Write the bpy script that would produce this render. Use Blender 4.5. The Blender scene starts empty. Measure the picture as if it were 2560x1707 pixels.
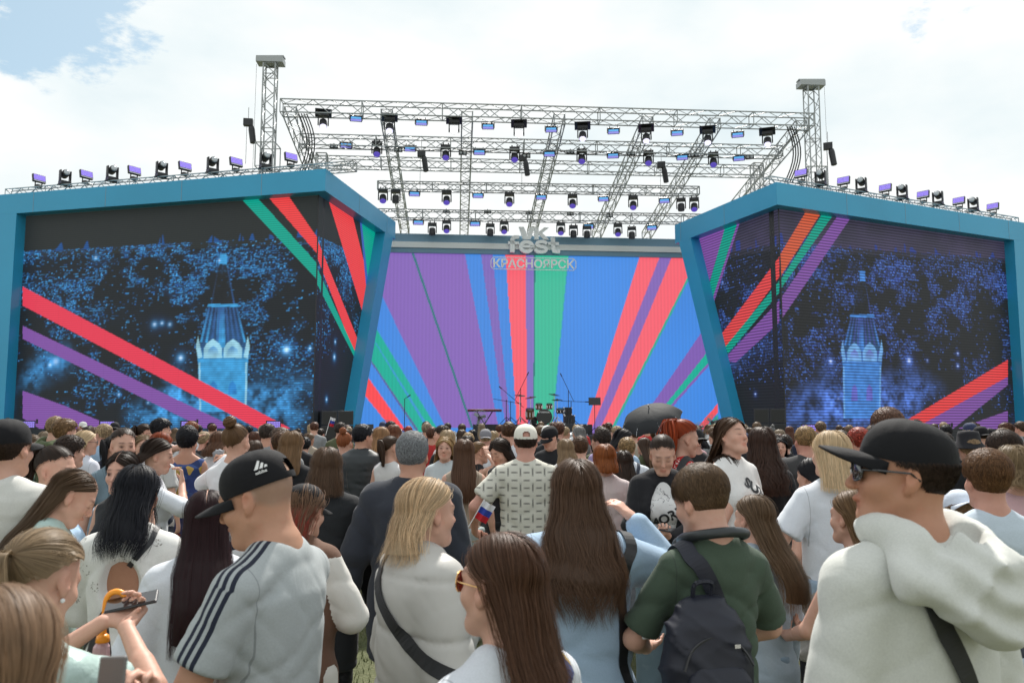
import bpy, math, random
import numpy as np
from mathutils import Vector, Matrix
random.seed(7); RNG = np.random.RandomState(11)
sc = bpy.context.scene; COL = sc.collection; R = math.radians
# ---------------------------------------------------------------- camera, sky, sun, exposure
CAMZ, FOC, PITCH = 1.8, 1991.0, R(5.65)          # focal length in pixels of the 2560 wide photo
cam_d = bpy.data.cameras.new('camera'); cam = bpy.data.objects.new('camera', cam_d); COL.objects.link(cam)
cam.location = (0, 0, CAMZ); cam.rotation_euler = (R(90) + PITCH, 0, 0)
cam_d.sensor_width = 36; cam_d.lens = 36 * FOC / 2560; cam_d.clip_start = .05; cam_d.clip_end = 3000
cam_d.dof.use_dof = True; cam_d.dof.focus_distance = 7.0; cam_d.dof.aperture_fstop = 6.3
sc.camera = cam
SUN_EL, SUN_AZ = R(52), R(8)                     # high, behind the stage, a little to the right
w = bpy.data.worlds.new("World"); sc.world = w; w.use_nodes = True; nt = w.node_tree; nt.nodes.clear()
def nd(t, typ, **kw):
    n = t.nodes.new(typ)
    for k, v in kw.items():
        if k.startswith('i_'):
            n.inputs[int(k[2:])].default_value = v
        else: setattr(n, k, v)
    return n
sky = nd(nt, 'ShaderNodeTexSky', sky_type='NISHITA', sun_disc=False); sky.sun_elevation = SUN_EL; sky.sun_rotation = SUN_AZ
sky.air_density = 1.0; sky.dust_density = 1.5
bgS = nd(nt, 'ShaderNodeBackground'); bgS.inputs[1].default_value = .065
bgC = nd(nt, 'ShaderNodeBackground'); bgC.inputs[1].default_value = 1.06
tc = nd(nt, 'ShaderNodeTexCoord'); L = nt.links.new
def rampn(t, stops, interp='LINEAR'):
    r = t.nodes.new('ShaderNodeValToRGB'); e = r.color_ramp.elements; r.color_ramp.interpolation = interp
    while len(e) < len(stops): e.new(.5)
    for k, (p, c) in enumerate(stops): e[k].position = p; e[k].color = tuple(c) + (1,) if len(c) == 3 else c
    return r
def mth(t, op, a, b=None, c=None):
    n = t.nodes.new('ShaderNodeMath'); n.operation = op
    for k, v in enumerate((a, b, c)):
        if v is None: continue
        if isinstance(v, (int, float)): n.inputs[k].default_value = v
        else: t.links.new(v, n.inputs[k])
    return n.outputs[0]
L(sky.outputs[0], bgS.inputs[0])
mp = nd(nt, 'ShaderNodeMapping'); mp.inputs['Scale'].default_value = (1, 1, 2.2); L(tc.outputs['Generated'], mp.inputs[0])
n1 = nd(nt, 'ShaderNodeTexNoise'); n1.inputs['Scale'].default_value = 5.5; n1.inputs['Detail'].default_value = 9; n1.inputs['Roughness'].default_value = .62
L(mp.outputs[0], n1.inputs[0])
def ray(px, py):                                # photo pixel -> world direction
    u = (px - 1280) / FOC; v = (853.5 - py) / FOC; c, s = math.cos(PITCH), math.sin(PITCH)
    return np.array([u, c - v * s, s + v * c])
def skyspot(px, py, lo, hi):
    d = ray(px, py); d = d / np.linalg.norm(d)
    dp = nd(nt, 'ShaderNodeVectorMath', operation='DOT_PRODUCT'); L(tc.outputs['Generated'], dp.inputs[0]); dp.inputs[1].default_value = tuple(d)
    m = nd(nt, 'ShaderNodeMapRange', interpolation_type='SMOOTHSTEP'); L(dp.outputs['Value'], m.inputs[0])
    m.inputs[1].default_value = math.cos(R(hi)); m.inputs[2].default_value = math.cos(R(lo)); return m.outputs[0]
gap = mth(nt, 'ADD', mth(nt, 'MULTIPLY', skyspot(110, -50, 1, 10), .33), mth(nt, 'MULTIPLY', skyspot(2500, -60, 3, 20), .20))
g = mth(nt, 'ADD', n1.outputs['Fac'], gap)
gm = nd(nt, 'ShaderNodeMapRange', interpolation_type='SMOOTHSTEP'); L(g, gm.inputs[0]); gm.inputs[1].default_value = .78; gm.inputs[2].default_value = .86
n2 = nd(nt, 'ShaderNodeTexNoise'); n2.inputs['Scale'].default_value = 3.5; n2.inputs['Detail'].default_value = 7; L(mp.outputs[0], n2.inputs[0])
cr = rampn(nt, [(.28, (.60, .70, .74)), (.42, (.72, .785, .80)), (.56, (.82, .84, .835))]); L(n2.outputs['Fac'], cr.inputs[0]); L(cr.outputs[0], bgC.inputs[0])
ms = nd(nt, 'ShaderNodeMixShader'); L(gm.outputs[0], ms.inputs[0]); L(bgC.outputs[0], ms.inputs[1])
# blue air seen through a thin veil of cloud
veil = nd(nt, 'ShaderNodeAddShader'); bgV = nd(nt, 'ShaderNodeBackground'); bgV.inputs[0].default_value = (.40, .56, .58, 1); bgV.inputs[1].default_value = .60
L(bgS.outputs[0], veil.inputs[0]); L(bgV.outputs[0], veil.inputs[1]); L(veil.outputs[0], ms.inputs[2])
wo = nd(nt, 'ShaderNodeOutputWorld'); L(ms.outputs[0], wo.inputs[0])
sd = bpy.data.lights.new('sun', 'SUN'); sun = bpy.data.objects.new('sun', sd); COL.objects.link(sun)
sd.energy = 4.8; sd.angle = R(2.5); sd.color = (1, .95, .88)
sdir = Vector((math.sin(SUN_AZ) * math.cos(SUN_EL), math.cos(SUN_AZ) * math.cos(SUN_EL), math.sin(SUN_EL)))
sun.rotation_euler = sdir.to_track_quat('Z', 'Y').to_euler()
sc.view_settings.view_transform = 'Standard'; sc.view_settings.look = 'None'; sc.view_settings.gamma = 1; sc.view_settings.exposure = .21
sc.cycles.max_bounces = 6; sc.cycles.transparent_max_bounces = 6; sc.cycles.use_fast_gi = False

# ---------------------------------------------------------------- pixel helpers (photo pixels -> real places)
D = 2560 / 2352.0                                # my measurements were taken on a 2352 px wide view
def PY(px, py, Y): d = ray(px, py); return Vector(d * (Y / d[1])) + Vector((0, 0, CAMZ))
def PZ(px, py, z): d = ray(px, py); return Vector(d * ((z - CAMZ) / d[2])) + Vector((0, 0, CAMZ))
def PPL(px, py, p0, n):
    d = Vector(ray(px, py)); o = Vector((0, 0, CAMZ)); return o + d * ((p0 - o).dot(n) / d.dot(n))
# ---------------------------------------------------------------- object helpers
def tag(o, label=None, cat=None, group=None, kind=None):
    if label: o['label'] = label
    if cat: o['category'] = cat
    if group: o['group'] = group
    if kind: o['kind'] = kind
    return o
def empty(name, loc=(0, 0, 0), rz=0, label=None, cat=None, group=None):
    o = bpy.data.objects.new(name, None); COL.objects.link(o); o.location = loc; o.rotation_euler = (0, 0, rz)
    o.empty_display_size = .1
    return tag(o, label, cat, group)
def link(name, me, m=None, parent=None, color=None):
    o = bpy.data.objects.new(name, me); COL.objects.link(o)
    if m is not None and not me.materials: me.materials.append(m)
    if parent is not None: o.parent = parent
    if color is not None: o.color = tuple(color) + (1,) if len(color) == 3 else color
    return o
def copy_tree(o, parent=None):
    c = o.copy(); COL.objects.link(c); c.parent = parent
    if parent is not None: c.matrix_parent_inverse = o.matrix_parent_inverse.copy()
    for ch in KIDS.get(o.name, []): KIDS.setdefault(c.name, []).append(copy_tree(ch, c))
    return c
KIDS = {}
def kid(parent, o): KIDS.setdefault(parent.name, []).append(o); return o
class MB:                                       # gathers shapes into one mesh
    def __init__(s): s.v = []; s.f = []
    def add(s, vs, fs):
        b = len(s.v); s.v += [tuple(v) for v in vs]; s.f += [tuple(i + b for i in f) for f in fs]; return s
    def box(s, c, d, M=None):
        x, y, z = [k / 2 for k in d]; vs = []
        for a in (-1, 1):
            for b in (-1, 1):
                for e in (-1, 1):
                    p = Vector((a * x, b * y, e * z)); p = (M @ p if M is not None else p) + Vector(c); vs.append(p)
        return s.add(vs, [(0, 1, 3, 2), (4, 6, 7, 5), (0, 4, 5, 1), (2, 3, 7, 6), (0, 2, 6, 4), (1, 5, 7, 3)])
    def tube(s, p, q, r, n=4, r2=None, cap=True):
        p = Vector(p); q = Vector(q); r2 = r if r2 is None else r2; d = (q - p).normalized()
        a = d.orthogonal().normalized(); b = d.cross(a); vs = []
        for (c, rr) in ((p, r), (q, r2)):
            for k in range(n):
                t = 2 * math.pi * (k + .5) / n; vs.append(c + a * (rr * math.cos(t)) + b * (rr * math.sin(t)))
        fs = [(k, (k + 1) % n, n + (k + 1) % n, n + k) for k in range(n)]
        if cap: fs += [tuple(range(n))[::-1], tuple(range(n, 2 * n))]
        return s.add(vs, fs)
    def path(s, pts, r, n=6):
        for a, b in zip(pts[:-1], pts[1:]): s.tube(a, b, r, n)
        return s
    def pipe(s, pts, r, n=8):                    # one smooth connected tube
        P_ = [Vector(p) for p in pts]; u = None; vs = []
        for i, c in enumerate(P_):
            t = (P_[min(i + 1, len(P_) - 1)] - P_[max(i - 1, 0)]).normalized(); u = t.orthogonal().normalized() if u is None else (u - t * u.dot(t)).normalized(); w_ = t.cross(u)
            for k in range(n): a = 2 * math.pi * k / n; vs.append(c + u * (r * math.cos(a)) + w_ * (r * math.sin(a)))
        m = len(P_); return s.add(vs, [(i * n + k, i * n + (k + 1) % n, (i + 1) * n + (k + 1) % n, (i + 1) * n + k) for i in range(m - 1) for k in range(n)] + [tuple(range(n))[::-1], tuple(range((m - 1) * n, m * n))])
    def lathe(s, prof, n=20, M=None):            # prof: (radius, z)
        vs = []; fs = []
        for (r, z) in prof:
            for k in range(n):
                t = 2 * math.pi * k / n; p = Vector((r * math.cos(t), r * math.sin(t), z)); vs.append(M @ p if M is not None else p)
        for i in range(len(prof) - 1):
            for k in range(n): fs.append((i * n + k, i * n + (k + 1) % n, (i + 1) * n + (k + 1) % n, (i + 1) * n + k))
        fs += [tuple(range(n))[::-1], tuple(range((len(prof) - 1) * n, len(prof) * n))]
        return s.add(vs, fs)
    def prism(s, poly, ex):                      # planar 3-D polygon pushed along ex
        n = len(poly); ex = Vector(ex); vs = [Vector(p) for p in poly] + [Vector(p) + ex for p in poly]
        return s.add(vs, [tuple(range(n)), tuple(range(n, 2 * n))[::-1]] + [(k, n + k, n + (k + 1) % n, (k + 1) % n) for k in range(n)])
    def build(s, name, m, parent=None, smooth=False, color=None, bevel=0):
        me = bpy.data.meshes.new(name); me.from_pydata([tuple(v) for v in s.v], [], s.f)
        if smooth: me.shade_smooth()
        me.update(); o = link(name, me, m, parent, color)
        if bevel:
            b = o.modifiers.new('bevel', 'BEVEL'); b.width = bevel; b.segments = 2; b.limit_method = 'ANGLE'
        if parent is not None: kid(parent, o)
        return o
# ---------------------------------------------------------------- materials
def mat(name, col=(.5, .5, .5), rough=.5, metal=0, emit=None, es=0, objcol=False, bump=None, var=None, sheen=0, attr=None, spec=None, sss=0, coat=0):
    m = bpy.data.materials.new(name); m.use_nodes = True; t = m.node_tree; b = t.nodes['Principled BSDF']
    b.inputs['Roughness'].default_value = rough; b.inputs['Metallic'].default_value = metal
    if spec is not None: b.inputs['Specular IOR Level'].default_value = spec
    if coat: b.inputs['Coat Weight'].default_value = coat
    c = None
    if objcol: c = nd(t, 'ShaderNodeObjectInfo').outputs['Color']
    if attr:
        a = nd(t, 'ShaderNodeAttribute'); a.attribute_name = attr
        if c is None: c = a.outputs['Color']
        else:
            x = nd(t, 'ShaderNodeMix', data_type='RGBA', blend_type='MULTIPLY'); x.inputs[0].default_value = 1
            t.links.new(c, x.inputs[6]); t.links.new(a.outputs['Color'], x.inputs[7]); c = x.outputs[2]
    if var:                                      # (scale, amount)
        tcn = nd(t, 'ShaderNodeTexCoord'); nn = nd(t, 'ShaderNodeTexNoise'); nn.inputs['Scale'].default_value = var[0]; nn.inputs['Detail'].default_value = 6
        t.links.new(tcn.outputs['Object'], nn.inputs[0])
        v = mth(t, 'MULTIPLY_ADD', mth(t, 'SUBTRACT', nn.outputs['Fac'], .5), var[1] * 2, 1.0)
        x = nd(t, 'ShaderNodeVectorMath', operation='SCALE'); t.links.new(v, x.inputs['Scale'])
        if c is None: x.inputs[0].default_value = col
        else: t.links.new(c, x.inputs[0])
        c = x.outputs[0]
    if c is None: b.inputs['Base Color'].default_value = tuple(col) + (1,)
    else: t.links.new(c, b.inputs['Base Color'])
    if bump:                                     # (scale, strength, distance)
        tcn = nd(t, 'ShaderNodeTexCoord'); nn = nd(t, 'ShaderNodeTexNoise'); nn.inputs['Scale'].default_value = bump[0]; nn.inputs['Detail'].default_value = 5
        t.links.new(tcn.outputs['Object'], nn.inputs[0]); bp = nd(t, 'ShaderNodeBump'); bp.inputs['Strength'].default_value = bump[1]; bp.inputs['Distance'].default_value = bump[2]
        t.links.new(nn.outputs['Fac'], bp.inputs['Height']); t.links.new(bp.outputs[0], b.inputs['Normal'])
    if emit: b.inputs['Emission Color'].default_value = tuple(emit) + (1,); b.inputs['Emission Strength'].default_value = es
    if sheen: b.inputs['Sheen Weight'].default_value = sheen; b.inputs['Sheen Roughness'].default_value = .5
    if sss: b.inputs['Subsurface Weight'].default_value = sss; b.inputs['Subsurface Radius'].default_value = (.012, .005, .003); b.inputs['Subsurface Scale'].default_value = 1.0
    return m
M = dict(
 alu=mat('aluminium', (.36, .38, .38), .5, .5), black=mat('black_plastic', (.022, .023, .027), .45), rubber=mat('rubber', (.03, .03, .03), .8),
 blue=mat('blue_cladding', (.030, .335, .58), .34, var=(.35, .16), bump=(3, .04, .02)), grey=mat('grey_cladding', (.76, .80, .80), .5, var=(.5, .06)),
 sign=mat('sign_letters', (.90, .94, .95), .5), slate=mat('slate_cladding', (.16, .30, .41), .45, var=(.5, .1)),
 lens=mat('violet_lens', (.10, .08, .4), .15, emit=(.13, .08, .55), es=.55), cells=mat('violet_panel', (.2, .17, .5), .3, emit=(.32, .22, .85), es=.75),
 glass=mat('lens_glass', (.45, .48, .5), .1, .3), lit=mat('lit_lamp', (1, 1, 1), .3, emit=(1, .98, 1), es=9), dimlit=mat('dim_lamp', (.6, .6, .8), .3, emit=(.8, .75, 1), es=1.1),
 strobe=mat('strobe_face', (.2, .2, .4), .3, emit=(.30, .28, .85), es=.7), cyan=mat('strobe_cyan', (.1, .3, .6), .3, emit=(.12, .42, .8), es=.8),
 deck=mat('stage_deck', (.03, .03, .033), .6), tarp=mat('clear_tarp', (.38, .41, .43), .22, bump=(14, .9, .05)), chrome=mat('chrome', (.6, .6, .62), .2, 1),
 wood=mat('drum_shell', (.13, .06, .028), .35, coat=.5), skinhead=mat('drum_head', (.03, .03, .03), .4), whitep=mat('white_print', (.75, .75, .75), .6),
 red=mat('red_plastic', (.35, .02, .03), .4), cym=mat('cymbal', (.12, .09, .06), .35, .8), brolly=mat('umbrella_fabric', (.028, .03, .033), .7, spec=.15, bump=(30, .2, .01)),
 orange=mat('orange_plastic', (.9, .33, .02), .35), paleblue=mat('pale_mesh', (.3, .33, .36), .4, .4),
)
# ---------------------------------------------------------------- ground
def ground():
    m = bpy.data.materials.new('trodden_grass'); m.use_nodes = True; t = m.node_tree; b = t.nodes['Principled BSDF']; b.inputs['Roughness'].default_value = .9
    tcn = nd(t, 'ShaderNodeTexCoord'); a = nd(t, 'ShaderNodeTexNoise'); a.inputs['Scale'].default_value = 1.1; a.inputs['Detail'].default_value = 8
    c = nd(t, 'ShaderNodeTexNoise'); c.inputs['Scale'].default_value = 45; c.inputs['Detail'].default_value = 6
    t.links.new(tcn.outputs['Object'], a.inputs[0]); t.links.new(tcn.outputs['Object'], c.inputs[0])
    r = rampn(t, [(.3, (.045, .06, .02)), (.5, (.10, .11, .045)), (.7, (.19, .17, .10))]); t.links.new(mth(t, 'MULTIPLY_ADD', a.outputs['Fac'], .5, mth(t, 'MULTIPLY', c.outputs['Fac'], .5)), r.inputs[0])
    t.links.new(r.outputs[0], b.inputs['Base Color']); bp = nd(t, 'ShaderNodeBump'); bp.inputs['Strength'].default_value = .8; bp.inputs['Distance'].default_value = .03
    t.links.new(c.outputs['Fac'], bp.inputs['Height']); t.links.new(bp.outputs[0], b.inputs['Normal'])
    o = MB().add([(-900, -200, 0), (900, -200, 0), (900, 1500, 0), (-900, 1500, 0)], [(0, 1, 2, 3)]).build('ground', m); tag(o, 'worn pale grass field the crowd stands on', 'ground', kind='structure')
    n = 60000; r = np.random.RandomState(3); y = .8 + r.rand(n) ** 1.5 * 8; x = (r.rand(n) - .5) * 2 * (1.2 + .7 * y); h = .02 + r.rand(n) * .035; an = r.rand(n) * 6.28; w = .0025 + .002 * r.rand(n)
    lx = (r.rand(n) - .5) * .04; ly = (r.rand(n) - .5) * .04
    V = np.empty((n, 3, 3)); V[:, 0] = np.stack([x - w * np.cos(an), y - w * np.sin(an), 0 * x], 1); V[:, 1] = np.stack([x + w * np.cos(an), y + w * np.sin(an), 0 * x], 1); V[:, 2] = np.stack([x + lx, y + ly, h], 1)
    me = np_mesh('grass', V.reshape(-1, 3), np.arange(3 * n).reshape(n, 3)); gm = mat('grass_blade', (.12, .14, .05), .7, var=(1.5, .5))
    tag(link('grass', me, gm), 'short dry grass between the standing people', 'grass', kind='stuff')
def np_mesh(name, V, F, smooth=False, cols=None, uv=None):
    V = np.ascontiguousarray(V, dtype=np.float32); F = np.ascontiguousarray(F, dtype=np.int32); k = F.shape[1]
    me = bpy.data.meshes.new(name); me.vertices.add(len(V)); me.vertices.foreach_set('co', V.ravel())
    me.loops.add(F.size); me.loops.foreach_set('vertex_index', F.ravel()); me.polygons.add(len(F)); me.polygons.foreach_set('loop_start', np.arange(0, F.size, k, dtype=np.int32))
    me.update(calc_edges=True)
    if smooth: me.polygons.foreach_set('use_smooth', np.ones(len(F), dtype=bool))
    if cols is not None:
        a = me.color_attributes.new('Col', 'FLOAT_COLOR', 'POINT'); c = np.ones((len(V), 4), np.float32); c[:, :cols.shape[1]] = cols; a.data.foreach_set('color', c.ravel())
    if uv is not None:
        a = me.attributes.new('pat', 'FLOAT_VECTOR', 'POINT'); c = np.zeros((len(V), 3), np.float32); c[:, :uv.shape[1]] = uv; a.data.foreach_set('vector', c.ravel())
    me.update(); return me
ground()
# ---------------------------------------------------------------- stage geometry
E1 = Vector((math.cos(R(4)), math.sin(R(4)), 0)); E2 = Vector((-math.sin(R(4)), math.cos(R(4)), 0)); UP = Vector((0, 0, 1))
ZT = 10.0
def inpoly(S, Z, poly):
    ins = np.zeros(S.shape, bool); n = len(poly)
    for i in range(n):
        x1, y1 = poly[i]; x2, y2 = poly[(i + 1) % n]
        c = ((y1 > Z) != (y2 > Z)) & (S < (x2 - x1) * (Z - y1) / ((y2 - y1) or 1e-9) + x1); ins ^= c
    return ins
def noise2(x, y, seed, cell):                    # smooth value noise
    r = np.random.RandomState(seed).rand(64, 64); x = x / cell; y = y / cell; xi = np.floor(x).astype(int); yi = np.floor(y).astype(int); fx = x - xi; fy = y - yi
    fx = fx * fx * (3 - 2 * fx); fy = fy * fy * (3 - 2 * fy); g = lambda a, b: r[(xi + a) % 64, (yi + b) % 64]
    return (g(0, 0) * (1 - fx) + g(1, 0) * fx) * (1 - fy) + (g(0, 1) * (1 - fx) + g(1, 1) * fx) * fy
def cellnoise(x, y, seed, cx, cy): r = np.random.RandomState(seed).rand(97, 97); return r[np.floor(x / cx).astype(int) % 97, np.floor(y / cy).astype(int) % 97]
def led_mat(name, vertical, period, depth, base):
    m = bpy.data.materials.new(name); m.use_nodes = True; t = m.node_tree; b = t.nodes['Principled BSDF']; b.inputs['Roughness'].default_value = .55; b.inputs['Base Color'].default_value = base + (1,); b.inputs['Specular IOR Level'].default_value = .25
    a = nd(t, 'ShaderNodeAttribute'); a.attribute_name = 'Col'; p = nd(t, 'ShaderNodeAttribute'); p.attribute_name = 'pat'
    s = nd(t, 'ShaderNodeSeparateXYZ'); t.links.new(p.outputs['Vector'], s.inputs[0])
    w_ = mth(t, 'SINE', mth(t, 'MULTIPLY', s.outputs[0 if vertical else 1], 2 * math.pi / period))
    k = mth(t, 'MULTIPLY_ADD', w_, depth, 1 - depth)
    # faint seams between the LED tiles
    seam = mth(t, 'LESS_THAN', mth(t, 'FRACT', mth(t, 'MULTIPLY', s.outputs[0], 1.0)), .02); k = mth(t, 'MULTIPLY', k, mth(t, 'MULTIPLY_ADD', seam, -.08, 1))
    x = nd(t, 'ShaderNodeVectorMath', operation='SCALE'); t.links.new(a.outputs['Color'], x.inputs[0]); t.links.new(k, x.inputs['Scale'])
    t.links.new(x.outputs[0], b.inputs['Emission Color']); b.inputs['Emission Strength'].default_value = .92; return m
LED = dict(left=led_mat('led_left', False, .075, .22, (.016, .017, .019)), right=led_mat('led_right', False, .105, .36, (.016, .017, .019)), mid=led_mat('led_middle', True, .16, .045, (.08, .08, .085)))
RED, GRN, PUR, ORG, PNK = (.93, .06, .065), (.0, .40, .29), (.25, .095, .42), (.75, .12, .05), (.90, .05, .10)
BLU = (.045, .235, .72)
def screen(name, p0, du, poly_sz, layers, painter, mt, parent, step=.023, label=None):
    """flat LED wall: plane through p0 along du; outline given in (s, z); layers: [(photo polygon, colour)]"""
    n = du.cross(UP); tosz = lambda q: ((lambda w_: ((w_ - p0).dot(du), w_.z))(PPL(q[0] * D, q[1] * D, p0, n)))
    s0 = min(p[0] for p in poly_sz); s1 = max(p[0] for p in poly_sz); z0 = min(p[1] for p in poly_sz); z1 = max(p[1] for p in poly_sz)
    ns = int((s1 - s0) / step); nz = int((z1 - z0) / step)
    # grid rows follow the (slanted) left and right edges
    zz = np.linspace(z0, z1, nz)
    def edge(z, pick):
        xs = []
        for i in range(len(poly_sz)):
            a, b = poly_sz[i], poly_sz[(i + 1) % len(poly_sz)]
            if abs(a[1] - b[1]) > 1e-6 and min(a[1], b[1]) - 1e-6 <= z <= max(a[1], b[1]) + 1e-6: xs.append(a[0] + (b[0] - a[0]) * (z - a[1]) / (b[1] - a[1]))
        return pick(xs)
    lo = np.array([edge(z, min) for z in zz]); hi = np.array([edge(z, max) for z in zz])
    t = np.linspace(0, 1, ns)[None, :]; S = lo[:, None] + (hi - lo)[:, None] * t; Z = np.repeat(zz[:, None], ns, 1)
    C = painter(S, Z, tosz)
    for poly, col in layers:
        ins = inpoly(S, Z, [tosz(q) for q in poly]); C[ins] = col
    P = np.array(p0)[None, None, :] * 1.0; V = np.empty(S.shape + (3,)); V[..., 0] = p0.x + S * du.x; V[..., 1] = p0.y + S * du.y; V[..., 2] = Z
    idx = np.arange(ns * nz).reshape(nz, ns); F = np.stack([idx[:-1, :-1], idx[:-1, 1:], idx[1:, 1:], idx[1:, :-1]], -1).reshape(-1, 4)
    me = np_mesh(name, V.reshape(-1, 3), F, cols=C.reshape(-1, 3), uv=np.stack([S.ravel(), Z.ravel()], 1)); o = link(name, me, mt, parent); return o
def wing(A, B, C, side, label):
    """blue portal with two LED walls meeting at a fold; A far end of the front wall, B fold, C rear end"""
    root = empty('stage_wing', (B.x, B.y, 0), 0, label, 'stage wing'); root['group'] = 'stage wings with folded screens'
    W = lambda p: Vector(p) - Vector((B.x, B.y, 0))
    rd, hb = .42, .74 if side < 0 else .80
    dAB = (B - A).normalized(); dBC = (C - B).normalized()
    nA = Vector((-dAB.y, dAB.x, 0)); nC = Vector((-dBC.y, dBC.x, 0))
    if nA.y < 0: nA = -nA                        # inward = away from the crowd
    if nC.dot(nA) < 0: nC = -nC
    if side < 0 and nC.x > 0: nC = -nC
    if side > 0 and nC.x < 0: nC = -nC
    # fold point of the recessed walls
    def isect(p, d, q, e):
        k = ((q.x - p.x) * e.y - (q.y - p.y) * e.x) / (d.x * e.y - d.y * e.x); return p + d * k
    Ai, Ci = A + nA * rd, C + nC * rd; Bi = isect(Ai, dAB, Ci, dBC)
    z = lambda p, h: Vector((p.x, p.y, h))
    m = MB()
    for (p, q, pi, qi) in ((A, B, Ai, Bi), (B, C, Bi, Ci)):
        m.add([W(z(p, ZT - hb)), W(z(q, ZT - hb)), W(z(qi, ZT - hb)), W(z(pi, ZT - hb)), W(z(p, ZT)), W(z(q, ZT)), W(z(qi, ZT)), W(z(pi, ZT))],
              [(0, 1, 2, 3), (4, 7, 6, 5), (0, 4, 5, 1), (2, 6, 7, 3), (0, 3, 7, 4), (1, 5, 6, 2)])
    m.build('top_band', M['blue'], root)
    # seams of the cladding sheets
    for (p, q, nn) in ((A, B, nA), (B, C, nC)):
        Lg = (q - p).length; d = (q - p).normalized(); k = 3.05
        while k < Lg - .3: MB().box(W(z(p + d * k - nn * .002, ZT - hb / 2)), (.022, .006, hb * .98), Matrix.Rotation(math.atan2(d.y, d.x), 3, 'Z')).build('panel_seam', M['slate'], root); k += 3.05
    sP = lambda q, p0, d: (lambda w_: ((w_ - p0).dot(d), w_.z))(PPL(q[0], q[1], p0, d.cross(UP)))
    L2 = (C - B).length
    if side < 0: co = sP((905, 1038), B, dBC); ci = sP((894, 1031), B, dBC); ct = sP((963, 577), B, dBC); a_in = sP((41, 540), A, dAB)[0]
    else: co = sP((1801, 1035), B, dBC); ci = sP((1838, 1060), B, dBC); ct = sP((1726, 593), B, dBC); a_in = sP((2535, 598), A, dAB)[0]
    # slanted end pier
    def at(s, h, p0=B, d=dBC): return W(z(p0 + d * s, h))
    def ext(s0, z0, s1, z1, zz_): return s0 + (s1 - s0) * (zz_ - z0) / (z1 - z0)
    so0 = ext(L2, ZT, co[0], co[1], 0); 
    if side < 0:
        si_t = ct[0]; wd = .62; so_b = so0; si_b = so_b - wd * 1.05
    else:
        si_t = ct[0]; si_b = ext(ct[0], ct[1], ci[0], ci[1], 0); so_b = so0
    m = MB(); m.prism([at(si_b, 0), at(so_b, 0), at(ext(L2, ZT, co[0], co[1], ZT - hb - .002), ZT - hb - .002), at(si_t, ZT - hb - .002)], nC * rd); m.build('end_pier', M['blue'], root)
    # far front pier
    m = MB(); m.prism([W(z(A, 0)), W(z(A + dAB * a_in, 0)), W(z(A + dAB * a_in, ZT - hb - .002)), W(z(A, ZT - hb - .002))], nA * rd); m.build('front_pier', M['blue'], root)
    # back wall so the wing has depth
    m = MB(); bk = .9; Ak, Ck = A + nA * bk, C + nC * bk; Bk = isect(Ak, dAB, Ck, dBC); Ap, Cp = A + nA * (rd + .02), C + nC * (rd + .02); Bp = isect(Ap, dAB, Cp, dBC)
    m.prism([W(z(Ap, 0)), W(z(Ap, ZT - .1)), W(z(Bp, ZT - .1)), W(z(Bp, 0))], nA * (bk - rd)); m.prism([W(z(Bp + dBC * .5, 0)), W(z(Bp + dBC * .5, ZT - .1)), W(z(Cp, ZT - .1)), W(z(Cp - dBC * ((L2 - so_b)), 0))], nC * .3)
    m.build('back_wall', M['black'], root)
    m = MB(); m.tube(W(z(Bi + (-nA - nC).normalized() * .01, .5)), W(z(Bi + (-nA - nC).normalized() * .01, ZT - hb)), .022, 6); m.build('corner_strip', M['black'], root)
    LA = (Bi - Ai).length; LC = (Ci - Bi).length
    return root, Ai, Bi, Ci, dAB, dBC, LA, LC, hb, (a_in, si_t, si_b), W, z
SKYC = np.array([.021, .025, .026])
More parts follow.
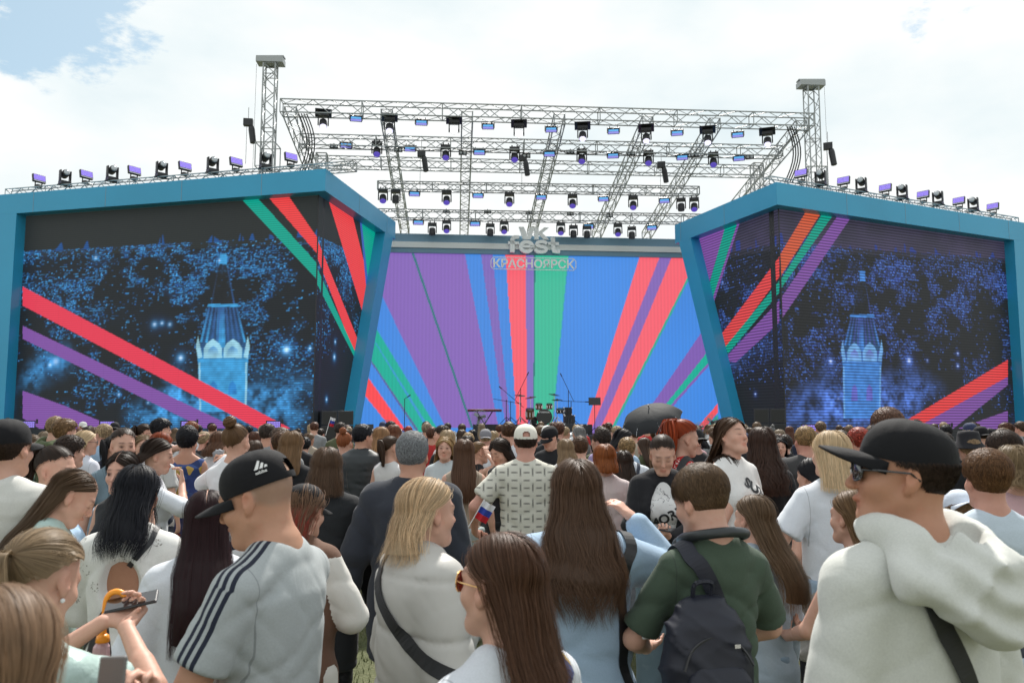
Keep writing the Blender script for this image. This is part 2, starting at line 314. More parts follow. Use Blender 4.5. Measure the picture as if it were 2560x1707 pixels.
def city(spec):
    """night city seen from above, painted as glowing dots and blocks in metres of the wall"""
    def paint(S, Z, tosz):
        C = np.zeros(S.shape + (3,)) + np.array(spec['sky'])
        P = lambda x, y: tosz((x, y)); hz = spec['horizon']
        (sa, za), (sb, zb) = P(*hz[0]), P(*hz[1]); H = za + (zb - za) * (S - sa) / (sb - sa)      # horizon line
        dn = H - Z; r = np.random.RandomState(spec['seed']); b1 = np.array(spec['b1']); b2 = np.array(spec['b2'])
        C[Z < H - .2] = spec['land']
        up = (dn < 0); 
        if 'haze' in spec: k = np.clip(1 + dn / 2.0, 0, 1)[up]; C[up] += np.array(spec['haze']) * k[:, None] * (.6 + .8 * noise2(S, Z, 5, .5)[up])[:, None]
        dens = np.clip(1.15 - dn / spec['fade'], 0, 1) * (dn > -.05); 
        patch = noise2(S, Z, spec['seed'] + 1, .9) * .6 + noise2(S, Z, spec['seed'] + 2, .35) * .4; patch = np.clip((patch - .42 + .20 * np.exp(-np.abs(dn) / .9)) * 5, 0, 1) * np.clip((noise2(S, Z * 1.9, spec['seed'] + 3, 2.3) - .22) * 3, .10, 1)
        for k, (cx, cy, th, br) in enumerate(((.052, .030, .74, .6), (.13, .03, .86, .8), (.045, .045, .86, 1.15), (.30, .028, .92, .6), (.045, .16, .95, .75))):
            q = cellnoise(S + .5 * cellnoise(Z * 0, Z, 9 + k, 1, cy), Z, spec['seed'] + 10 + k, cx, cy); on = q > th + (1 - dens * np.clip(patch + .04, 0, 1)) * (1 - th)
            vv = cellnoise(S, Z, 60 + k, cx * 2, cy * 2)[..., None]; colr = b1 * (1 - vv) + b2 * vv
            C = np.where(on[..., None], np.maximum(C, colr * br * (.35 + .9 * cellnoise(S, Z, 30 + k, .028, .045))[..., None]), C)
        wash = (patch * dens)[..., None] * np.array(spec['b1']) * .13; C += wash * (.4 + noise2(S, Z, 77, .08))[..., None]
        tw = noise2(S, Z * 0, spec['seed'] + 4, .22); tall = (dn < .0) & (dn > -(np.clip(tw - .62, 0, 1) * 1.1)) & (noise2(S, Z * 0, spec['seed'] + 6, .09) > .4)
        C[tall] = b1 * .7
        bl = noise2(S, Z, spec['seed'] + 8, 1.5); low = dn > spec['fade'] * .75
        for (x, y, rad, inten) in spec['glows']:
            s, zq = P(x, y); d = np.hypot(S - s, (Z - zq)); C += (np.exp(-(d / rad) ** 2) * inten)[..., None] * b2 + (np.exp(-(d / (rad * 2.2)) ** 2) * inten * .25)[..., None] * b1 + (np.exp(-(d / (rad * .45)) ** 2) * inten * .8)[..., None]
        for poly, kk in spec['lit']:
            q = [P(*p) for p in poly]; ins = inpoly(S, Z, q).astype(float)
            for sh_ in (13, 8, 5, 3): ins = (np.roll(ins, sh_, 0) + np.roll(ins, -sh_, 0) + np.roll(ins, sh_, 1) + np.roll(ins, -sh_, 1) + ins) / 5
            v = (noise2(S, Z, 41, .3) * .6 + noise2(S, Z, 42, .1) * .5)
            v = np.clip((v - .25) * 1.5, 0, 1) * kk; ed_ = np.clip(noise2(S, Z, 43, .8) * 1.6 + .1, 0, 1); v = v * ed_ + .14 * kk * ed_; C = C * (1 - ins[..., None] * .4) + ins[..., None] * (v[..., None] * b2 * .9 + b1 * v[..., None] * .6)
        for poly, top, bot in spec['tower']:
            q = [P(*p) for p in poly]; ins = inpoly(S, Z, q); zl = min(p[1] for p in q); zh = max(p[1] for p in q); f = np.clip((Z - zl) / (zh - zl), 0, 1)[..., None]
            cc = np.array(bot) * (1 - f) + np.array(top) * f; cc = cc * (.78 + .5 * noise2(S, Z, 88, .16))[..., None]
            C = np.where(ins[..., None], cc * .82 + C * .18, C)
        C = (np.roll(C, 1, 1) + 3 * C + np.roll(C, -1, 1)) / 5
        return np.clip(C, 0, 1.2)
    return paint
def tower(cx, x2, y, k, c):
    """chapel-like floodlit tower in photo pixels: centre line cx, width factor k; y = (spire top, roof top, collar, base)"""
    t0, t1, t2, t3 = y; w0, w1, w2 = 58 * k, 33 * k, 57 * k; b = c['b']; d = c['d']; wv = c['w']; T = []
    T.append(([(cx - 7 * k, t0), (cx + 9 * k, t0), (cx + 9 * k, t0 + 24), (cx - 7 * k, t0 + 24)], b, b))
    T.append(([(cx - 8 * k, t0 + 24), (cx + 8 * k, t0 + 24), (cx + 26 * k, t1), (cx - 26 * k, t1)], (.012, .014, .016), (.012, .014, .018)))
    T.append(([(cx + 9 * k, t0 + 30), (cx + 11 * k, t0 + 30), (cx + 28 * k, t1), (cx + 24 * k, t1)], (.02, .05, .13), d)); T.append(([(cx - 9 * k, t0 + 30), (cx - 11 * k, t0 + 30), (cx - 28 * k, t1), (cx - 25 * k, t1)], (.02, .03, .06), (.02, .05, .12)))
    T.append(([(cx - w1, t1), (cx + w1, t1), (cx + w1 + 22 * k, t2 + 14), (cx - w1 - 22 * k, t2 + 14)], (.012, .03, .08), (.02, .10, .26))); T.append(([(cx - 12 * k, t1 + 6), (cx + 4 * k, t1 + 6), (cx + 6 * k, t2 + 14), (cx - 16 * k, t2 + 14)], d, b))
    for i in range(9):
        f = (i - 4) / 4.2; T.append(([(cx + f * w1 - 2 * k, t1 + 8), (cx + f * w1 + 2 * k, t1 + 8), (cx + f * (w1 + 20 * k) + 2.6 * k, t2), (cx + f * (w1 + 20 * k) - 2.6 * k, t2)], d, b if i in (0, 1, 4, 8) else d))
    T.append(([(cx - w1 - 1, t1), (cx + w1 + 1, t1), (cx + w1 + 3, t1 + 7), (cx - w1 - 3, t1 + 7)], b, b))
    T.append(([(cx - 60 * k, t2 + 12), (cx + 60 * k, t2 + 12), (cx + 58 * k, t2 + 44), (cx - 58 * k, t2 + 44)], d, b))
    T.append(([(cx - w2, t2 + 40), (cx + w2, t2 + 40), (cx + w2 - 3, t3), (cx - w2 + 3, t3)], b, b))
    for sgn in (-1, 1):
        T.append(([(cx + sgn * 23 * k + u * k, t2 + v) for u, v in ((-21, 36), (-21, 14), (-14, 2), (0, -8), (14, 2), (21, 14), (21, 36))], wv, wv))
        T.append(([(cx + sgn * 47 * k, t2 + 34), (cx + sgn * 57 * k, t2 - 14), (cx + sgn * 62 * k, t2 + 10), (cx + sgn * 57 * k, t2 + 38)], wv, wv))
        T.append(([(cx + sgn * 8 * k, t2 + 34), (cx + sgn * 12 * k, t2 + 16), (cx + sgn * 22 * k, t2 + 8), (cx + sgn * 33 * k, t2 + 16), (cx + sgn * 37 * k, t2 + 34)], c['g'], wv))
        T.append(([(cx + sgn * 12 * k, t3 - 40), (cx + sgn * 14 * k, t2 + 98), (cx + sgn * 22 * k, t2 + 88), (cx + sgn * 30 * k, t2 + 98), (cx + sgn * 32 * k, t3 - 40)], c['g'], c['g']))
        T.append(([(cx + sgn * 52 * k, t2 + 46), (cx + sgn * 56 * k, t2 + 46), (cx + sgn * 54 * k, t3), (cx + sgn * 50 * k, t3)], wv, wv))
    return T
# left wing
A = PZ(0, 487, ZT); B = PZ(814, 422, ZT); C = PZ(989, 555, ZT); A = B + (A - B) * 1.12
rt, Ai, Bi, Ci, dAB, dBC, LA, LC, hb, (a_in, si_t, si_b), W, zf = wing(A, B, C, -1, 'big blue angled stage wing on the left with a night city on its screens')
cyan = dict(b=(.055, .42, .85), d=(.03, .12, .34), w=(.38, .75, .9), g=(.02, .22, .62))
gl = [(415, 822, .14, .8), (658, 803, .17, 1.0), (712, 800, .07, .8), (128, 830, .22, .6), (115, 838, .12, .9), (220, 592, .10, .5), (505, 598, .10, .7), (355, 745, .12, .6), (372, 742, .09, .6), (390, 745, .09, .5), (140, 735, .07, .3), (273, 906, .07, .7), (340, 925, .06, .7), (770, 785, .06, .7), (770, 820, .08, .8), (750, 917, .07, .7)]
spL = dict(sky=(.019, .023, .023), land=(.010, .013, .017), horizon=((60, 580), (700, 545)), seed=21, b1=(.015, .12, .42), b2=(.07, .42, .85), fade=6.6, glows=gl,
   lit=[([(330, 975), (330, 920), (400, 900), (460, 890), (560, 880), (640, 870), (700, 920), (690, 975)], .75), ([(300, 975), (300, 935), (420, 912), (460, 975)], .5), ([(55, 880), (85, 830), (150, 805), (170, 830), (120, 860), (60, 895)], .9), ([(395, 860), (430, 855), (450, 960), (380, 960)], .9), ([(560, 870), (590, 855), (690, 870), (720, 900), (600, 880)], .7)],
   tower=tower(512, 0, (583, 698, 786, 945), 1.0, cyan))
a0 = a_in if True else 0
layL = [([(52, 658), (52, 702), (592, 984), (668, 984)], PNK), ([(52, 748), (52, 778), (470, 984), (546, 984)], PUR), ([(52, 897), (52, 960), (90, 984), (270, 984), (150, 932)], PUR),
   ([(539, 440), (578, 440), (735, 612), (735, 650)], GRN), ([(598, 432), (650, 432), (735, 555), (735, 590)], RED)]
sLA = Ai + dAB * 0; 
screen('front_screen', W(zf(Ai, 0)) + Vector((B.x, B.y, 0)), dAB, [(a_in - .02, 0.02), (LA, .02), (LA, ZT - hb), (a_in - .02, ZT - hb)], [([(p[0], p[1]) for p in q], c) for q, c in layL], city(spL), LED['left'], None)
scr = bpy.data.objects['front_screen']; scr.parent = rt; scr.location = (-B.x, -B.y, 0)
spL2 = dict(spL); spL2.update(horizon=((735, 548), (830, 590)), tower=[], lit=[], seed=45, fade=3.6, glows=[(770, 785, .08, .7), (768, 820, .11, .8), (750, 917, .09, .7)])
layL2 = [([(728, 548), (728, 590), (818, 822), (828, 795)], RED), ([(728, 614), (728, 652), (815, 822), (822, 822), (818, 812)], GRN), ([(753, 455), (806, 480), (848, 650), (838, 735)], RED), ([(828, 505), (880, 535), (845, 690)], GRN), ([(826, 502), (830, 502), (848, 668), (844, 690)], (.05, .13, .5)), ([(868, 515), (871, 515), (876, 600), (873, 600)], (.01, .02, .02))]
screen('side_screen', zf(Bi, 0), dBC, [(0, .02), (LC - (si_t and ((C - B).length - si_b)) + .15, .02), (si_t + .2, ZT - hb), (0, ZT - hb)], layL2, city(spL2), LED['left'], None)
scr = bpy.data.objects['side_screen']; scr.parent = rt; scr.location = (-B.x, -B.y, 0)
LW = (A, B, C)
# right wing
B = PZ(1941, 455, ZT); C = PZ(1687, 563, ZT); A = PZ(2560, 557, ZT); A = B + (A - B) * 1.15
rt, Ai, Bi, Ci, dAB, dBC, LA, LC, hb, (a_in, si_t, si_b), W, zf = wing(A, B, C, 1, 'big blue angled stage wing on the right with a violet night city on its screens')
viol = dict(b=(.07, .30, .85), d=(.05, .08, .34), w=(.20, .5, .95), g=(.16, .13, .62))
gr = [(2088, 828, .15, 1.0), (1908, 830, .12, .9), (2130, 828, .06, .6), (2200, 812, .07, .8), (2200, 840, .08, .8), (1742, 745, .07, .6), (2075, 762, .05, .3), (1925, 915, .07, .6), (2400 * .75, 690, .08, .5)]
spR = dict(sky=(.030, .030, .045), haze=(.03, .02, .06), land=(.014, .015, .018), horizon=((1795, 560), (2310, 595)), seed=63, b1=(.035, .075, .42), b2=(.11, .27, .85), fade=6.2, glows=gr,
   lit=[([(1805, 984), (1830, 905), (1935, 880), (2030, 870), (2130, 900), (2080, 984)], .9), ([(2025, 880), (2060, 830), (2130, 870), (2180, 910), (2060, 900)], .5), ([(1885, 905), (1890, 850), (1920, 850), (1935, 960), (1900, 960)], .9)],
   tower=tower(1980, 0, (622, 722, 794, 960), .78, viol))
layR = [([(1856, 478), (1893, 478), (1790, 640), (1790, 588)], ORG), ([(1897, 478), (1925, 478), (1790, 668), (1790, 648)], GRN), ([(1935, 480), (1968, 480), (1790, 740), (1790, 690)], PUR), ([(2315, 826), (2315, 865), (2185, 965), (2060, 984), (2050, 984)], RED), ([(2315, 865), (2315, 884), (2190, 984), (2100, 984)], PUR), ([(2315, 943), (2315, 984), (2200, 984)], PUR)]
screen('front_screen', zf(Ai, 0), dAB, [(a_in - .02, 0.02), (LA, .02), (LA, ZT - hb), (a_in - .02, ZT - hb)], layR, city(spR), LED['right'], None)
scr = bpy.data.objects['front_screen.001']; scr.parent = rt; scr.location = (-B.x, -B.y, 0)
spR2 = dict(spR); spR2.update(horizon=((1640, 585), (1790, 560)), tower=[], lit=[([(1665, 838), (1690, 815), (1790, 795), (1790, 803), (1700, 825), (1675, 845)], .9)], seed=81, fade=4.6, glows=[(1735, 905, .07, .6), (1660, 650, .07, .5)])
layR2 = [([(1600, 540), (1668, 516), (1620, 680)], PUR), ([(1668, 512), (1697, 502), (1635, 690), (1625, 668)], GRN), ([(1697, 503), (1702, 503), (1638, 700), (1635, 690)], PUR), ([(1790, 590), (1790, 636), (1668, 800), (1655, 770)], (.88, .07, .07)), ([(1790, 645), (1790, 672), (1672, 812), (1666, 796)], GRN), ([(1790, 690), (1790, 740), (1690, 832), (1675, 830), (1672, 815)], PUR)]
screen('side_screen', zf(Bi, 0), dBC, [(0, .02), (LC - ((C - B).length - si_b) + .15, .02), (si_t + .2, ZT - hb), (0, ZT - hb)], layR2, city(spR2), LED['right'], None)
scr = bpy.data.objects['side_screen.001']; scr.parent = rt; scr.location = (-B.x, -B.y, 0)
RW = (A, B, C)
# middle backdrop
BL = PZ(940, 584, ZT); BR = PZ(1760, 601, ZT); dM = (BR - BL); dM.z = 0; dM.normalize(); nM = Vector((-dM.y, dM.x, 0)); BL = BL - dM * 2.2; LM = (BR - BL).length + 3.0
BL = Vector((BL.x, BL.y, 0)); root = empty('stage_backdrop', BL, 0, 'wide backdrop between the wings with rays of red, green, blue and violet', 'backdrop')
sg = lambda q: ((lambda w_: ((w_ - BL).dot(dM), w_.z))(PPL(q[0], q[1], BL, nM)))
zb = sg((1300, 636))[1]; zs0 = sg((1300, 612))[1]; zs1 = sg((1300, 628 - 2))[1]
zb_l = sg((1400, 640))[1]
def flat(S, Z, tosz): return np.zeros(S.shape + (3,)) + np.array(BLU) * (.94 + .12 * noise2(S, Z, 3, 4.0))[..., None]
f = lambda x, y: ((900 + x * 900 / 2352) / D, (560 + y * 900 / 2352) / D)
DG = (.01, .16, .17); PU2 = (.22, .115, .45)
layM = [([f(100, 160), f(680, 170), f(905, 1330), f(560, 1330), f(140, 460)], PU2), ([f(328, 160), f(342, 160), f(740, 1330), f(726, 1330)], DG), ([f(785, 160), f(860, 160), f(985, 1330), f(955, 1330), f(925, 1150)], (.19, .12, .45)),
  ([f(948, 160), f(1080, 160), f(1092, 1000), f(1095, 1400), f(1030, 1400), f(1005, 1000)], (.88, .10, .14)), ([f(1080, 160), f(1143, 160), f(1137, 1340), f(1095, 1340)], (.20, .14, .47)),
  ([f(1145, 160), f(1368, 160), f(1255, 1340), f(1135, 1340)], (.03, .46, .29)), ([f(1138, 160), f(1146, 160), f(1138, 1340), f(1132, 1340)], DG), ([f(1364, 160), f(1370, 160), f(1258, 1340), f(1254, 1340)], (.02, .26, .55)),
  ([f(1845, 160), f(1980, 160), f(1590, 1200), f(1545, 1400), f(1455, 1400), f(1560, 1060)], (.88, .11, .15)), ([f(1980, 160), f(2065, 160), f(1670, 1120), f(1560, 1370), f(1500, 1370), f(1600, 1130)], (.21, .12, .44)),
  ([f(2060, 160), f(2160, 160), f(2150, 330), f(1630, 1365), f(1555, 1365), f(1640, 1180)], (.88, .11, .15)), ([f(2150, 330), f(2165, 330), f(1645, 1365), f(1625, 1365)], (.02, .37, .29)),
  ([f(2250, 680), f(2290, 700), f(2290, 840), f(2000, 1180), f(1780, 1480), f(1700, 1480), f(1900, 1190)], (.20, .10, .42)), ([f(2290, 810), f(2290, 890), f(1990, 1230), f(1830, 1400), f(1900, 1300)], GRN), ([f(2290, 890), f(2290, 912), f(2010, 1230), f(2000, 1215)], (.2, .1, .42)),
  ([f(2340, 1170), f(2340, 1230), f(2190, 1400), f(2140, 1400)], (.88, .08, .10)), ([f(2340, 1240), f(2340, 1290), f(2290, 1400), f(2200, 1400)], GRN),
  ([f(60, 620), f(110, 690), f(520, 1360), f(370, 1360), f(0, 780)], GRN), ([f(95, 770), f(105, 775), f(455, 1330), f(432, 1330)], (.03, .28, .6)), ([f(60, 885), f(80, 900), f(385, 1350), f(368, 1350)], (.1, .08, .3)),
  ([f(0, 940), f(60, 1012), f(300, 1350), f(210, 1340), f(0, 1080)], (.92, .06, .07))]
o = screen('led_screen', BL + nM * .0 + Vector((0, 0, 0)), dM, [(0, .9), (LM, .9), (LM, zb_l), (0, zb_l)], layM, flat, LED['mid'], None, step=.04); o.parent = root; o.location = (-BL.x, -BL.y, 0)
rotM = Matrix.Rotation(math.atan2(dM.y, dM.x), 3, 'Z')
fx = lambda s, dy, z: dM * s + nM * dy + UP * z
hh = ZT - zb_l
MB().box(fx(LM / 2, .12, ZT - hh / 2 + .0), (LM, .5, hh), rotM).build('header', M['slate'], root)
MB().box(fx(LM / 2, -.16, (zs0 + zs1) / 2), (LM, .07, zs0 - zs1), rotM).build('light_strip', M['grey'], root)
MB().box(fx(LM / 2, .35, zb_l / 2), (LM, .5, zb_l - .05), rotM).build('back_wall', M['black'], root)
# raised letters
def text_mesh(body, size, ext, off=0, name='letters', sx=1, spacing=1):
    c = bpy.data.curves.new(name, 'FONT'); c.body = body; c.size = size; c.extrude = ext; c.offset = off; c.align_x = 'CENTER'; c.space_character = spacing
    o = bpy.data.objects.new('tmp', c); COL.objects.link(o); bpy.context.view_layer.update()
    me = bpy.data.meshes.new_from_object(o.evaluated_get(bpy.context.evaluated_depsgraph_get())); bpy.data.objects.remove(o); bpy.data.curves.remove(c); me.name = name
    return me
def text_fit(body, c0, c1, plane_p, du, ext, m, parent, name, off=.0, dz=-.3, bold=1.0, inv=None):
    """fit a word between two plane points c0 (lower left) and c1 (upper right) given as (s, z)"""
    me = text_mesh(body, 1.0, .5, off, name); V = np.empty(len(me.vertices) * 3, np.float32); me.vertices.foreach_get('co', V); V = V.reshape(-1, 3)
    lo, hi = V.min(0), V.max(0); s = c0[0] + (V[:, 0] - lo[0]) / (hi[0] - lo[0]) * (c1[0] - c0[0]); z_ = c0[1] + (V[:, 1] - lo[1]) / (hi[1] - lo[1]) * (c1[1] - c0[1]); dep = (V[:, 2] - lo[2]) / (hi[2] - lo[2]) * ext
    nn = Vector((-du.y, du.x, 0)); P = np.array(plane_p)[None] + s[:, None] * np.array(du)[None] + (dz - dep)[:, None] * np.array(nn)[None]; P[:, 2] += z_
    me.vertices.foreach_set('co', P.astype(np.float32).ravel()); me.update(); return link(name, me, m, parent)
g = lambda x, y: sg((1200 + x * 260 / 2352, 540 + y * 260 / 2352))
sign = empty('festival_sign', BL, 0, 'large pale grey letters reading vk fest mounted on the header of the backdrop', 'sign')
Z0 = Vector((0, 0, 0))
def strokes(name, polys, parent, m, dz, th):     # letters drawn as outlines in the header plane
    mb = MB()
    for q in polys: mb.prism([dM * a[0] + UP * a[1] + nM * dz for a in (g(*p) for p in q)], -nM * th)
    return mb.build(name, m, parent)
def ringpoly(cx, cy, rx, ry, t0, t1, w, n=26):
    a = [(cx + rx * math.cos(R(t0 + (t1 - t0) * k / n)), cy - ry * math.sin(R(t0 + (t1 - t0) * k / n))) for k in range(n + 1)]
    return [[a[k], a[k + 1], (cx + (rx - w) * math.cos(R(t0 + (t1 - t0) * (k + 1) / n)), cy - (ry - w) * math.sin(R(t0 + (t1 - t0) * (k + 1) / n))), (cx + (rx - w) * math.cos(R(t0 + (t1 - t0) * k / n)), cy - (ry - w) * math.sin(R(t0 + (t1 - t0) * k / n)))] for k in range(n)]
strokes('letter', [[(862, 290), (970, 290), (1040, 440), (1040, 565), (955, 565)], [(1115, 290), (1205, 290), (1205, 340), (1125, 565), (1040, 565), (1040, 510)]], sign, M['sign'], -.22, .14)
strokes('letter', [[(1212, 293), (1305, 293), (1305, 568), (1212, 568)], [(1305, 400), (1430, 303), (1530, 306), (1385, 425), (1540, 574), (1425, 572), (1305, 450)]], sign, M['sign'], -.22, .14)
strokes('letter', [[(665, 600), (768, 600), (768, 858), (665, 855)]] + ringpoly(775, 590, 108, 112, 90, 180, 92) + [[(770, 478), (868, 478), (868, 548), (770, 562)], [(620, 612), (868, 618), (868, 678), (620, 672)]], sign, M['sign'], -.22, .14)
strokes('letter', ringpoly(1035, 732, 172, 148, 0, 328, 82, 36) + [[(930, 695), (1207, 698), (1207, 755), (930, 752)]], sign, M['sign'], -.22, .14)
def bez(pts, w, n=10):
    out = []; P_ = [Vector((p[0], p[1], 0)) for p in pts]; C_ = []
    for i in range(len(P_) - 1):
        p0 = P_[max(i - 1, 0)]; p1 = P_[i]; p2 = P_[i + 1]; p3 = P_[min(i + 2, len(P_) - 1)]
        for k in range(n): t = k / n; C_.append(.5 * ((2 * p1) + (p2 - p0) * t + (2 * p0 - 5 * p1 + 4 * p2 - p3) * t * t + (3 * p1 - p0 - 3 * p2 + p3) * t ** 3))
    C_.append(P_[-1]); e = []
    for i in range(len(C_)): d = (C_[min(i + 1, len(C_) - 1)] - C_[max(i - 1, 0)]).normalized(); nn = Vector((-d.y, d.x, 0)) * w / 2; e.append((C_[i] + nn, C_[i] - nn))
    return [[tuple(e[i][0])[:2], tuple(e[i + 1][0])[:2], tuple(e[i + 1][1])[:2], tuple(e[i][1])[:2]] for i in range(len(e) - 1)]
strokes('letter', bez([(1490, 665), (1440, 628), (1360, 620), (1280, 640), (1268, 688), (1330, 722), (1420, 742), (1475, 785), (1450, 832), (1365, 848), (1280, 838), (1225, 790)], 72), sign, M['sign'], -.22, .14)
strokes('letter', [[(1582, 525), (1675, 528), (1675, 800), (1590, 790)], [(1520, 625), (1760, 632), (1760, 700), (1520, 690)], [(1590, 790), (1675, 800), (1700, 812), (1785, 808), (1785, 882), (1690, 880), (1620, 860)]], sign, M['sign'], -.22, .14)
city_s = empty('city_name_sign', BL, 0, 'pale letters reading КРАСНОЯРСК inside a thin rounded outline below the header', 'sign')
text_fit('КРАСНОЯРСК', g(285, 1208), g(2095, 1040), Z0, dM, .06, M['sign'], city_s, 'letters', off=.024, dz=-.42)
fr = MB(); q = [g(290, 978), g(2070, 1012), g(2130, 1070), g(2130, 1225), g(2075, 1275), g(290, 1240), g(232, 1195), g(235, 1040)]
fr.path([dM * a[0] + UP * a[1] - nM * .45 for a in q + q[:1]], .019); fr.build('outline', M['sign'], city_s)
# ---------------------------------------------------------------- trusses
def truss(p0, p1, sz, label, cat='truss', group='roof trusses over the stage', bay=.55, name='roof_truss', up=UP, rc=.027, rb=.015, upright=False):
    p0 = Vector(p0); p1 = Vector(p1); d = p1 - p0; Lg = d.length; d.normalize(); a = up.cross(d).normalized(); b = d.cross(a)
    r = empty(name, p0, 0, label, cat, group); ch = MB(); br = MB(); cs = [(a * i + b * j) * sz / 2 for (i, j) in ((-1, -1), (1, -1), (1, 1), (-1, 1))]
    for c in cs: ch.tube(c, c + d * Lg, rc, 6)
    n = max(2, int(Lg / bay))
    for k in range(4):
        c0, c1 = cs[k], cs[(k + 1) % 4]
        for i in range(n):
            t0, t1 = Lg * i / n, Lg * (i + 1) / n; x, y = (c0, c1) if i % 2 == 0 else (c1, c0)
            br.tube(x + d * t0, y + d * t1, rb, 4, cap=False)
            if i % 5 == 0: br.tube(c0 + d * t0, c1 + d * t0, rb * 1.3, 4, cap=False)
        br.tube(c0 + d * Lg, c1 + d * Lg, rc, 4)
    ch.build('chords', M['alu'], r); br.build('braces', M['alu'], r); return r
dd = lambda x, y, Y: PY(x * D, y * D, Y)          # from the 2352 px view
TL = dd(617, 300, 29); TR = dd(1866, 300, 30.6)
tops = (dd(618, 150, 29).z, dd(1860, 203, 30.6).z)
for (p, zt, nm) in ((TL, tops[0], 'left'), (TR, tops[1], 'right')):
    r = truss((p.x, p.y, 0), (p.x, p.y, zt), .44, 'tall upright lattice tower at the %s front of the roof with a beam on top' % nm, 'tower', 'front roof towers', name='roof_tower', up=E2, bay=.42)
    MB().box((0, 0, zt + .14), (1.0, .5, .22), Matrix.Rotation(R(4), 3, 'Z')).box((0, 0, zt + .30), (1.05, .3, .05)).build('head_beam', M['alu'], r, bevel=.01)
    MB().box((0, 0, 11.2 + (.4 if nm == 'left' else 0)), (.72, .72, .9)).build('sleeve_frame', M['alu'], r).data.materials[0] = M['alu']
    o = r.children[-1]; wf = o.modifiers.new('w', 'WIREFRAME'); wf.thickness = .05; wf.use_replace = True
    s = -1 if nm == 'left' else 1
    MB().tube((s * .5, -.1, zt), (s * .52, -.1, 10.5), .006, 4).build('chain', M['black'], r)
hF = dd(640, 240, 29).z; hF = (hF + dd(1870, 290, 30.6).z) / 2
FL = Vector((TL.x, TL.y, 0)) + E1 * .45; Lf = (Vector((TR.x, TR.y, 0)) - FL).length - .1
slope = .155
def roofp(s, dep, dz=0): p = FL + E1 * s + E2 * dep; return Vector((p.x, p.y, hF - dep * slope + dz))
truss(roofp(0, 0), roofp(Lf, 0), .50, 'front cross truss of the roof, highest of the long ones', bay=.6)
for dep, dz, lb in ((2.3, -.1, 'second long cross truss behind the front one'), (4.4, .05, 'third long cross truss, lowest of the long ones')):
    truss(roofp(.3, dep, dz), roofp(Lf - .3, dep, dz), .44, lb + ' of the roof', bay=.6)
for s_, lb in ((.25, 'left edge truss sloping back along the roof'), (Lf - .25, 'right edge truss sloping back along the roof')):
    truss(roofp(s_, .3), roofp(s_, 11), .44, lb, bay=.55)
for k, s_ in enumerate((3.9, 7.0, 10.6, 14.1, 16.8)):
    truss(roofp(s_, .3, .02), roofp(s_, 12.0, .02), .42, ['leftmost', 'second from left', 'middle', 'second from right', 'rightmost'][k] + ' of the five inner trusses sloping back along the roof', group='inner roof trusses running front to back', bay=.5)
for s_, dep, lb in ((1.0, 3.2, 'left'), (Lf - 1.0, 3.2, 'right')):
    p = roofp(s_, dep); truss((p.x, p.y, 0), (p.x, p.y, p.z - .2), .42, 'lattice tower behind the %s front tower and stage wing' % lb, 'tower', 'rear roof towers', name='roof_tower', up=E2, bay=.42)
# low lighting trusses
c1a, c1b = dd(868, 422, 33.2), dd(1604, 445, 34.0); c2a, c2b = dd(880, 490, 34.0), dd(1640, 507, 35.0)
za = (c1a.z + c1b.z) / 2; zb2 = (c2a.z + c2b.z) / 2
truss((c1a.x, c1a.y, za), (c1b.x, c1b.y, za), .34, 'upper of two short lighting trusses hung on hoists', group='hung lighting trusses', name='lighting_truss', bay=.45)
truss((c2a.x - .6, c2a.y, zb2), (c2b.x + .4, c2b.y, zb2), .38, 'lower of two short lighting trusses just above the backdrop header', group='hung lighting trusses', name='lighting_truss', bay=.45)
# wing top trusses
def rail(pa, pb, lb):
    return truss(pa, pb, .28, lb, group='lighting trusses on the wings', name='wing_truss', bay=.35, rc=.022, rb=.013)
ZW = ZT + .18
def onwing(x, W3, off=.5):                       # point on top of the wing's front wall seen at column x
    A_, B_, C_ = W3; d = (B_ - A_).normalized(); nn = Vector((-d.y, d.x, 0)); nn = nn if nn.y > 0 else -nn; p0 = A_ + nn * off
    r0 = Vector(ray(x * D, 400 * D)); nrm = Vector((-d.y, d.x, 0)); k = (p0.x * nrm.x + p0.y * nrm.y) / (r0.x * nrm.x + r0.y * nrm.y); return Vector((r0.x * k, r0.y * k, 0))
for W3, xa, xb, nm in ((LW, 22, 815, 'left'), (RW, 1760, 2325, 'right')):
    a = onwing(xa, W3); b = onwing(xb, W3); rail(a + UP * ZW, b + UP * ZW, 'thin lighting truss lying along the top of the %s blue wing' % nm)
# ---------------------------------------------------------------- stage lights (prototypes, then copies)
def facecam(p): return math.atan2(p[0], -(p[1])) * -1 if False else math.atan2(-p[0], p[1])
def tilt(ax, a): return Matrix.Rotation(R(a), 3, ax)
def mk_head(lit='lens', plate=False, aim=-50, dark=False, gl='moving heads hung under the roof'):
    r = empty('moving_head_light', (0, 0, 0), 0, 'x', 'stage light', gl)
    m = MB()
    if plate: m.box((0, -.02, -.06), (.62, .5, .03), tilt('X', -18))
    m.box((0, 0, -.14), (.40, .28, .13)); m.box((-.1, 0, -.03), (.05, .07, .1)); m.box((.1, 0, -.03), (.05, .07, .1)); m.build('base', M['black'], r, bevel=.015)
    for s in (-1, 1): MB().box((s * .185, 0, -.36), (.045, .15, .34)).tube((s * .16, 0, -.46), (s * .21, 0, -.46), .07, 10).build('yoke_arm', M['black'], r, bevel=.012)
    Rm = (tilt('X', 90 + aim)).to_4x4(); Rm = Matrix.Translation((0, 0, -.46)) @ Matrix.Rotation(R(90 - aim) , 4, 'X')
    MB().lathe([(.09, -.16), (.135, -.13), (.145, 0), (.15, .12), (.135, .17)], 16, Rm).build('head', M['black'], r, smooth=False)
    if not dark: MB().lathe([(.128, .165), (.125, .185), (.10, .20), (.0001, .205)], 16, Rm).build('lens', M[lit], r, smooth=True)
    return r
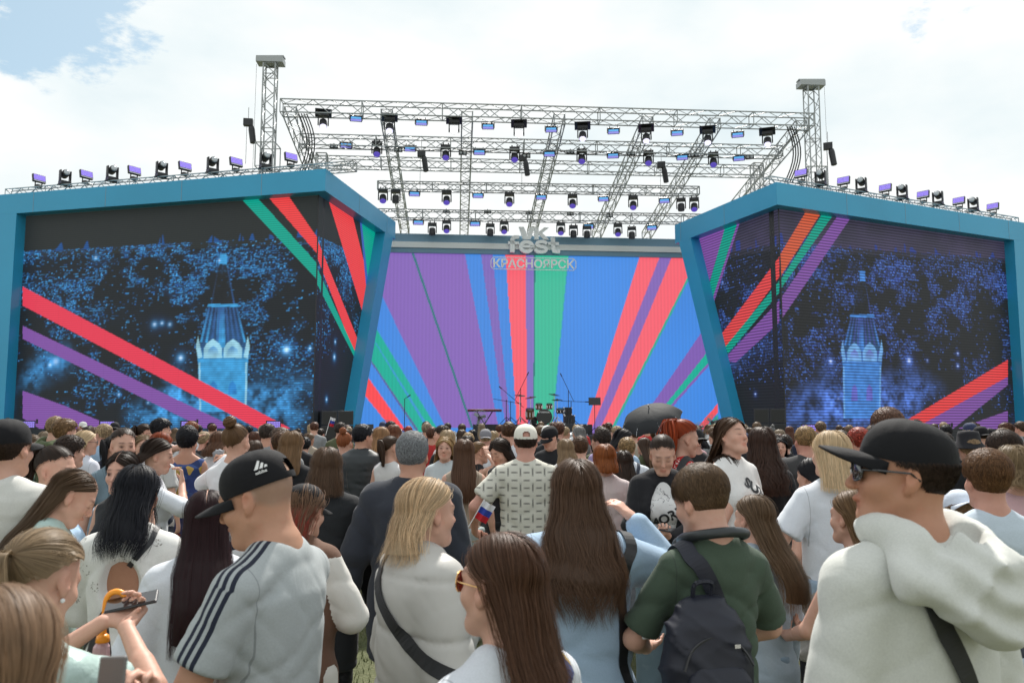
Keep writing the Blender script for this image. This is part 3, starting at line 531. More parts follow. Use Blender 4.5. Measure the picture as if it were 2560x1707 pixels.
def mk_strobe():
    r = empty('strobe_light', (0, 0, 0), 0, 'x', 'stage light', 'strobe panels hung under the roof')
    T = tilt('X', 28)
    m = MB().box((0, 0, -.16), (.46, .14, .24), T); m.box((-.15, 0, -.02), (.03, .05, .1)); m.box((.15, 0, -.02), (.03, .05, .1)); m.box((-.245, 0, -.13), (.02, .12, .2)); m.box((.245, 0, -.13), (.02, .12, .2)); m.build('housing', M['black'], r, bevel=.01)
    MB().box(T @ Vector((0, -.075, .03)) + Vector((0, 0, -.16)), (.38, .012, .07), T).build('lamp_strip', M['cyan'], r)
    MB().box(T @ Vector((0, -.075, -.055)) + Vector((0, 0, -.16)), (.40, .012, .08), T).build('cell_strip', M['strobe'], r)
    return r
def mk_blinder():
    r = empty('blinder_light', (0, 0, 0), 0, 'x', 'stage light', 'two-eyed blinders hung under the roof')
    MB().box((0, 0, -.12), (.34, .10, .17)).box((0, 0, -.02), (.04, .04, .06)).build('housing', M['black'], r, bevel=.01)
    for s in (-1, 1): MB().lathe([(.062, 0), (.055, .012), (.02, .002)], 14, Matrix.Translation((s * .08, -.052, -.12)) @ Matrix.Rotation(R(90), 4, 'X')).build('lamp', M['glass'], r)
    return r
def mk_hoist():
    r = empty('chain_hoist', (0, 0, 0), 0, 'x', 'hoist', 'chain hoists hanging in the roof')
    MB().box((0, 0, .18), (.36, .22, .28)).tube((0, 0, .3), (0, 0, .8), .012, 5).build('motor', M['black'], r, bevel=.03)
    MB().lathe([(.08, -.68), (.12, -.66), (.125, -.1), (.10, .02)], 12, Matrix.Rotation(R(-8), 4, 'Y') @ Matrix.Translation((.12, 0, 0))).build('chain_bag', M['black'], r)
    MB().tube((-.05, 0, .1), (-.05, 0, -1.5), .008, 4).build('chain', M['black'], r)
    return r
def mk_top_head():
    r = empty('moving_head_light', (0, 0, 0), 0, 'x', 'stage light', 'moving heads standing on the wings')
    MB().box((0, 0, .07), (.36, .30, .14)).box((0, 0, -.02), (.5, .1, .04)).build('base', M['black'], r, bevel=.02)
    for s in (-1, 1): MB().box((s * .17, 0, .33), (.05, .17, .42)).build('yoke_arm', M['black'], r, bevel=.02)
    Rm = Matrix.Translation((0, 0, .42)) @ Matrix.Rotation(R(78), 4, 'X')
    MB().lathe([(.08, -.2), (.13, -.15), (.135, .08), (.12, .14)], 16, Rm).build('head', M['black'], r)
    MB().lathe([(.105, .139), (.10, .16), (.05, .172), (.001, .175)], 16, Rm).build('lens', M['glass'], r, smooth=True)
    return r
def mk_panel():
    r = empty('led_panel_light', (0, 0, 0), 0, 'x', 'stage light', 'violet panels standing on the wings')
    T = tilt('X', -12)
    MB().box((0, 0, .34), (.46, .10, .30), T).box((0, .0, .06), (.2, .2, .1)).box((-.12, 0, .14), (.03, .05, .16)).box((.12, 0, .14), (.03, .05, .16)).build('housing', M['black'], r, bevel=.012)
    m = MB()
    for i in range(9):
        for j in range(4): m.box(T @ Vector((-.188 + i * .047, -.056, .10 - j * .052)) + Vector((0, 0, .34)), (.040, .01, .042), T)
    m.build('cells', M['cells'], r); MB().box(T @ Vector((0, -.056, -.115)) + Vector((0, 0, .34)), (.42, .01, .03), T).build('white_bar', M['whitep'], r)
    return r
PROTO = {}
def put(kind, p, label, yaw_extra=0, sc_=1.0):
    mk, key = kind
    if key not in PROTO: PROTO[key] = mk(); o = PROTO[key]
    else: o = copy_tree(PROTO[key])
    o.location = p; o.rotation_euler = (0, 0, facecam(p) + yaw_extra); o.scale = (sc_,) * 3; o['label'] = label; return o
K_A = (lambda: mk_head('dimlit', True, -62), 'A'); K_L = (lambda: mk_head('lit', True, -20), 'L'); K_B = (lambda: mk_head('lens', False, -55), 'B'); K_D = (lambda: mk_head('lens', False, -88, dark=True), 'D')
K_S = (mk_strobe, 'S'); K_BL = (mk_blinder, 'BL'); K_H = (mk_hoist, 'H'); K_TH = (mk_top_head, 'TH'); K_P = (mk_panel, 'P')
ordn = ['leftmost', 'second', 'third', 'fourth', 'fifth', 'sixth', 'seventh', 'eighth', 'ninth', 'tenth', 'eleventh']
def row(kind, pts, Yf, what, sc_=1.0, top=True):
    for k, (x, y) in enumerate(pts):
        Y = Yf(x); p = dd(x, y, Y); put(kind, p, '%s from left, %s' % (ordn[k], what) if k else 'leftmost, %s' % what, 0, sc_)
fy = lambda dep: (lambda x: 29 + dep + (x - 617) / 1250 * 1.55)
row(K_A, [(743, 257), (895, 267), (1338, 286), (1484, 291), (1625, 295), (1762, 299)], fy(.1), 'dim moving head with a square plate under the front truss')
row(K_L, [(1043, 273), (1192, 281)], fy(.1), 'brightly lit white moving head under the front truss')
row(K_S, [(818, 263), (968, 272), (1121, 281), (1266, 288), (1409, 292), (1555, 296), (1694, 300)], fy(.1), 'strobe panel under the front truss')
row(K_B, [(866, 322), (1024, 330), (1182, 335), (1336, 339), (1489, 343), (1638, 347)], fy(2.3), 'violet moving head under the second truss', 1.06)
row(K_S, [(795, 324), (942, 332), (1101, 340), (1262, 344), (1408, 348), (1567, 352), (1697, 354)], fy(2.3), 'strobe panel under the second truss', 1.05)
row(K_BL, [(767, 330), (915, 338), (1063, 345), (1209, 352), (1310, 343), (1449, 347), (1595, 350), (1722, 355)], fy(2.3), 'blinder under the second truss', 1.0)
row(K_B, [(880, 431), (1026, 435), (1170, 439), (1315, 443), (1454, 447), (1594, 451)], lambda x: 33.2 + (x - 868) / 736 * .8, 'violet moving head on the upper hung truss', 1.03)
row(K_D, [(909, 433), (1564, 452)], lambda x: 33.2 + (x - 868) / 736 * .8, 'unlit moving head on the upper hung truss', 1.0)
row(K_S, [(952, 436), (1098, 440), (1243, 444), (1386, 448), (1526, 452)], lambda x: 33.2 + (x - 868) / 736 * .8, 'strobe panel on the upper hung truss', 1.0)
Y5 = lambda x: 33.9 + (x - 880) / 760 * 1.0
row(K_S, [(961, 502), (1091, 505), (1352, 511), (1497, 514)], Y5, 'strobe panel on the lower hung truss', .98)
row(K_D, [(993, 509), (1126, 511), (1317, 515), (1348, 516), (1451, 518)], Y5, 'unlit moving head on the lower hung truss', .95)
row(K_B, [(1026, 503), (1158, 505), (1288, 508), (1419, 511)], Y5, 'violet moving head on the lower hung truss', .95)
row(K_BL, [(1025, 480), (1120, 481), (1215, 483), (1310, 486), (1400, 490)], Y5, 'blinder on top of the lower hung truss', .9)
for x, y, Y, lb in ((968, 362, 33.3, 'left of three black hoists above the upper hung truss'), (1201, 372, 33.6, 'middle of three black hoists above the upper hung truss'), (1519, 388, 33.9, 'right of three black hoists above the upper hung truss'), (570, 292, 29, 'black hoist outside the left front tower'), (1902, 346, 30.6, 'black hoist outside the right front tower')):
    put(K_H, dd(x, y, Y), lb, random.uniform(-.2, .2), .95)
k = 0
for xs, W3, nm in (((90, 198, 308, 424, 541, 667), LW, 'left'), ((1840, 1937, 2032, 2118, 2199, 2276), RW, 'right')):
    for i, x in enumerate(xs):
        p = onwing(x, W3); put(K_P, p + UP * (ZW + .14), '%s violet LED panel from left on top of the %s wing' % (ordn[i], nm), R(35 if nm == 'left' else -35) * 0 + (.5 if nm == 'left' else -.35), 1.0)
for xs, W3, nm in (((150, 258, 371, 488, 609), LW, 'left'), ((1884, 1977, 2070, 2151, 2231), RW, 'right')):
    for i, x in enumerate(xs):
        p = onwing(x, W3); put(K_TH, p + UP * (ZW + .16), '%s upright moving head from left on top of the %s wing' % (ordn[i], nm), (.35 if nm == 'left' else -.25), 1.0)
# cables sagging along the trusses
CN = ['first', 'second', 'third', 'fourth', 'fifth', 'sixth', 'seventh']
for k in range(7):
    p, q = roofp(2 + k * 2.2, 2.3, -.25), roofp(4 + k * 2.2, 2.3, -.25); pts = [p.lerp(q, t / 8) - UP * (.14 * math.sin(math.pi * t / 8)) for t in range(9)]; tag(MB().pipe(pts, .018, 6).build('cable', M['black']), '%s sagging black cable from the left along the second roof truss' % CN[k], 'cable', 'cables sagging along the second roof truss')
for s_ in (.6, Lf - .9):
    for j in range(4):
        p, q = roofp(s_ + .1 * j, .2, -.1), roofp(s_ + .1 * j, .6, -2.2); tag(MB().pipe([p.lerp(q, t / 8) + Vector((.3 * math.sin(math.pi * t / 8), 0, 0)) for t in range(9)], .025, 6).build('cable', M['black']), '%s of four thick black cables hanging at the %s end of the front roof truss' % (CN[j], 'left' if s_ < 5 else 'right'), 'cable', 'cables hanging at the ends of the front truss')
# ---------------------------------------------------------------- stage floor and what stands on it
PP = lambda x, y, Y: dd(x, y, Y)
def at(x, Y): p = dd(x, 965, Y); return Vector((p.x, p.y, 0))
st = empty('stage_platform', at(1250, 29), R(4), 'black stage platform with riser in front of the backdrop', 'stage')
MB().box((0, 3.2, .62), (24, 6.6, 1.24)).build('deck', M['deck'], st); MB().box((-.2, 3.0, 1.24 + .2), (4.6, 2.0, .4)).build('drum_riser', M['deck'], st)
ZD = 1.242
def stand(p, h, top=None, legs=.32, name='mic_stand', lb='', grp='microphone stands on the stage', boom=None, z0=None, cat='microphone stand'):
    r = empty(name, (p.x, p.y, z0 or ZD), 0, lb, cat, grp); m = MB()
    for k in range(3): a = 2.1 * k + .4; m.tube((0, 0, .28), (legs * math.cos(a), legs * math.sin(a), .01), .012, 5)
    m.tube((0, 0, .1), (0, 0, h), .014, 6); m.build('stand', M['black'], r)
    if boom: MB().tube(boom[0], boom[1], .011, 5).tube(boom[1], Vector(boom[1]) + (Vector(boom[1]) - Vector(boom[0])).normalized() * .14, .022, 8).build('boom', M['black'], r)
    return r
ZR = 1.645
stand(at(929, 30), 1.35, lb='microphone stand at far left of the stage', boom=((-.02, 0, 1.35), (.1, 0, 1.43)))
for (x, h, b0, b1, lb) in ((1163, 1.25, (-.5, 0, 1.28), (.45, 0, 1.12), 'low boom stand left of the drums'), (1173, 1.2, (.5, 0, .95), (-.35, 0, 1.68), 'crossed boom stand left of the drums'), (1196, 1.7, (-.22, 0, 1.25), (.25, 0, 2.2), 'tall overhead boom stand left of the drums'), (1306, 1.6, (.2, 0, 1.2), (-.25, 0, 2.15), 'tall overhead boom stand right of the drums'), (1312, 1.2, (-.4, 0, 1.2), (.55, 0, 1.17), 'T shaped bar stand right of the drums'), (1680, 1.35, (0, 0, 1.35), (-.1, 0, 1.42), 'microphone stand near the right wing')):
    stand(at(x, 31 if x != 1680 else 30), h - (.3 if x != 1680 else 0), lb=lb, z0=ZR if x != 1680 else ZD, boom=(Vector(b0) - Vector((0, 0, .3)), Vector(b1) - Vector((0, 0, .3))) if x != 1680 else (b0, b1))
# music stand
ms_ = stand(at(1366, 30.5), 1.15, lb='black music stand right of the drums', name='music_stand', grp=None, cat='music stand'); MB().box((0, -.03, 1.28), (.46, .02, .30), tilt('X', -15)).build('desk', M['black'], ms_)
# keyboard
kb = empty('keyboard', (at(1113, 30.5).x, at(1113, 30.5).y, ZD), R(2), 'long dark keyboard with a red body on an X stand', 'keyboard')
MB().box((0, 0, .93), (1.3, .32, .09)).build('body', M['red'], kb, bevel=.01); MB().box((0, -.163, .92), (1.26, .01, .05)).build('panel', M['black'], kb); MB().box((0, -.06, .98), (1.1, .15, .012)).build('keys', M['whitep'], kb)
MB().tube((-.3, 0, .9), (.25, 0, .02), .02, 6).tube((.3, 0, .9), (-.25, 0, .02), .02, 6).build('stand', M['black'], kb)
# drum kit: each drum is its own instrument
def drum(x, zc, Y, r, dp, axis, lb, mt='wood', logo=False, name='drum'):
    p = at(x, Y); o = empty(name, (p.x, p.y, zc), 0, lb, 'drum', 'drum kit on the riser'); A_ = Matrix.Rotation(R(90), 4, 'X') if axis == 'y' else Matrix.Rotation(R(12), 4, 'X')
    MB().lathe([(r * .98, -dp / 2), (r, -dp / 2 + .01), (r, dp / 2 - .01), (r * .98, dp / 2)], 28, A_).build('shell', M[mt], o, smooth=False)
    for s in (-1, 1): MB().lathe([(r * 1.03, s * dp / 2 - .012), (r * 1.03, s * dp / 2 + .012)], 28, A_).build('hoop', M['chrome' if axis != 'y' else 'black'], o)
    hd = MB().lathe([(r * .97, dp / 2 + .013), (r * .97, dp / 2 + .016)], 28, A_).build('drum_head', M['skinhead'], o)
    m = MB()
    for k in range(8):
        t = 2 * math.pi * k / 8; m.box(A_ @ Vector((r * 1.03 * math.cos(t), r * 1.03 * math.sin(t), 0)), (.022, .022, dp * .55 if axis != 'y' else .03))
    m.build('lugs', M['chrome'], o)
    if logo:
        me = text_mesh('YAMAHA', .085, .002, .002, 'lettering'); t = link('lettering', me, M['whitep'], o); t.location = (.02, -dp / 2 - .02, r * .50); t.rotation_euler = (R(90), 0, 0)
        MB().lathe([(.030, 0), (.026, .003)], 16, Matrix.Translation((-.22, -dp / 2 - .018, r * .50 + .03)) @ Matrix.Rotation(R(90), 4, 'X')).build('emblem', M['whitep'], o)
    return o
drum(1250, ZR + .29, 30.6, .29, .42, 'y', 'big bass drum with a black front head and white lettering', logo=True, name='bass_drum')
drum(1217, ZR + .40, 30.5, .16, .38, 'z', 'brown floor tom left of the bass drum'); drum(1238, ZR + .68, 30.6, .13, .2, 'z', 'left of two small brown rack toms above the bass drum'); drum(1262, ZR + .69, 30.6, .115, .18, 'z', 'right of two small brown rack toms above the bass drum')
drum(1287, ZR + .52, 30.7, .16, .14, 'z', 'dark snare drum right of the bass drum', mt='black')
for (x, z_, ti, lb) in ((1194, 1.10, 4, 'thin crash cymbal far left of the kit'), (1219, 1.02, -10, 'large dark cymbal above the floor tom'), (1273, 1.13, 8, 'cymbal right above the toms'), (1280, .93, 0, 'low hi-hat cymbal right of the kit')):
    p = at(x, 30.7); c = empty('cymbal', (p.x, p.y, ZR), 0, lb, 'cymbal', 'cymbals of the drum kit')
    MB().lathe([(.22, 0), (.12, .018), (.04, .028), (.035, .045), (.005, .05)], 24, Matrix.Translation((0, 0, z_)) @ Matrix.Rotation(R(ti), 4, 'Y') @ Matrix.Rotation(R(10), 4, 'X')).build('plate', M['cym'], c)
    m = MB().tube((0, 0, 0.02), (0, 0, z_), .012, 6)
    for k in range(3): a = 2.1 * k; m.tube((0, 0, .3), (.26 * math.cos(a), .26 * math.sin(a), .01), .012, 5)
    m.build('stand', M['chrome'], c)
# small black gear on the riser, speakers, monitors, fans
def crate(x, Y, z0, dims, lb, name='equipment_case', cat='case', m_='black', grp=None):
    p = at(x, Y); o = empty(name, (p.x, p.y, z0), R(4), lb, cat, grp); MB().box((0, 0, dims[2] / 2), dims).build('body', M[m_], o, bevel=.015)
    m = MB()
    for sx in (-1, 1):
        for sz_ in (0, 1): m.box((sx * (dims[0] / 2 - .02), -dims[1] / 2 - .004, .02 + sz_ * (dims[2] - .04)), (.045, .012, .045))
    m.build('corners', M['chrome'], o); return o
crate(1307, 31.2, ZR, (.42, .4, .36), 'black amplifier case on the riser right of the drums'); crate(1303, 31.3, ZR + .362, (.34, .34, .3), 'smaller black case on top of the amplifier case')
crate(1320, 30.2, ZD, (.9, .5, .42), 'low black covered desk right of the riser'); crate(1225, 30.9, ZR, (.26, .3, .30), 'small black case behind the floor tom')
def line_speaker(x, Y, n, w_, h_, lb, y0=.2):
    p = at(x, Y); o = empty('speaker_stack', (p.x, p.y, 0), facecam(p), lb, 'speaker stack', 'speaker stacks beside the wings')
    for c in range(2):
        for k in range(n):
            b = MB().box(((c - .5) * w_, 0, y0 + (k + .5) * h_), (w_ - .02, .7, h_ - .02)).build('cabinet', M['black'], o, bevel=.012)
            g_ = MB().box(((c - .5) * w_, -.356, y0 + (k + .5) * h_), (w_ - .12, .012, h_ - .12)).build('grille', M['rubber'], b)
    return o
line_speaker(775, 26.5, 4, .52, .48, 'black stacked speakers at the foot of the left wing fold'); line_speaker(1768, 27.3, 4, .52, .50, 'black stacked speakers at the foot of the right wing fold')
def monitor(x, Y, z0, lb):
    p = at(x, Y); o = empty('stage_monitor', (p.x, p.y, z0), facecam(p), lb, 'stage monitor', 'small black monitors near the left wing'); MB().prism([(-.25, -.2, 0), (-.25, .25, 0), (-.25, .2, .42), (-.25, -.05, .42)], (.5, 0, 0)).build('cabinet', M['black'], o, bevel=.02)
    MB().lathe([(.16, 0), (.14, .015)], 18, Matrix.Translation((0, -.17, .2)) @ Matrix.Rotation(R(72), 4, 'X')).build('grille', M['rubber'], o)
monitor(816, 28.5, ZD, 'left of two black monitors at the foot of the left end pier'); monitor(842, 28.6, ZD, 'right of two black monitors at the foot of the left end pier')
def fan(x, Y, z0, r, lb):
    p = at(x, Y); o = empty('drum_fan', (p.x, p.y, z0), facecam(p), lb, 'fan', 'large fans on the stage edge'); m = MB()
    for rr in (r, r * .8, r * .6, r * .4, r * .2):
        pts = [Vector((rr * math.cos(t * math.pi / 12), -.08 * (1 - rr / r), r + .1 + rr * math.sin(t * math.pi / 12))) for t in range(25)]; m.path(pts, .006, 4)
    for k in range(16): a = k * math.pi / 8; m.tube((0, -.08, r + .1), (r * math.cos(a), 0, r + .1 + r * math.sin(a)), .005, 4)
    m.build('guard', M['paleblue'], o); m = MB()
    for k in range(3):
        a = k * 2.094 + .3; c_ = Vector((math.cos(a), 0, math.sin(a))) * r * .5 + Vector((0, .03, r + .1)); m.box(c_, (r * .55, .012, r * .36), Matrix.Rotation(-a, 3, 'Y') @ Matrix.Rotation(.4, 3, 'X'))
    m.build('blades', M['paleblue'], o); MB().lathe([(.07, -.05), (.07, .1)], 12, Matrix.Translation((0, 0, r + .1)) @ Matrix.Rotation(R(90), 4, 'X')).box((0, .05, .05), (.3, .25, .1)).build('motor', M['black'], o)
fan(1101, 28.6, ZD + .25, .30, 'fan on the stage edge below the keyboard'); fan(888, 29.4, ZD, .24, 'fan beside the foot of the left end pier'); fan(1636, 29.5, ZD + .1, .28, 'fan by the foot of the right end pier'); fan(1606, 29.2, ZD, .20, 'smaller pale fan left of the right pier fan')
# wrapped equipment under clear sheeting
def tarped(x, Y, w_, h_, lb, z0=.55):
    p = at(x, Y); ns, nz = 40, 18; r = np.random.RandomState(int(x)); S, T_ = np.meshgrid(np.linspace(0, 1, ns), np.linspace(0, 1, nz)); ang = T_ * math.pi * .75
    X_ = (S - .5) * w_ * (1 + .08 * np.sin(S * 9)); Yq = -.35 * np.cos(ang * .9); Zq = z0 + (h_ * np.clip(np.sin(ang), 0, 1) ** .35) + .03 * noise2(S * 10, T_ * 10, int(x) % 50, .7) - .03 * np.abs(np.sin(S * 23 + T_ * 5)); Zq = np.where(T_ < .02, z0, Zq)
    Yq += .05 * noise2(S * 20, T_ * 8, 5, 1.)
    V = np.stack([X_, Yq, Zq], -1).reshape(-1, 3); idx = np.arange(ns * nz).reshape(nz, ns); F = np.stack([idx[:-1, :-1], idx[:-1, 1:], idx[1:, 1:], idx[1:, :-1]], -1).reshape(-1, 4)
    me = np_mesh('wrapped_equipment', V, F, True); o = link('wrapped_equipment', me, M['tarp']); o.location = (p.x, p.y, 0); o.rotation_euler.z = R(4); sl = o.modifiers.new('s', 'SOLIDIFY'); sl.thickness = .03; tag(o, lb, 'equipment', 'equipment wrapped in clear sheeting at the stage edge')
tarped(985, 28.4, 1.9, .85, 'crinkled clear sheet over a monitor left of the keyboard'); tarped(1240, 28.5, 2.6, .83, 'long clear sheet over monitors in front of the drums'); tarped(1470, 28.5, 1.5, .78, 'grey sheeted wedge under the open umbrella'); tarped(1580, 28.6, 2.2, .80, 'grey sheeted table right of the open umbrella'); tarped(870, 28.2, 1.6, .95, 'clear sheet by the foot of the left pier'); tarped(1700, 28.0, 1.2, .85, 'clear sheet by the foot of the right pier')
# floor lights in front of the wings
def floor_light(x, y, Y, lb):
    p = dd(x, y, Y); o = empty('floor_panel_light', (p.x, p.y, p.z), facecam(p), lb, 'stage light', 'violet floor panels in front of the wings')
    MB().box((0, .04, 0), (.46, .08, .26)).box((.27, .03, .1), (.06, .06, .14)).box((0, .04, -p.z / 2), (.05, .05, p.z)).build('housing', M['black'], o); m = MB()
    for i in range(8):
        for j in range(3): m.box((-.17 + i * .05, -.006, .07 - j * .065), (.042, .01, .05))
    m.build('cells', M['cells'], o)
for i, x in enumerate((62, 246, 432, 628)): floor_light(x, 975, 25.5, '%s violet floor panel from left in front of the left wing' % ordn[i])
for i, x in enumerate((1858, 2165, 2320)): floor_light(x, 983, 26.0, '%s violet floor panel from left in front of the right wing' % ordn[i])
# ================================================================ people: signed-distance bodies turned into one mesh
def smin(a, b, k):
    h = np.clip(.5 + .5 * (b - a) / k, 0, 1); return b * (1 - h) + a * h - k * h * (1 - h)
def smax(a, b, k): return -smin(-a, -b, k)
def axis(lo, hi, h0, foc=()):
    xs = [lo]; 
    while xs[-1] < hi:
        x = xs[-1]; h = h0
        for (a, b, hh) in foc:
            dd_ = max(a - x, x - b, 0); h = min(h, hh + dd_ * .25)
        xs.append(x + h)
    return np.array(xs)
class Field:
    def __init__(s, xs, ys, zs): s.ax = (xs, ys, zs); s.F = np.full((len(xs), len(ys), len(zs)), .3, np.float32)
    def sub(s, lo, hi):
        sl = []
        for a, l, h in zip(s.ax, lo, hi):
            i = int(np.searchsorted(a, l)); j = int(np.searchsorted(a, h)); sl.append(slice(max(i - 1, 0), min(j + 1, len(a))))
        X, Y, Z = np.ix_(*[a[q] for a, q in zip(s.ax, sl)]); return tuple(sl), X, Y, Z
    def put(s, fn, lo, hi, k=.02, op='u'):
        sl, X, Y, Z = s.sub([l - .05 - k for l in lo], [h + .05 + k for h in hi])
        if any(q.stop - q.start < 2 for q in sl): return
        d = fn(X, Y, Z); F = s.F[sl]
        if op == 'u': s.F[sl] = smin(F, d, k)
        elif op == 's': s.F[sl] = smax(F, -d, k)
    def cap(s, a, b, r1, r2, k=.02, fl=None, op='u'):
        """rounded cone a->b; fl=(direction, factor) flattens it"""
        a = np.array(a, float); b = np.array(b, float); ba = b - a; L2 = max(ba @ ba, 1e-9)
        def fn(X, Y, Z):
            px, py, pz = X - a[0], Y - a[1], Z - a[2]; t = np.clip((px * ba[0] + py * ba[1] + pz * ba[2]) / L2, 0, 1)
            qx, qy, qz = px - ba[0] * t, py - ba[1] * t, pz - ba[2] * t
            if fl is not None:
                n, f = fl; e = (qx * n[0] + qy * n[1] + qz * n[2]) * (f - 1); qx, qy, qz = qx + e * n[0], qy + e * n[1], qz + e * n[2]
            return np.sqrt(qx * qx + qy * qy + qz * qz) - (r1 + (r2 - r1) * t)
        m = max(r1, r2); s.put(fn, np.minimum(a, b) - m, np.maximum(a, b) + m, k, op)
    def ell(s, c, r, Rm=None, k=.02, op='u', zcut=None):
        c = np.array(c, float); r = np.array(r, float); m = r.max()
        def fn(X, Y, Z):
            x, y, z = X - c[0], Y - c[1], Z - c[2]
            if Rm is not None: x, y, z = (x * Rm[0, 0] + y * Rm[1, 0] + z * Rm[2, 0], x * Rm[0, 1] + y * Rm[1, 1] + z * Rm[2, 1], x * Rm[0, 2] + y * Rm[1, 2] + z * Rm[2, 2])
            k0 = np.sqrt((x / r[0]) ** 2 + (y / r[1]) ** 2 + (z / r[2]) ** 2); k1 = np.sqrt((x / r[0] ** 2) ** 2 + (y / r[1] ** 2) ** 2 + (z / r[2] ** 2) ** 2) + 1e-9
            return k0 * (k0 - 1) / k1
        s.put(fn, c - m, c + m, k, op)
    def loft(s, prof, k=.02, off=0, cx=0, sq=2.0):
        """vertical trunk: prof rows (z, half width, half depth, y centre)"""
        prof = np.array(sorted(prof)); z0, z1 = prof[0, 0], prof[-1, 0]; wm = prof[:, 1].max() + off; dm = prof[:, 2].max() + off
        def fn(X, Y, Z):
            z = Z.ravel(); w = np.interp(z, prof[:, 0], prof[:, 1]) + off; d = np.interp(z, prof[:, 0], prof[:, 2]) + off; y = np.interp(z, prof[:, 0], prof[:, 3])
            e = (np.abs((X - cx) / w) ** sq + np.abs((Y - y) / d) ** sq) ** (1 / sq); q = (e - 1) * np.minimum(w, d) * 1.0
            return smax(q, smax(z0 - Z + 0 * q, Z - z1 + 0 * q, .01), .02)
        ym = prof[:, 3]; s.put(fn, (cx - wm, ym.min() - dm, z0), (cx + wm, ym.max() + dm, z1), k)
    def mesh(s, colfn=None, uvfn=None, name='m', disp=None):
        F = s.F; xs, ys, zs = s.ax
        if disp is not None:
            near = np.abs(F) < .04; ii = np.nonzero(near); F[ii] += disp(xs[ii[0]], ys[ii[1]], zs[ii[2]])
        I = F < 0; nx, ny, nz = F.shape
        c = np.zeros((nx - 1, ny - 1, nz - 1), np.int8)
        for a in (0, 1):
            for b in (0, 1):
                for e in (0, 1): c += I[a:nx - 1 + a, b:ny - 1 + b, e:nz - 1 + e]
        act = (c > 0) & (c < 8); ci = np.array(np.nonzero(act)).T; n = len(ci)
        idx = np.full(act.shape, -1, np.int32); idx[act] = np.arange(n)
        acc = np.zeros((n, 3)); cnt = np.zeros(n); cor = [(a, b, e) for a in (0, 1) for b in (0, 1) for e in (0, 1)]
        val = {q: F[ci[:, 0] + q[0], ci[:, 1] + q[1], ci[:, 2] + q[2]].astype(float) for q in cor}
        for q in cor:
            for ax in range(3):
                if q[ax]: continue
                p = list(q); p[ax] = 1; p = tuple(p); a, b = val[q], val[p]; x = (a < 0) != (b < 0); t = np.where(x, a / np.where(x, a - b, 1), 0)
                pos = np.array(q, float)[None].repeat(n, 0); pos[:, ax] = t; acc += pos * x[:, None]; cnt += x
        fr = acc / cnt[:, None]; P = np.empty((n, 3))
        for ax in range(3): a = s.ax[ax]; i = ci[:, ax]; P[:, ax] = a[i] + fr[:, ax] * (a[i + 1] - a[i])
        quads = []
        for ax in range(3):
            sl0 = [slice(None)] * 3; sl1 = [slice(None)] * 3; sl0[ax] = slice(0, -1); sl1[ax] = slice(1, None); A_, B_ = I[tuple(sl0)], I[tuple(sl1)]
            o1, o2 = [(1, 2), (2, 0), (0, 1)][ax]; x = (A_ != B_); x = np.array(np.nonzero(x)).T
            lim = [nx - 1, ny - 1, nz - 1]; ok = (x[:, o1] > 0) & (x[:, o2] > 0) & (x[:, o1] < lim[o1]) & (x[:, o2] < lim[o2]); x = x[ok]
            g = lambda d1, d2: (lambda y: idx[y[:, 0], y[:, 1], y[:, 2]])(x - np.eye(3, dtype=int)[o1] * d1 - np.eye(3, dtype=int)[o2] * d2)
            q = np.stack([g(1, 1), g(0, 1), g(0, 0), g(1, 0)], 1); fl = ~A_[tuple(x.T)]; q[fl] = q[fl][:, ::-1]; quads.append(q)
        Q = np.concatenate(quads); Q = Q[(Q >= 0).all(1)]
        # one relax pass removes grid ripple
        E = np.concatenate([Q[:, [0, 1]], Q[:, [1, 2]], Q[:, [2, 3]], Q[:, [3, 0]]]); sm_ = np.zeros_like(P); ct = np.zeros(n)
        for k in range(3): sm_[:, k] = np.bincount(E[:, 0], P[E[:, 1], k], n) + np.bincount(E[:, 1], P[E[:, 0], k], n)
        ct = np.bincount(E[:, 0], minlength=n) + np.bincount(E[:, 1], minlength=n); P = P * .45 + .55 * sm_ / np.maximum(ct, 1)[:, None]
        return np_mesh(name, P, Q, True, cols=colfn(P) if colfn else None, uv=uvfn(P) if uvfn else None)
def foldnoise(seed, f=1.0):
    """creases: thin sharp ridges in a few pull directions, broken up by soft masks, over a gentle swell"""
    r = np.random.RandomState(seed); K = []
    for i in range(7):
        dv = np.array(((-1) ** i * (5 + 9 * r.rand()), r.randn() * 5, 6 + 14 * r.rand())) * f * (1 + .9 * (i > 3)); K.append((dv, r.rand() * 6.3, r.randn(3) * 5, r.rand() * 6.3, 1 if i < 4 else .55))
    def fn(x, y, z):
        wx = .035 * np.sin(8 * z + 4 * x + seed); wz = .03 * np.sin(11 * x + 6 * y + seed * 1.7) + .012 * np.sin(27 * x + 13 * z); v = .30 * np.sin(9 * f * x + 5 * z + seed) * np.sin(7 * f * z + 4 * y)
        for k, p, mk, mp_, a in K:
            m = np.clip(np.sin(x * mk[0] + y * mk[1] + z * mk[2] + mp_) * 1.4, 0, 1); c = 1 - np.abs(np.sin((x + wx) * k[0] + y * k[1] + (z + wz) * k[2] + p)); v = v + a * m * (c ** 4 * 1.5 - c * .25)
        return v
    return fn
def rot(yaw=0, pitch=0, roll=0):                 # yaw left +, pitch down +, roll right-ear-down +
    a, b, c = R(yaw), R(-pitch), R(roll)
    Rz = np.array([[math.cos(a), -math.sin(a), 0], [math.sin(a), math.cos(a), 0], [0, 0, 1]]); Rx = np.array([[1, 0, 0], [0, math.cos(b), -math.sin(b)], [0, math.sin(b), math.cos(b)]])
    Ry = np.array([[math.cos(c), 0, math.sin(c)], [0, 1, 0], [-math.sin(c), 0, math.cos(c)]]); return Rz @ Rx @ Ry
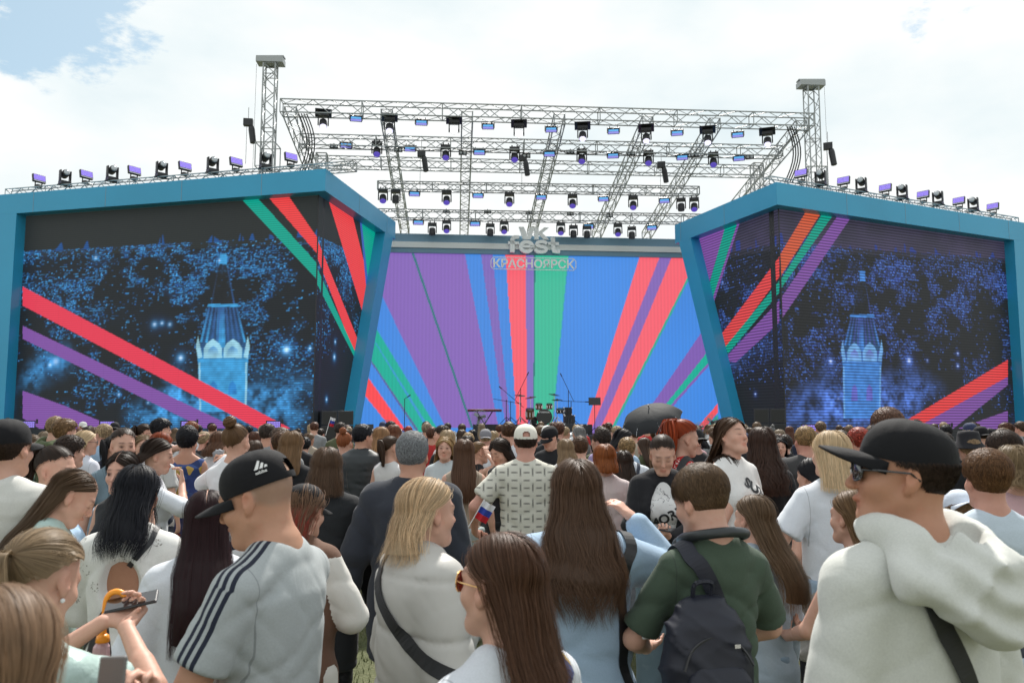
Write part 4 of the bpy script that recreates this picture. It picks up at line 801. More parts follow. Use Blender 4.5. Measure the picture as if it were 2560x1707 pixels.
BODY = [(.80, .165, .115, -.01), (.90, .170, .125, -.015), (1.0, .150, .105, -.005), (1.08, .137, .095, .0), (1.18, .148, .103, .0), (1.28, .163, .112, .0), (1.36, .165, .105, -.008), (1.42, .135, .085, -.015), (1.465, .085, .068, -.02), (1.50, .052, .055, -.015)]
def ik(sh, wr, hint, l1=.285, l2=.25):
    sh, wr, hint = [np.array(q, float) for q in (sh, wr, hint)]; d = wr - sh; L_ = np.linalg.norm(d); 
    if L_ > (l1 + l2) * .995: wr = sh + d / L_ * (l1 + l2) * .995; d = wr - sh; L_ = np.linalg.norm(d)
    u = d / L_; a = (l1 * l1 - l2 * l2 + L_ * L_) / (2 * L_); h = math.sqrt(max(l1 * l1 - a * a, 0)); v = hint - sh; v = v - u * (v @ u); v = v / (np.linalg.norm(v) + 1e-9); return sh + u * a + v * h, wr
ARMS = dict(  # wrist, elbow hint, hand direction, palm normal, curl   (for the right side; mirrored for the left)
 down=((.27, .04, .86), (.5, -.4, 1.1), (.05, .12, -1), (-1, .1, 0), .45), front=((.12, .30, 1.05), (.6, -.1, .8), (-.6, .7, .1), (0, -.3, 1), .5),
 phone=((.075, .31, 1.13), (.55, -.05, .85), (-.55, .75, .35), (-.3, -.4, .8), .75), fold=((-.10, .24, 1.13), (.6, .1, .9), (-1, .1, .0), (0, -1, 0), .35),
 mouth=((.05, .20, 1.42), (.6, .2, 1.0), (-.3, -.1, 1), (0, -1, .2), .6), side_up=((.62, .22, 1.33), (.4, -.1, 1.0), (1, .2, .1), (0, 0, -1), .8), hair=((.17, .05, 1.60), (.7, .1, 1.2), (-.5, 0, .8), (-.8, 0, -.2), .4),
 shade=((.16, .16, 1.58), (.6, .1, 1.2), (-1, .1, .25), (0, -.5, -1), .15), pocket=((.23, .10, .92), (.6, -.3, 1.05), (-.3, .3, -1), (-1, 0, 0), .4), hips=((.19, .12, 1.0), (.7, -.1, 1.1), (-.7, .2, -.5), (0, -1, 0), .5), reach=((.50, .35, 1.56), (.5, 0, 1.1), (.7, .5, .2), (0, 0, -1), .3))
class Pose:
    def __init__(s, hy=0, hp=0, hr=0, armL='down', armR='down', fem=0, lean=0, wide=1.0):
        s.fem = fem; s.wide = wide; s.sw = (.170 - .020 * fem) * wide
        s.neck0 = np.array((0, -.022, 1.46)); s.R = rot(hy, hp, hr); s.neck1 = s.neck0 + np.array((0, .012, .075)) + .02 * s.R[:, 1] * (hp / 40)
        s.hc = s.neck1 + s.R @ np.array((0, .022, .085)); s.joint = {}
        for sg_, nm in ((1, armR), (-1, armL)):
            w_, h_, hd, pn, cu = ARMS[nm] if isinstance(nm, str) else nm; mir = np.array((sg_, 1, 1)); sh = np.array((sg_ * s.sw, -.012, 1.388)); el, wr = ik(sh, np.array(w_) * mir, np.array(h_) * mir)
            s.joint[sg_] = (sh, el, wr, np.array(hd) * mir, np.array(pn) * mir, cu)
    def prof(s):
        p = []; 
        for z, w_, d, y in BODY:
            if s.fem: w_ = w_ * (1.0 if z < .95 else .88 if z < 1.15 else .90); d = d * (.97 if z < 1.15 else .93); 
            p.append((z, w_ * (s.wide if z < 1.4 else 1), d * (1 + (s.wide - 1) * 1.2 if z < 1.4 else 1), y))
        return p
def hand(F, wr, hd, pn, curl, h=.004, k=.006, sg=1, s=1.0):
    d = hd / np.linalg.norm(hd); n = pn - d * (pn @ d); n /= np.linalg.norm(n); x = np.cross(d, n) * sg; base = np.array(wr)
    F.cap(base, base + d * .03, .021, .024, .01, (n, 1.35)); 
    for i, (off, ln, r) in enumerate(((-.029, .064, .0078), (-.010, .074, .0083), (.010, .070, .0080), (.028, .055, .0070))):
        p = base + d * .025 + x * off * .6; q = base + d * .088 + x * off; F.cap(p, q, .012, .0105, .012)
        c = curl * (1 + .12 * i); a1, a2, a3 = c * .9, c * 1.9, c * 2.6; cur = q; dirv = lambda a: d * math.cos(a) + n * math.sin(a)
        for (a, f, rr) in ((a1, .45, r), (a2, .30, r * .93), (a3, .25, r * .86)): nx_ = cur + dirv(a) * ln * f + x * off * .05; F.cap(cur, nx_, rr, rr * .95, .004); cur = nx_
    t0 = base + d * .022 - x * .024; t1 = t0 + d * .032 - x * .022 + n * .012; t2 = t1 + d * .030 - x * .006 + n * .012 * (1 + curl); F.cap(t0, t1, .012, .0095, .010); F.cap(t1, t2, .0092, .0075, .004)
LIP, BROW = np.array((.62, .30, .27)), .35
def head_sdf(F, P, ear=True, fem=0, beard=0):
    H, Rm = P.hc, P.R; T = lambda *q: H + Rm @ np.array(q, float); k = 1 - .04 * fem
    F.ell(T(0, -.014, .033), (.0755, .0965, .088), Rm, .02); F.ell(T(0, .026, -.036), (.0585 * k, .062, .078 * k), Rm, .035)
    F.cap(T(-.014, .068, -.098 * k), T(.014, .068, -.098 * k), .019, .019, .03)
    for s in (-1, 1):
        F.cap(T(s * .052 * k, .005, -.055), T(s * .02, .060, -.100 * k), .018, .015, .03); F.ell(T(s * .041, .056, -.028), (.022, .022, .020), Rm, .03)
    F.cap(T(-.034, .0745, .022), T(.034, .0745, .022), .012, .012, .02)
    for s in (-1, 1): F.ell(T(s * .031, .095, .004), (.017, .014, .0105), Rm, .012, 's')
    for s in (-1, 1): F.ell(T(s * .031, .0745, .003), (.0135, .0125, .0115), Rm, .004)
    F.cap(T(0, .084, .012), T(0, .106, -.026), .0065, .0098, .014); F.ell(T(0, .101, -.031), (.0155, .011, .008), Rm, .008)
    F.cap(T(-.017, .083, -.060), T(0, .0915, -.0585), .0055, .0070, .007); F.cap(T(.017, .083, -.060), T(0, .0915, -.0585), .0055, .0070, .007)
    F.cap(T(-.014, .081, -.0705), T(.014, .081, -.0705), .0078, .0078, .007); F.cap(T(-.022, .089, -.065), T(.022, .089, -.065), .0022, .0022, .004, op='s')
    if ear:
        for s in (-1, 1):
            Re = Rm @ rot(s * -24, -12, 0); F.ell(T(s * .0775, -.012, -.004), (.0085, .0185, .031), Re, .008); F.ell(T(s * .0875, -.006, .002), (.007, .0105, .017), Re, .006, 's'); F.ell(T(s * .0745, -.002, -.030), (.008, .010, .011), Re, .008)
    F.cap(P.neck0, T(0, -.030, -.045), .058 - .010 * fem, .052 - .009 * fem, .03); F.cap(P.neck0 + np.array((0, .02, .01)), T(0, .005, -.07), .046 - .008 * fem, .040 - .006 * fem, .03)
def body_mesh(P, h=.01, hf=.004, hh=None, hands=True, legs=True, colfn=None, name='person'):
    fx_, fy_, fz_ = [], [], []; H = P.hc
    if hf < h:
        fx_.append((H[0] - .10, H[0] + .10, hf)); fy_.append((H[1] - .12, H[1] + .125, hf)); fz_.append((H[2] - .14, H[2] + .13, hf))
    if hh:
        for sg_ in hh:
            w_ = P.joint[sg_][2] + P.joint[sg_][3] / np.linalg.norm(P.joint[sg_][3]) * .08; r = .1
            fx_.append((w_[0] - r, w_[0] + r, .0045)); fy_.append((w_[1] - r, w_[1] + r, .0045)); fz_.append((w_[2] - r, w_[2] + r, .0045))
    pts = np.array([q for sg_ in (1, -1) for q in P.joint[sg_][1:3]] + [P.joint[s][2] + P.joint[s][3] / np.linalg.norm(P.joint[s][3]) * .2 for s in (1, -1)])
    lo = np.minimum(pts.min(0) - .06, (-.26, -.19, 0)); hi = np.maximum(pts.max(0) + .06, (.26, .24, H[2] + .17)); lo[2] = -.01; lo[1] = min(lo[1], H[1] - .16)
    F = Field(axis(lo[0], hi[0], h, fx_), axis(lo[1], hi[1], h, fy_), axis(lo[2], hi[2], h, fz_ + [(.8, 2, h)]) if h < .02 else axis(lo[2], hi[2], h, fz_))
    F.loft(P.prof(), .02, -.012)
    for s in (1, -1):
        sh, el, wr, hd, pn, cu = P.joint[s]; f = 1 - .14 * P.fem
        F.cap((s * .03, -.03, 1.475), sh + np.array((-s * .02, 0, .012)), .043 * f, .048 * f, .04); F.cap(sh, el, .052 * f * P.wide, .038 * f * P.wide, .03); F.cap(el, wr, .040 * f, .0255 * f, .012); F.cap(el, el * .6 + wr * .4, .040 * f, .038 * f, .012)
        if hands: hand(F, wr, hd, pn, cu, sg=s)
        if P.fem: F.ell((s * .062, .085, 1.25), (.058, .05, .062), None, .03)
        kn = np.array((s * .10, .01, .47)); F.cap((s * .085, 0, .83), kn, .088, .055, .03); F.cap(kn, (s * .105, -.02, .09), .054, .034, .02); F.cap((s * .105, -.03, .04), (s * .125, .13, .025), .035, .028, .02)
    head_sdf(F, P, fem=P.fem); return F.mesh(colfn, name=name)
def facecol(P, skin, lip=1, hairz=None, hairc=None, beard=0, eyes='open'):
    """pigment: lips, brows, eyes, blush of ears and nose, cropped hair"""
    skin = np.array(skin)
    def fn(V):
        q = (V - P.hc) @ P.R; x, y, z = q.T; C = np.ones((len(V), 3)); ax = np.abs(x); g = lambda a, b, c, sx, sy, sz: np.exp(-((ax - a) / sx) ** 2 - ((y - b) / sy) ** 2 - ((z - c) / sz) ** 2)
        m = np.clip(g(0, .09, -.0655, .021, .016, .0125) * 1.9, 0, 1)[:, None]; lp = lip * .6; C = C * (1 - m) + np.array((.86, .50, .46)) * m * lp + C * m * (1 - lp)
        m = np.clip(g(.033, .085, .030, .019, .02, .005) * 1.8, 0, 1)[:, None]; C = C * (1 - m * .7) + np.array((.12, .10, .09)) * m * .7
        m = np.clip(g(.031, .086, .003, .012, .02, .0055) * 2.2, 0, 1)[:, None] if eyes == 'open' else 0
        if eyes == 'open':
            C = C * (1 - m) + np.array((.55, .55, .58)) * m; m = np.clip(g(.031, .088, .003, .0055, .02, .006) * 2.4, 0, 1)[:, None]; C = C * (1 - m) + np.array((.05, .04, .04)) * m
        m = np.clip(g(.031, .088, .0095, .016, .02, .0028) * 1.6, 0, 1)[:, None] if eyes == 'open' else np.clip(g(.031, .088, -.003, .016, .02, .0028) * 1.6, 0, 1)[:, None]
        C = C * (1 - m * .75) + np.array((.1, .07, .06)) * m * .75
        m = (np.clip(g(.078, -.005, -.005, .012, .03, .035) * 1.2, 0, 1) * .35 + g(.03, .07, -.03, .03, .03, .02) * .3 + g(0, .105, -.03, .015, .02, .015) * .35)[:, None]; C = C * (1 - m) + np.array((1.0, .70, .64)) * m
        if hairz is not None:
            line = np.interp(y, [-.11, -.06, -.02, .0, .03, .07, .09], hairz); k = np.clip((z - line) / .02, 0, 1) * (ax < .09) * (q[:, 2] > -.12) * np.clip((.078 - ax) / .004, 0, 1) ** .3
            k = (k * (np.sqrt(x ** 2 + (y + .014) ** 2 + z ** 2) < .16))[:, None]; k = k * .999; C = C * (1 - k) + np.array(hairc) / skin * k
        if beard:
            k = np.clip(g(.02, .075, -.085, .04, .05, .03), 0, 1)[:, None] * beard; C = C * (1 - k) + np.array((.45, .42, .42)) * k
        return np.clip(C * skin, 0, 1)
    return fn
# ---------------------------------------------------------------- clothes
def cloth_mesh(P, top=True, fit=.5, off=.016, sleeve=1.0, hem=.86, slr=.068, cuff=None, amp=.0045, seed=1, h=.012, f=1.0, neck=.0, thick=0, open_back=None, uv=None, colfn=None, shoulder=1, collar=None, hood=None, quilt=None, name='shirt', flare=0, hemr=0):
    pts = np.array([q for sg_ in (1, -1) for q in P.joint[sg_][:3]]); ex = .13 + thick
    lo = np.minimum(pts.min(0) - ex, (-.30, -.26, hem - .05)); hi = np.maximum(pts.max(0) + ex, (.30, .26, 1.66)); lo[2] = min(hem - .06, lo[2]) if sleeve > .6 else hem - .06
    F = Field(axis(lo[0], hi[0], h), axis(lo[1], hi[1], h), axis(lo[2], min(hi[2], 1.68 if not hood else 1.75) if sleeve < .6 else hi[2], h))
    pr = P.prof(); wm = max(p[1] for p in pr if p[0] > 1.1); dm = max(p[2] for p in pr if p[0] > 1.1); out = []
    rows = [r_ for r_ in pr if r_[0] >= .88]; z0 = hem - .03
    for z, w_, d, y in rows:
        e = off + thick; 
        if z < 1.3: w2, d2 = max(w_, wm * .98) + .01 * flare, max(d, dm); w_ = w_ * (1 - fit) + w2 * fit; d = d * (1 - fit) + d2 * fit
        if z > 1.44: e = e * .55
        out.append((z, w_ + e, d + e, y))
    out = [q for q in out if q[0] > z0 + .02]; b = out[0]; out = [(z0, b[1] + flare * .5 + hemr, b[2] + flare * .5 + hemr, b[3]), (max(z0 + .01, min(b[0] - .02, z0 + .12)), b[1] + flare * .45 + hemr, b[2] + flare * .45 + hemr, b[3])] + out
    out = [q for q in out if q[0] < 1.475 + neck] + [(1.485 + neck, .066 + off * .4, .062 + off * .4, -.018)]
    F.loft(out, .02, 0, sq=2.3)
    for s in (1, -1):
        sh, el, wr, hd, pn, cu = P.joint[s]; g_ = 1 - .10 * P.fem
        F.cap((s * .045, -.025, 1.458 + neck * .5), sh + np.array((-s * .02, 0, .010)), .045 * g_ + off * .5 + thick, .048 * g_ + off + thick * .9, .04)
        if P.fem: F.ell((s * .062, .085, 1.25), (.062 + off, .055 + off, .07 + off), None, .04)
        if sleeve > 0:
            up_ = min(sleeve, 1.0); e = sh + (el - sh) * up_; r0, r1 = (.050 * g_ + off + thick) * P.wide, (slr * g_ + thick) * P.wide
            if sleeve <= 1:
                n = (el - sh) / np.linalg.norm(el - sh); sh_ = sh
                def fn(X, Y, Z, sh=sh, e=e, n=n, r0=r0, r1=r1):
                    px, py, pz = X - sh[0], Y - sh[1], Z - sh[2]; t = px * n[0] + py * n[1] + pz * n[2]; Lm = np.linalg.norm(e - sh); tc_ = np.clip(t, 0, None)
                    d = np.sqrt((px - n[0] * tc_) ** 2 + (py - n[1] * tc_) ** 2 + (pz - n[2] * tc_) ** 2) - (r0 + (r1 - r0) * np.clip(t / Lm, 0, 1.2)); return smax(d, t - Lm, .008)
                m = max(r0, r1); F.put(fn, np.minimum(sh, e) - m, np.maximum(sh, e) + m, .025)
            else:
                e2 = el + (wr - el) * (sleeve - 1); F.cap(sh, el, r0, slr * g_ + thick, .03); F.cap(el, e2, slr * g_ + thick, (cuff or .042) + thick * .6, .015)
    if open_back: F.ell(open_back[0], open_back[1], None, .004, 's')
    if collar:                                   # standing or folded collar ring
        for k in range(14):
            a0, a1 = [2 * math.pi * q / 14 for q in (k, k + 1)]; c = lambda a: np.array((.062 * math.sin(a), -.018 + .060 * math.cos(a) * -1 if False else -.018 - .060 * math.cos(a), 1.488 + neck - .018 * (1 - math.cos(a)) * .5)); 
            if collar == 'open' and (5 <= k <= 8): continue
            if collar == 'rib': F.cap(c(a0) - (0, 0, .008), c(a1) - (0, 0, .008), .0095, .0095, .004); continue
            F.cap(c(a0), c(a1), .014, .014, .008, ((0, 0, 1), .55))
    fn = foldnoise(seed, f); 
    def disp(x, y, z):
        v = 1.15 * amp * fn(x, y, z) * np.clip((1.50 - z) / .12, .25, 1)
        if hem > .5: v = v + .004 * np.exp(-((z - hem - .02) / .008) ** 2)
        if quilt: v = v + quilt[1] * (np.exp(-(((z - quilt[2]) % quilt[0] - quilt[0] / 2) / .009) ** 2)) - quilt[1] * .5 * np.cos(((z - quilt[2]) % quilt[0] - quilt[0] / 2) / quilt[0] * 2 * math.pi) * -.6
        return v
    return F.mesh(colfn, uv, name=name, disp=disp)
def trousers_mesh(P, wide=0, waist=.98, h=.016, seed=5, skirt=0, amp=.006, name='trousers'):
    F = Field(axis(-.30, .30, h), axis(-.22, .25, h), axis(.0, waist + .05, h)); pr = [(z, w_ + .012, d + .012, y) for z, w_, d, y in P.prof() if z < waist]; pr = [(.74, pr[0][1] * .95, pr[0][2], pr[0][3])] + pr + [(waist, pr[-1][1] + .002, pr[-1][2] + .002, pr[-1][3])]
    F.loft(pr, .02)
    if skirt: F.loft([(skirt, .26, .20, 0), (.8, .20, .16, -.01), (.95, .17, .13, -.01)], .03)
    else:
        for s in (1, -1): kn = (s * .10, .01, .47); F.cap((s * .088, 0, .83), kn, .096, .066 + wide, .03); F.cap(kn, (s * .105, -.01, .06), .066 + wide, .055 + wide, .02)
    fn = foldnoise(seed, 1.2); return F.mesh(name=name, disp=lambda x, y, z: -amp * fn(x, y, z))
# ---------------------------------------------------------------- hair
def strips(name, PTS, wid, out, jit=0, cols=None, taper=.35, seed=0):
    """PTS (n, m, 3) strand centre lines -> narrow ribbons lying on the surface"""
    n, m, _ = PTS.shape; T_ = np.gradient(PTS, axis=1); O_ = PTS - out; S_ = np.cross(T_, O_); S_ /= (np.linalg.norm(S_, axis=2, keepdims=True) + 1e-9)
    r = np.random.RandomState(seed); On = O_ / (np.linalg.norm(O_, axis=2, keepdims=True) + 1e-9); tw = (r.rand(n, 1, 1) - .5) * jit; S_ = S_ * np.cos(tw) + On * np.sin(tw)
    t = np.linspace(0, 1, m)[None, :, None]; W_ = wid[:, None, None] * np.where(t > 1 - taper, np.sqrt(np.clip((1 - t) / taper, .02, 1)), 1)
    V = np.stack([PTS - S_ * W_ / 2, PTS + S_ * W_ / 2], 2).reshape(-1, 3); i = np.arange(n)[:, None] * m * 2 + np.arange(m - 1)[None] * 2
    Fq = np.stack([i, i + 1, i + 3, i + 2], -1).reshape(-1, 4); C = None
    if cols is not None: C = np.repeat(cols[:, :, None, :], 2, 2).reshape(-1, cols.shape[-1])
    return V, Fq, C
def merge(parts):
    V, F, C, b = [], [], [], 0
    for v, f, c in parts: V.append(v); F.append(f + b); C.append(c); b += len(v)
    return np.concatenate(V), np.concatenate(F), np.concatenate(C)
def slerp(a, b, t):
    w_ = np.arccos(np.clip((a * b).sum(-1, keepdims=True), -.9995, .9995)); s = np.sin(w_); return (np.sin((1 - t) * w_) * a + np.sin(t * w_) * b) / s
def hair_long(P, L=.30, n=500, puff=.012, wave=.0, wf=2.0, Wt=.10, Dt=.05, cy=-.10, part=.0, phio=66, wid=.005, seed=1, tipc=1.0, rootc=.85, m1=9, m2=12, tip=.04, clump=40, out=.0, frontcut=1.0, tint=None, mess=1.0, fall=None, front=None, basev=.62, var=.09, lock=.25):
    """loose hair parted on top, running over the skull to ear level and then hanging"""
    r = np.random.RandomState(seed); H, Rm = P.hc, P.R; RC = np.array((0, -.014, .033)); RR = np.array((.0755, .0965, .088)) + puff
    def lay(s, side, rho, jl, ph, n_):
        al = R(30) + (R(158) - R(30)) * s; rd = np.stack([part + side * .03, np.cos(al), np.sin(al)], -1); rd /= np.linalg.norm(rd, axis=-1, keepdims=True)
        fo = R(phio) + (R(186) - R(phio)) * s ** .85; ep = R(-7) - R(8) * s; ed = np.stack([side * np.sin(fo) * np.cos(ep), np.cos(fo) * np.cos(ep), np.sin(ep)], -1)
        t = np.linspace(0, 1, m1)[None, :, None]; dr = slerp(rd[:, None], ed[:, None], t); thick = np.sin(np.clip(t * 1.2, 0, 1) * math.pi / 2) ** .6
        p = RC + dr * (RR * (1 + 0 * t) - .010 * (1 - thick) + rho[:, None, None] * thick); p = H + p @ Rm.T
        E = p[:, -1]; v = np.linspace(0, 1, m2 + 1)[None, 1:, None]; hx = P.R[:, 1] * np.array((1, 1, 0)); hx = hx / np.linalg.norm(hx); sd = np.array((hx[1], -hx[0], 0))
        f2 = fo; base = np.array((P.neck0[0], P.neck0[1], 0)); tgt = (np.sin(f2) * side)[:, None] * sd * (Wt + rho[:, None] * 1.5) + np.cos(f2)[:, None] * hx * Dt + hx * cy + base + np.array((fall or (0, 0)) + (0,))
        Lf_ = L * jl * (frontcut + (1 - frontcut) * s); w_ = v ** 1.3 * (3 - 2 * v ** .8) / 1.0; w_ = np.clip(w_, 0, 1.05)
        q = np.empty((n_, m2, 3)); q[..., :2] = E[:, None, :2] * (1 - w_) + tgt[:, None, :2] * w_; q[..., 2] = E[:, None, 2] - v[..., 0] * Lf_[:, None]
        # stay outside the shoulders and back
        od = q[..., :2] - base[:2]; on = od / (np.linalg.norm(od, axis=-1, keepdims=True) + 1e-6); zz = q[..., 2]; bulge = np.clip((1.47 - zz) / .12, 0, 1); back = np.clip(-on @ np.array((0, 1)), 0, 1); q[..., 1] -= (bulge * back * (.055 + out)); q[..., :2] += on * (np.exp(-((zz - 1.44) / .05) ** 2) * .012)[..., None]
        if wave: wv = wave * v[..., 0] ** .7 * np.sin(2 * math.pi * (wf * v[..., 0] * L / .3) + ph[:, None]); lat = np.stack([-on[..., 1], on[..., 0]], -1); q[..., :2] += lat * wv[..., None] + on * (.5 * wave * v[..., 0] * np.cos(2 * math.pi * (wf * v[..., 0] * L / .3) + ph[:, None]))[..., None]
        return np.concatenate([p, q], 1), 0
    def colr(n_, b, m, sh):
        t = np.linspace(0, 1, m)[None, :]; root = rootc + (1 - rootc) * np.clip(t * 2.2, 0, 1); c = (b[:, None] * root)[..., None] * np.ones(3); 
        if tint is not None: k = np.clip((t - tint[1]) / .25, 0, 1)[..., None] * (b[:, None, None] > 0) * sh[:, None, None]; c = c * (1 - k) + c * np.array(tint[0]) * k
        return c
    m = m1 + m2; parts = []
    nb = 36
    for side in (-1., 1.):                       # opaque under layer made of broad overlapping locks
        s = np.linspace(0, 1, nb); Q, _ = lay(s, np.full(nb, side), np.full(nb, -.006), (.96 - .24 * lock - tip * .5) * (1 - .05 * lock * r.rand(nb)), np.zeros(nb), nb)
        idx = np.arange(nb * m).reshape(nb, m); Fq = np.stack([idx[:-1, :-1], idx[:-1, 1:], idx[1:, 1:], idx[1:, :-1]], -1).reshape(-1, 4); parts.append((Q.reshape(-1, 3), Fq, np.full((nb * m, 3), basev)))
    k = n // 2
    for side in (-1., 1.):
        s = r.rand(k); cid = (s * clump).astype(int); cr = np.random.RandomState(seed + 5); ph = cr.rand(clump + 1)[cid] * 2.6 + side * 1.5 + r.randn(k) * .25; cb_ = cr.rand(clump + 1)[cid]; fly = (r.rand(k) < .035 * mess) * r.rand(k) * .016; rho = r.rand(k) * .0065 - .0045 + (cb_ - .5) * .003 * mess + fly
        jl = 1 - tip * r.rand(k) - tip * .5 * cb_; Q, _ = lay(s, np.full(k, side), rho, jl, ph, k)
        cn = np.bincount(cid, minlength=clump + 1).astype(float); mean = np.zeros((clump + 1,) + Q.shape[1:])
        for a_ in range(3):
            for b_ in range(Q.shape[1]): mean[:, b_, a_] = np.bincount(cid, Q[:, b_, a_], clump + 1)
        mean /= np.maximum(cn, 1)[:, None, None]; kf = (np.clip(np.linspace(0, 1, m) - .50, 0, 1) / .50)[None, :, None] ** 1.2 * lock * (.4 + .9 * r.rand(k, 1, 1)); Q = Q * (1 - np.clip(kf, 0, .92)) + mean[cid] * np.clip(kf, 0, .92)
        wob = r.randn(k, 1, 3) * np.array((.003, .003, .0)) * mess; t = np.linspace(0, 1, m)[None, :, None]; Q = Q + wob * t * 2.0 + (r.randn(k, 1, 3) * .004 * mess) * np.clip(t - .6, 0, 1) * 2
        v1, v2 = r.randn(2, k, 1, 3); ff = 1.5 + 3 * r.rand(k, 1, 1); Q = Q + (v1 * np.sin(t * 6.28 * ff * .5 + 6 * r.rand(k, 1, 1)) + v2 * np.sin(t * 6.28 * ff + 6 * r.rand(k, 1, 1)) * .5) * (.0009 + .0022 * t) * mess
        b = np.clip(.92 + var * r.randn(k) + var * .5 * (cb_ - .5) * 2 + var * .4 * np.sin(s * 50 + cb_ * 3), .45, 1.6); axis_ = Q.copy(); axis_[..., :2] = P.hc[:2] * .6 + P.neck0[:2] * .4; axis_[:, :m1] = P.hc + np.array((0, 0, -.01)); w_ = wid * (.6 + .9 * r.rand(k))
        parts.append(strips('h', Q, w_, axis_, .3, colr(k, b, m, (r.rand(k) < (tint[2] if tint else 1)).astype(float)), seed=seed))
    if front:                                    # fringe combed down or sideways over the forehead
        k = int(front * 140); al = R(62) + r.rand(k) * R(20); x0 = (r.rand(k) - .5) * 1.2; rd = np.stack([x0 * .5, np.cos(al), np.sin(al)], -1); rd /= np.linalg.norm(rd, axis=-1, keepdims=True); ed = np.stack([x0 * 1.15, np.full(k, .95), .12 + .1 * r.rand(k)], -1); ed /= np.linalg.norm(ed, axis=-1, keepdims=True)
        t = np.linspace(0, 1, m1)[None, :, None]; p = RC + slerp(rd[:, None], ed[:, None], t) * (RR + .004); Q = H + p @ Rm.T; parts.append(strips('f', Q, np.full(k, wid * 1.3), np.zeros_like(Q) + P.hc, .5, colr(k, .9 + .3 * r.randn(k) * .5, m1, np.zeros(k)), seed=seed + 1))
    return merge(parts)
def hair_tied(P, L=.28, n=500, tie=(0, -.8, .45), wid=.005, seed=1, bun=0, tailr=.028, taily=-.13, wave=.01, puff=.008, side=0, basev=.72, m1=9, m2=12, spread=.03):
    """hair drawn back to one point, then a tail or a bun"""
    r = np.random.RandomState(seed); H, Rm = P.hc, P.R; RC = np.array((0, -.014, .033)); RR = np.array((.0755, .0965, .088)) + puff; td = np.array(tie, float); td /= np.linalg.norm(td)
    def cover(az, u, rho):
        # hairline as function of azimuth from the front
        el = np.interp(np.abs(az), [0, .7, 1.2, 1.55, 2.0, 2.6, 3.15], [.62, .48, .25, .18, -.30, -.62, -.70]) + .05 * np.sin(az * 11) + .03 * np.sin(az * 29 + 1) - .09 * u * 0; el = el - (.13 * np.modf(np.abs(np.sin(az * 91.7)) * 7.3)[0] if len(az) > 70 else 0); rd = np.stack([np.sin(az) * np.cos(el), np.cos(az) * np.cos(el), np.sin(el)], -1); t = np.linspace(0, 1, m1)[None, :, None]
        st = u[:, None, None]; dr = slerp(rd[:, None], td[None, None], st + (1 - st) * t * .985); p = RC + dr * (RR + rho[:, None, None] * np.sin(t * math.pi) ** .5 + .006 * t); return H + p @ Rm.T
    nb = 60; az = np.linspace(-math.pi, math.pi, nb); Q = cover(az, np.full(nb, .05), np.full(nb, -.003)); idx = np.arange(nb * m1).reshape(nb, m1); Fq = np.stack([idx[:-1, :-1], idx[1:, :-1], idx[1:, 1:], idx[:-1, 1:]], -1).reshape(-1, 4)
    parts = [(Q.reshape(-1, 3), Fq, np.full((nb * m1, 3), basev))]; k = int(n * .6); az = (r.rand(k) * 2 - 1) * math.pi; Q = cover(az, r.rand(k) * .5, r.rand(k) * .004 - .001); b = np.clip(.95 + .12 * r.randn(k), .5, 1.4)
    parts.append(strips('h', Q, wid * (.6 + .8 * r.rand(k)), np.zeros_like(Q) + P.hc, .7, b[:, None, None] * np.ones((1, m1, 3)), seed=seed))
    T0 = H + Rm @ (RC + td * (RR + .008)); k = int(n * .5); g_ = r.randn(k, 2) * .45; b = np.clip(.95 + .14 * r.randn(k), .45, 1.4)
    if bun:
        m = 10; t = np.linspace(0, 1, m)[None, :]; a0 = r.rand(k) * 6.28; tl = r.randn(k) * .5; br = bun * (.75 + .35 * r.rand(k)); a = a0[:, None] + t * (2.2 + r.rand(k)[:, None] * 2)
        e1 = np.cross(td, (0, 0, 1)); e1 /= np.linalg.norm(e1); e2_ = np.cross(td, e1); el = tl[:, None] + .5 * np.sin(a * .7)
        Q = (np.cos(a) * np.cos(el))[..., None] * e1 + (np.sin(a) * np.cos(el))[..., None] * e2_ + np.sin(el)[..., None] * td; Q = T0 + (Q * br[:, None, None] + td * bun * .7) @ Rm.T; parts.append(strips('b', Q, np.full(k, wid * 1.5), np.zeros_like(Q) + T0 + Rm @ td * bun * .7, .8, b[:, None, None] * np.ones((1, m, 3)), seed=seed))
        kk = 400; rr = r.randn(kk, 3); rr /= np.linalg.norm(rr, axis=1, keepdims=True); gg = np.linspace(0, math.pi, 9); hh_ = np.linspace(0, 2 * math.pi, 14); S_, A_ = np.meshgrid(gg, hh_, indexing='ij'); V = T0 + Rm @ td * bun * .7 + bun * .8 * np.stack([np.sin(S_) * np.cos(A_), np.sin(S_) * np.sin(A_), np.cos(S_)], -1).reshape(-1, 3); ii = np.arange(9 * 14).reshape(9, 14)
        parts.append((V, np.stack([ii[:-1, :-1], ii[:-1, 1:], ii[1:, 1:], ii[1:, :-1]], -1).reshape(-1, 4), np.full((len(V), 3), basev)))
    else:
        m = m1 + m2; v = np.linspace(0, 1, m)[None, :, None]; tgt = np.array((side, taily, T0[2] - L)); out_ = T0 + Rm @ td * .05
        p0 = T0[None, None] + (g_[:, :1, None] * np.array((1, 0, 0)) + g_[:, 1:, None] * np.array((0, 0, 1))) * .006; c1 = out_[None, None] + np.array((0, 0, .01)); spr = spread * g_; p2 = (tgt + np.stack([spr[:, 0], spr[:, 1] * .5, -.03 * r.rand(k) * L / .3 * 3], -1))[:, None]
        c2 = p2.copy(); c2[..., 2] = T0[2] - L * .25; c2 = c2 * .6 + c1 * .4; Q = (1 - v) ** 3 * p0 + 3 * (1 - v) ** 2 * v * c1 + 3 * (1 - v) * v * v * c2 + v ** 3 * p2; fat = np.sin(np.clip(v * 1.1, 0, 1) * math.pi) ** .6
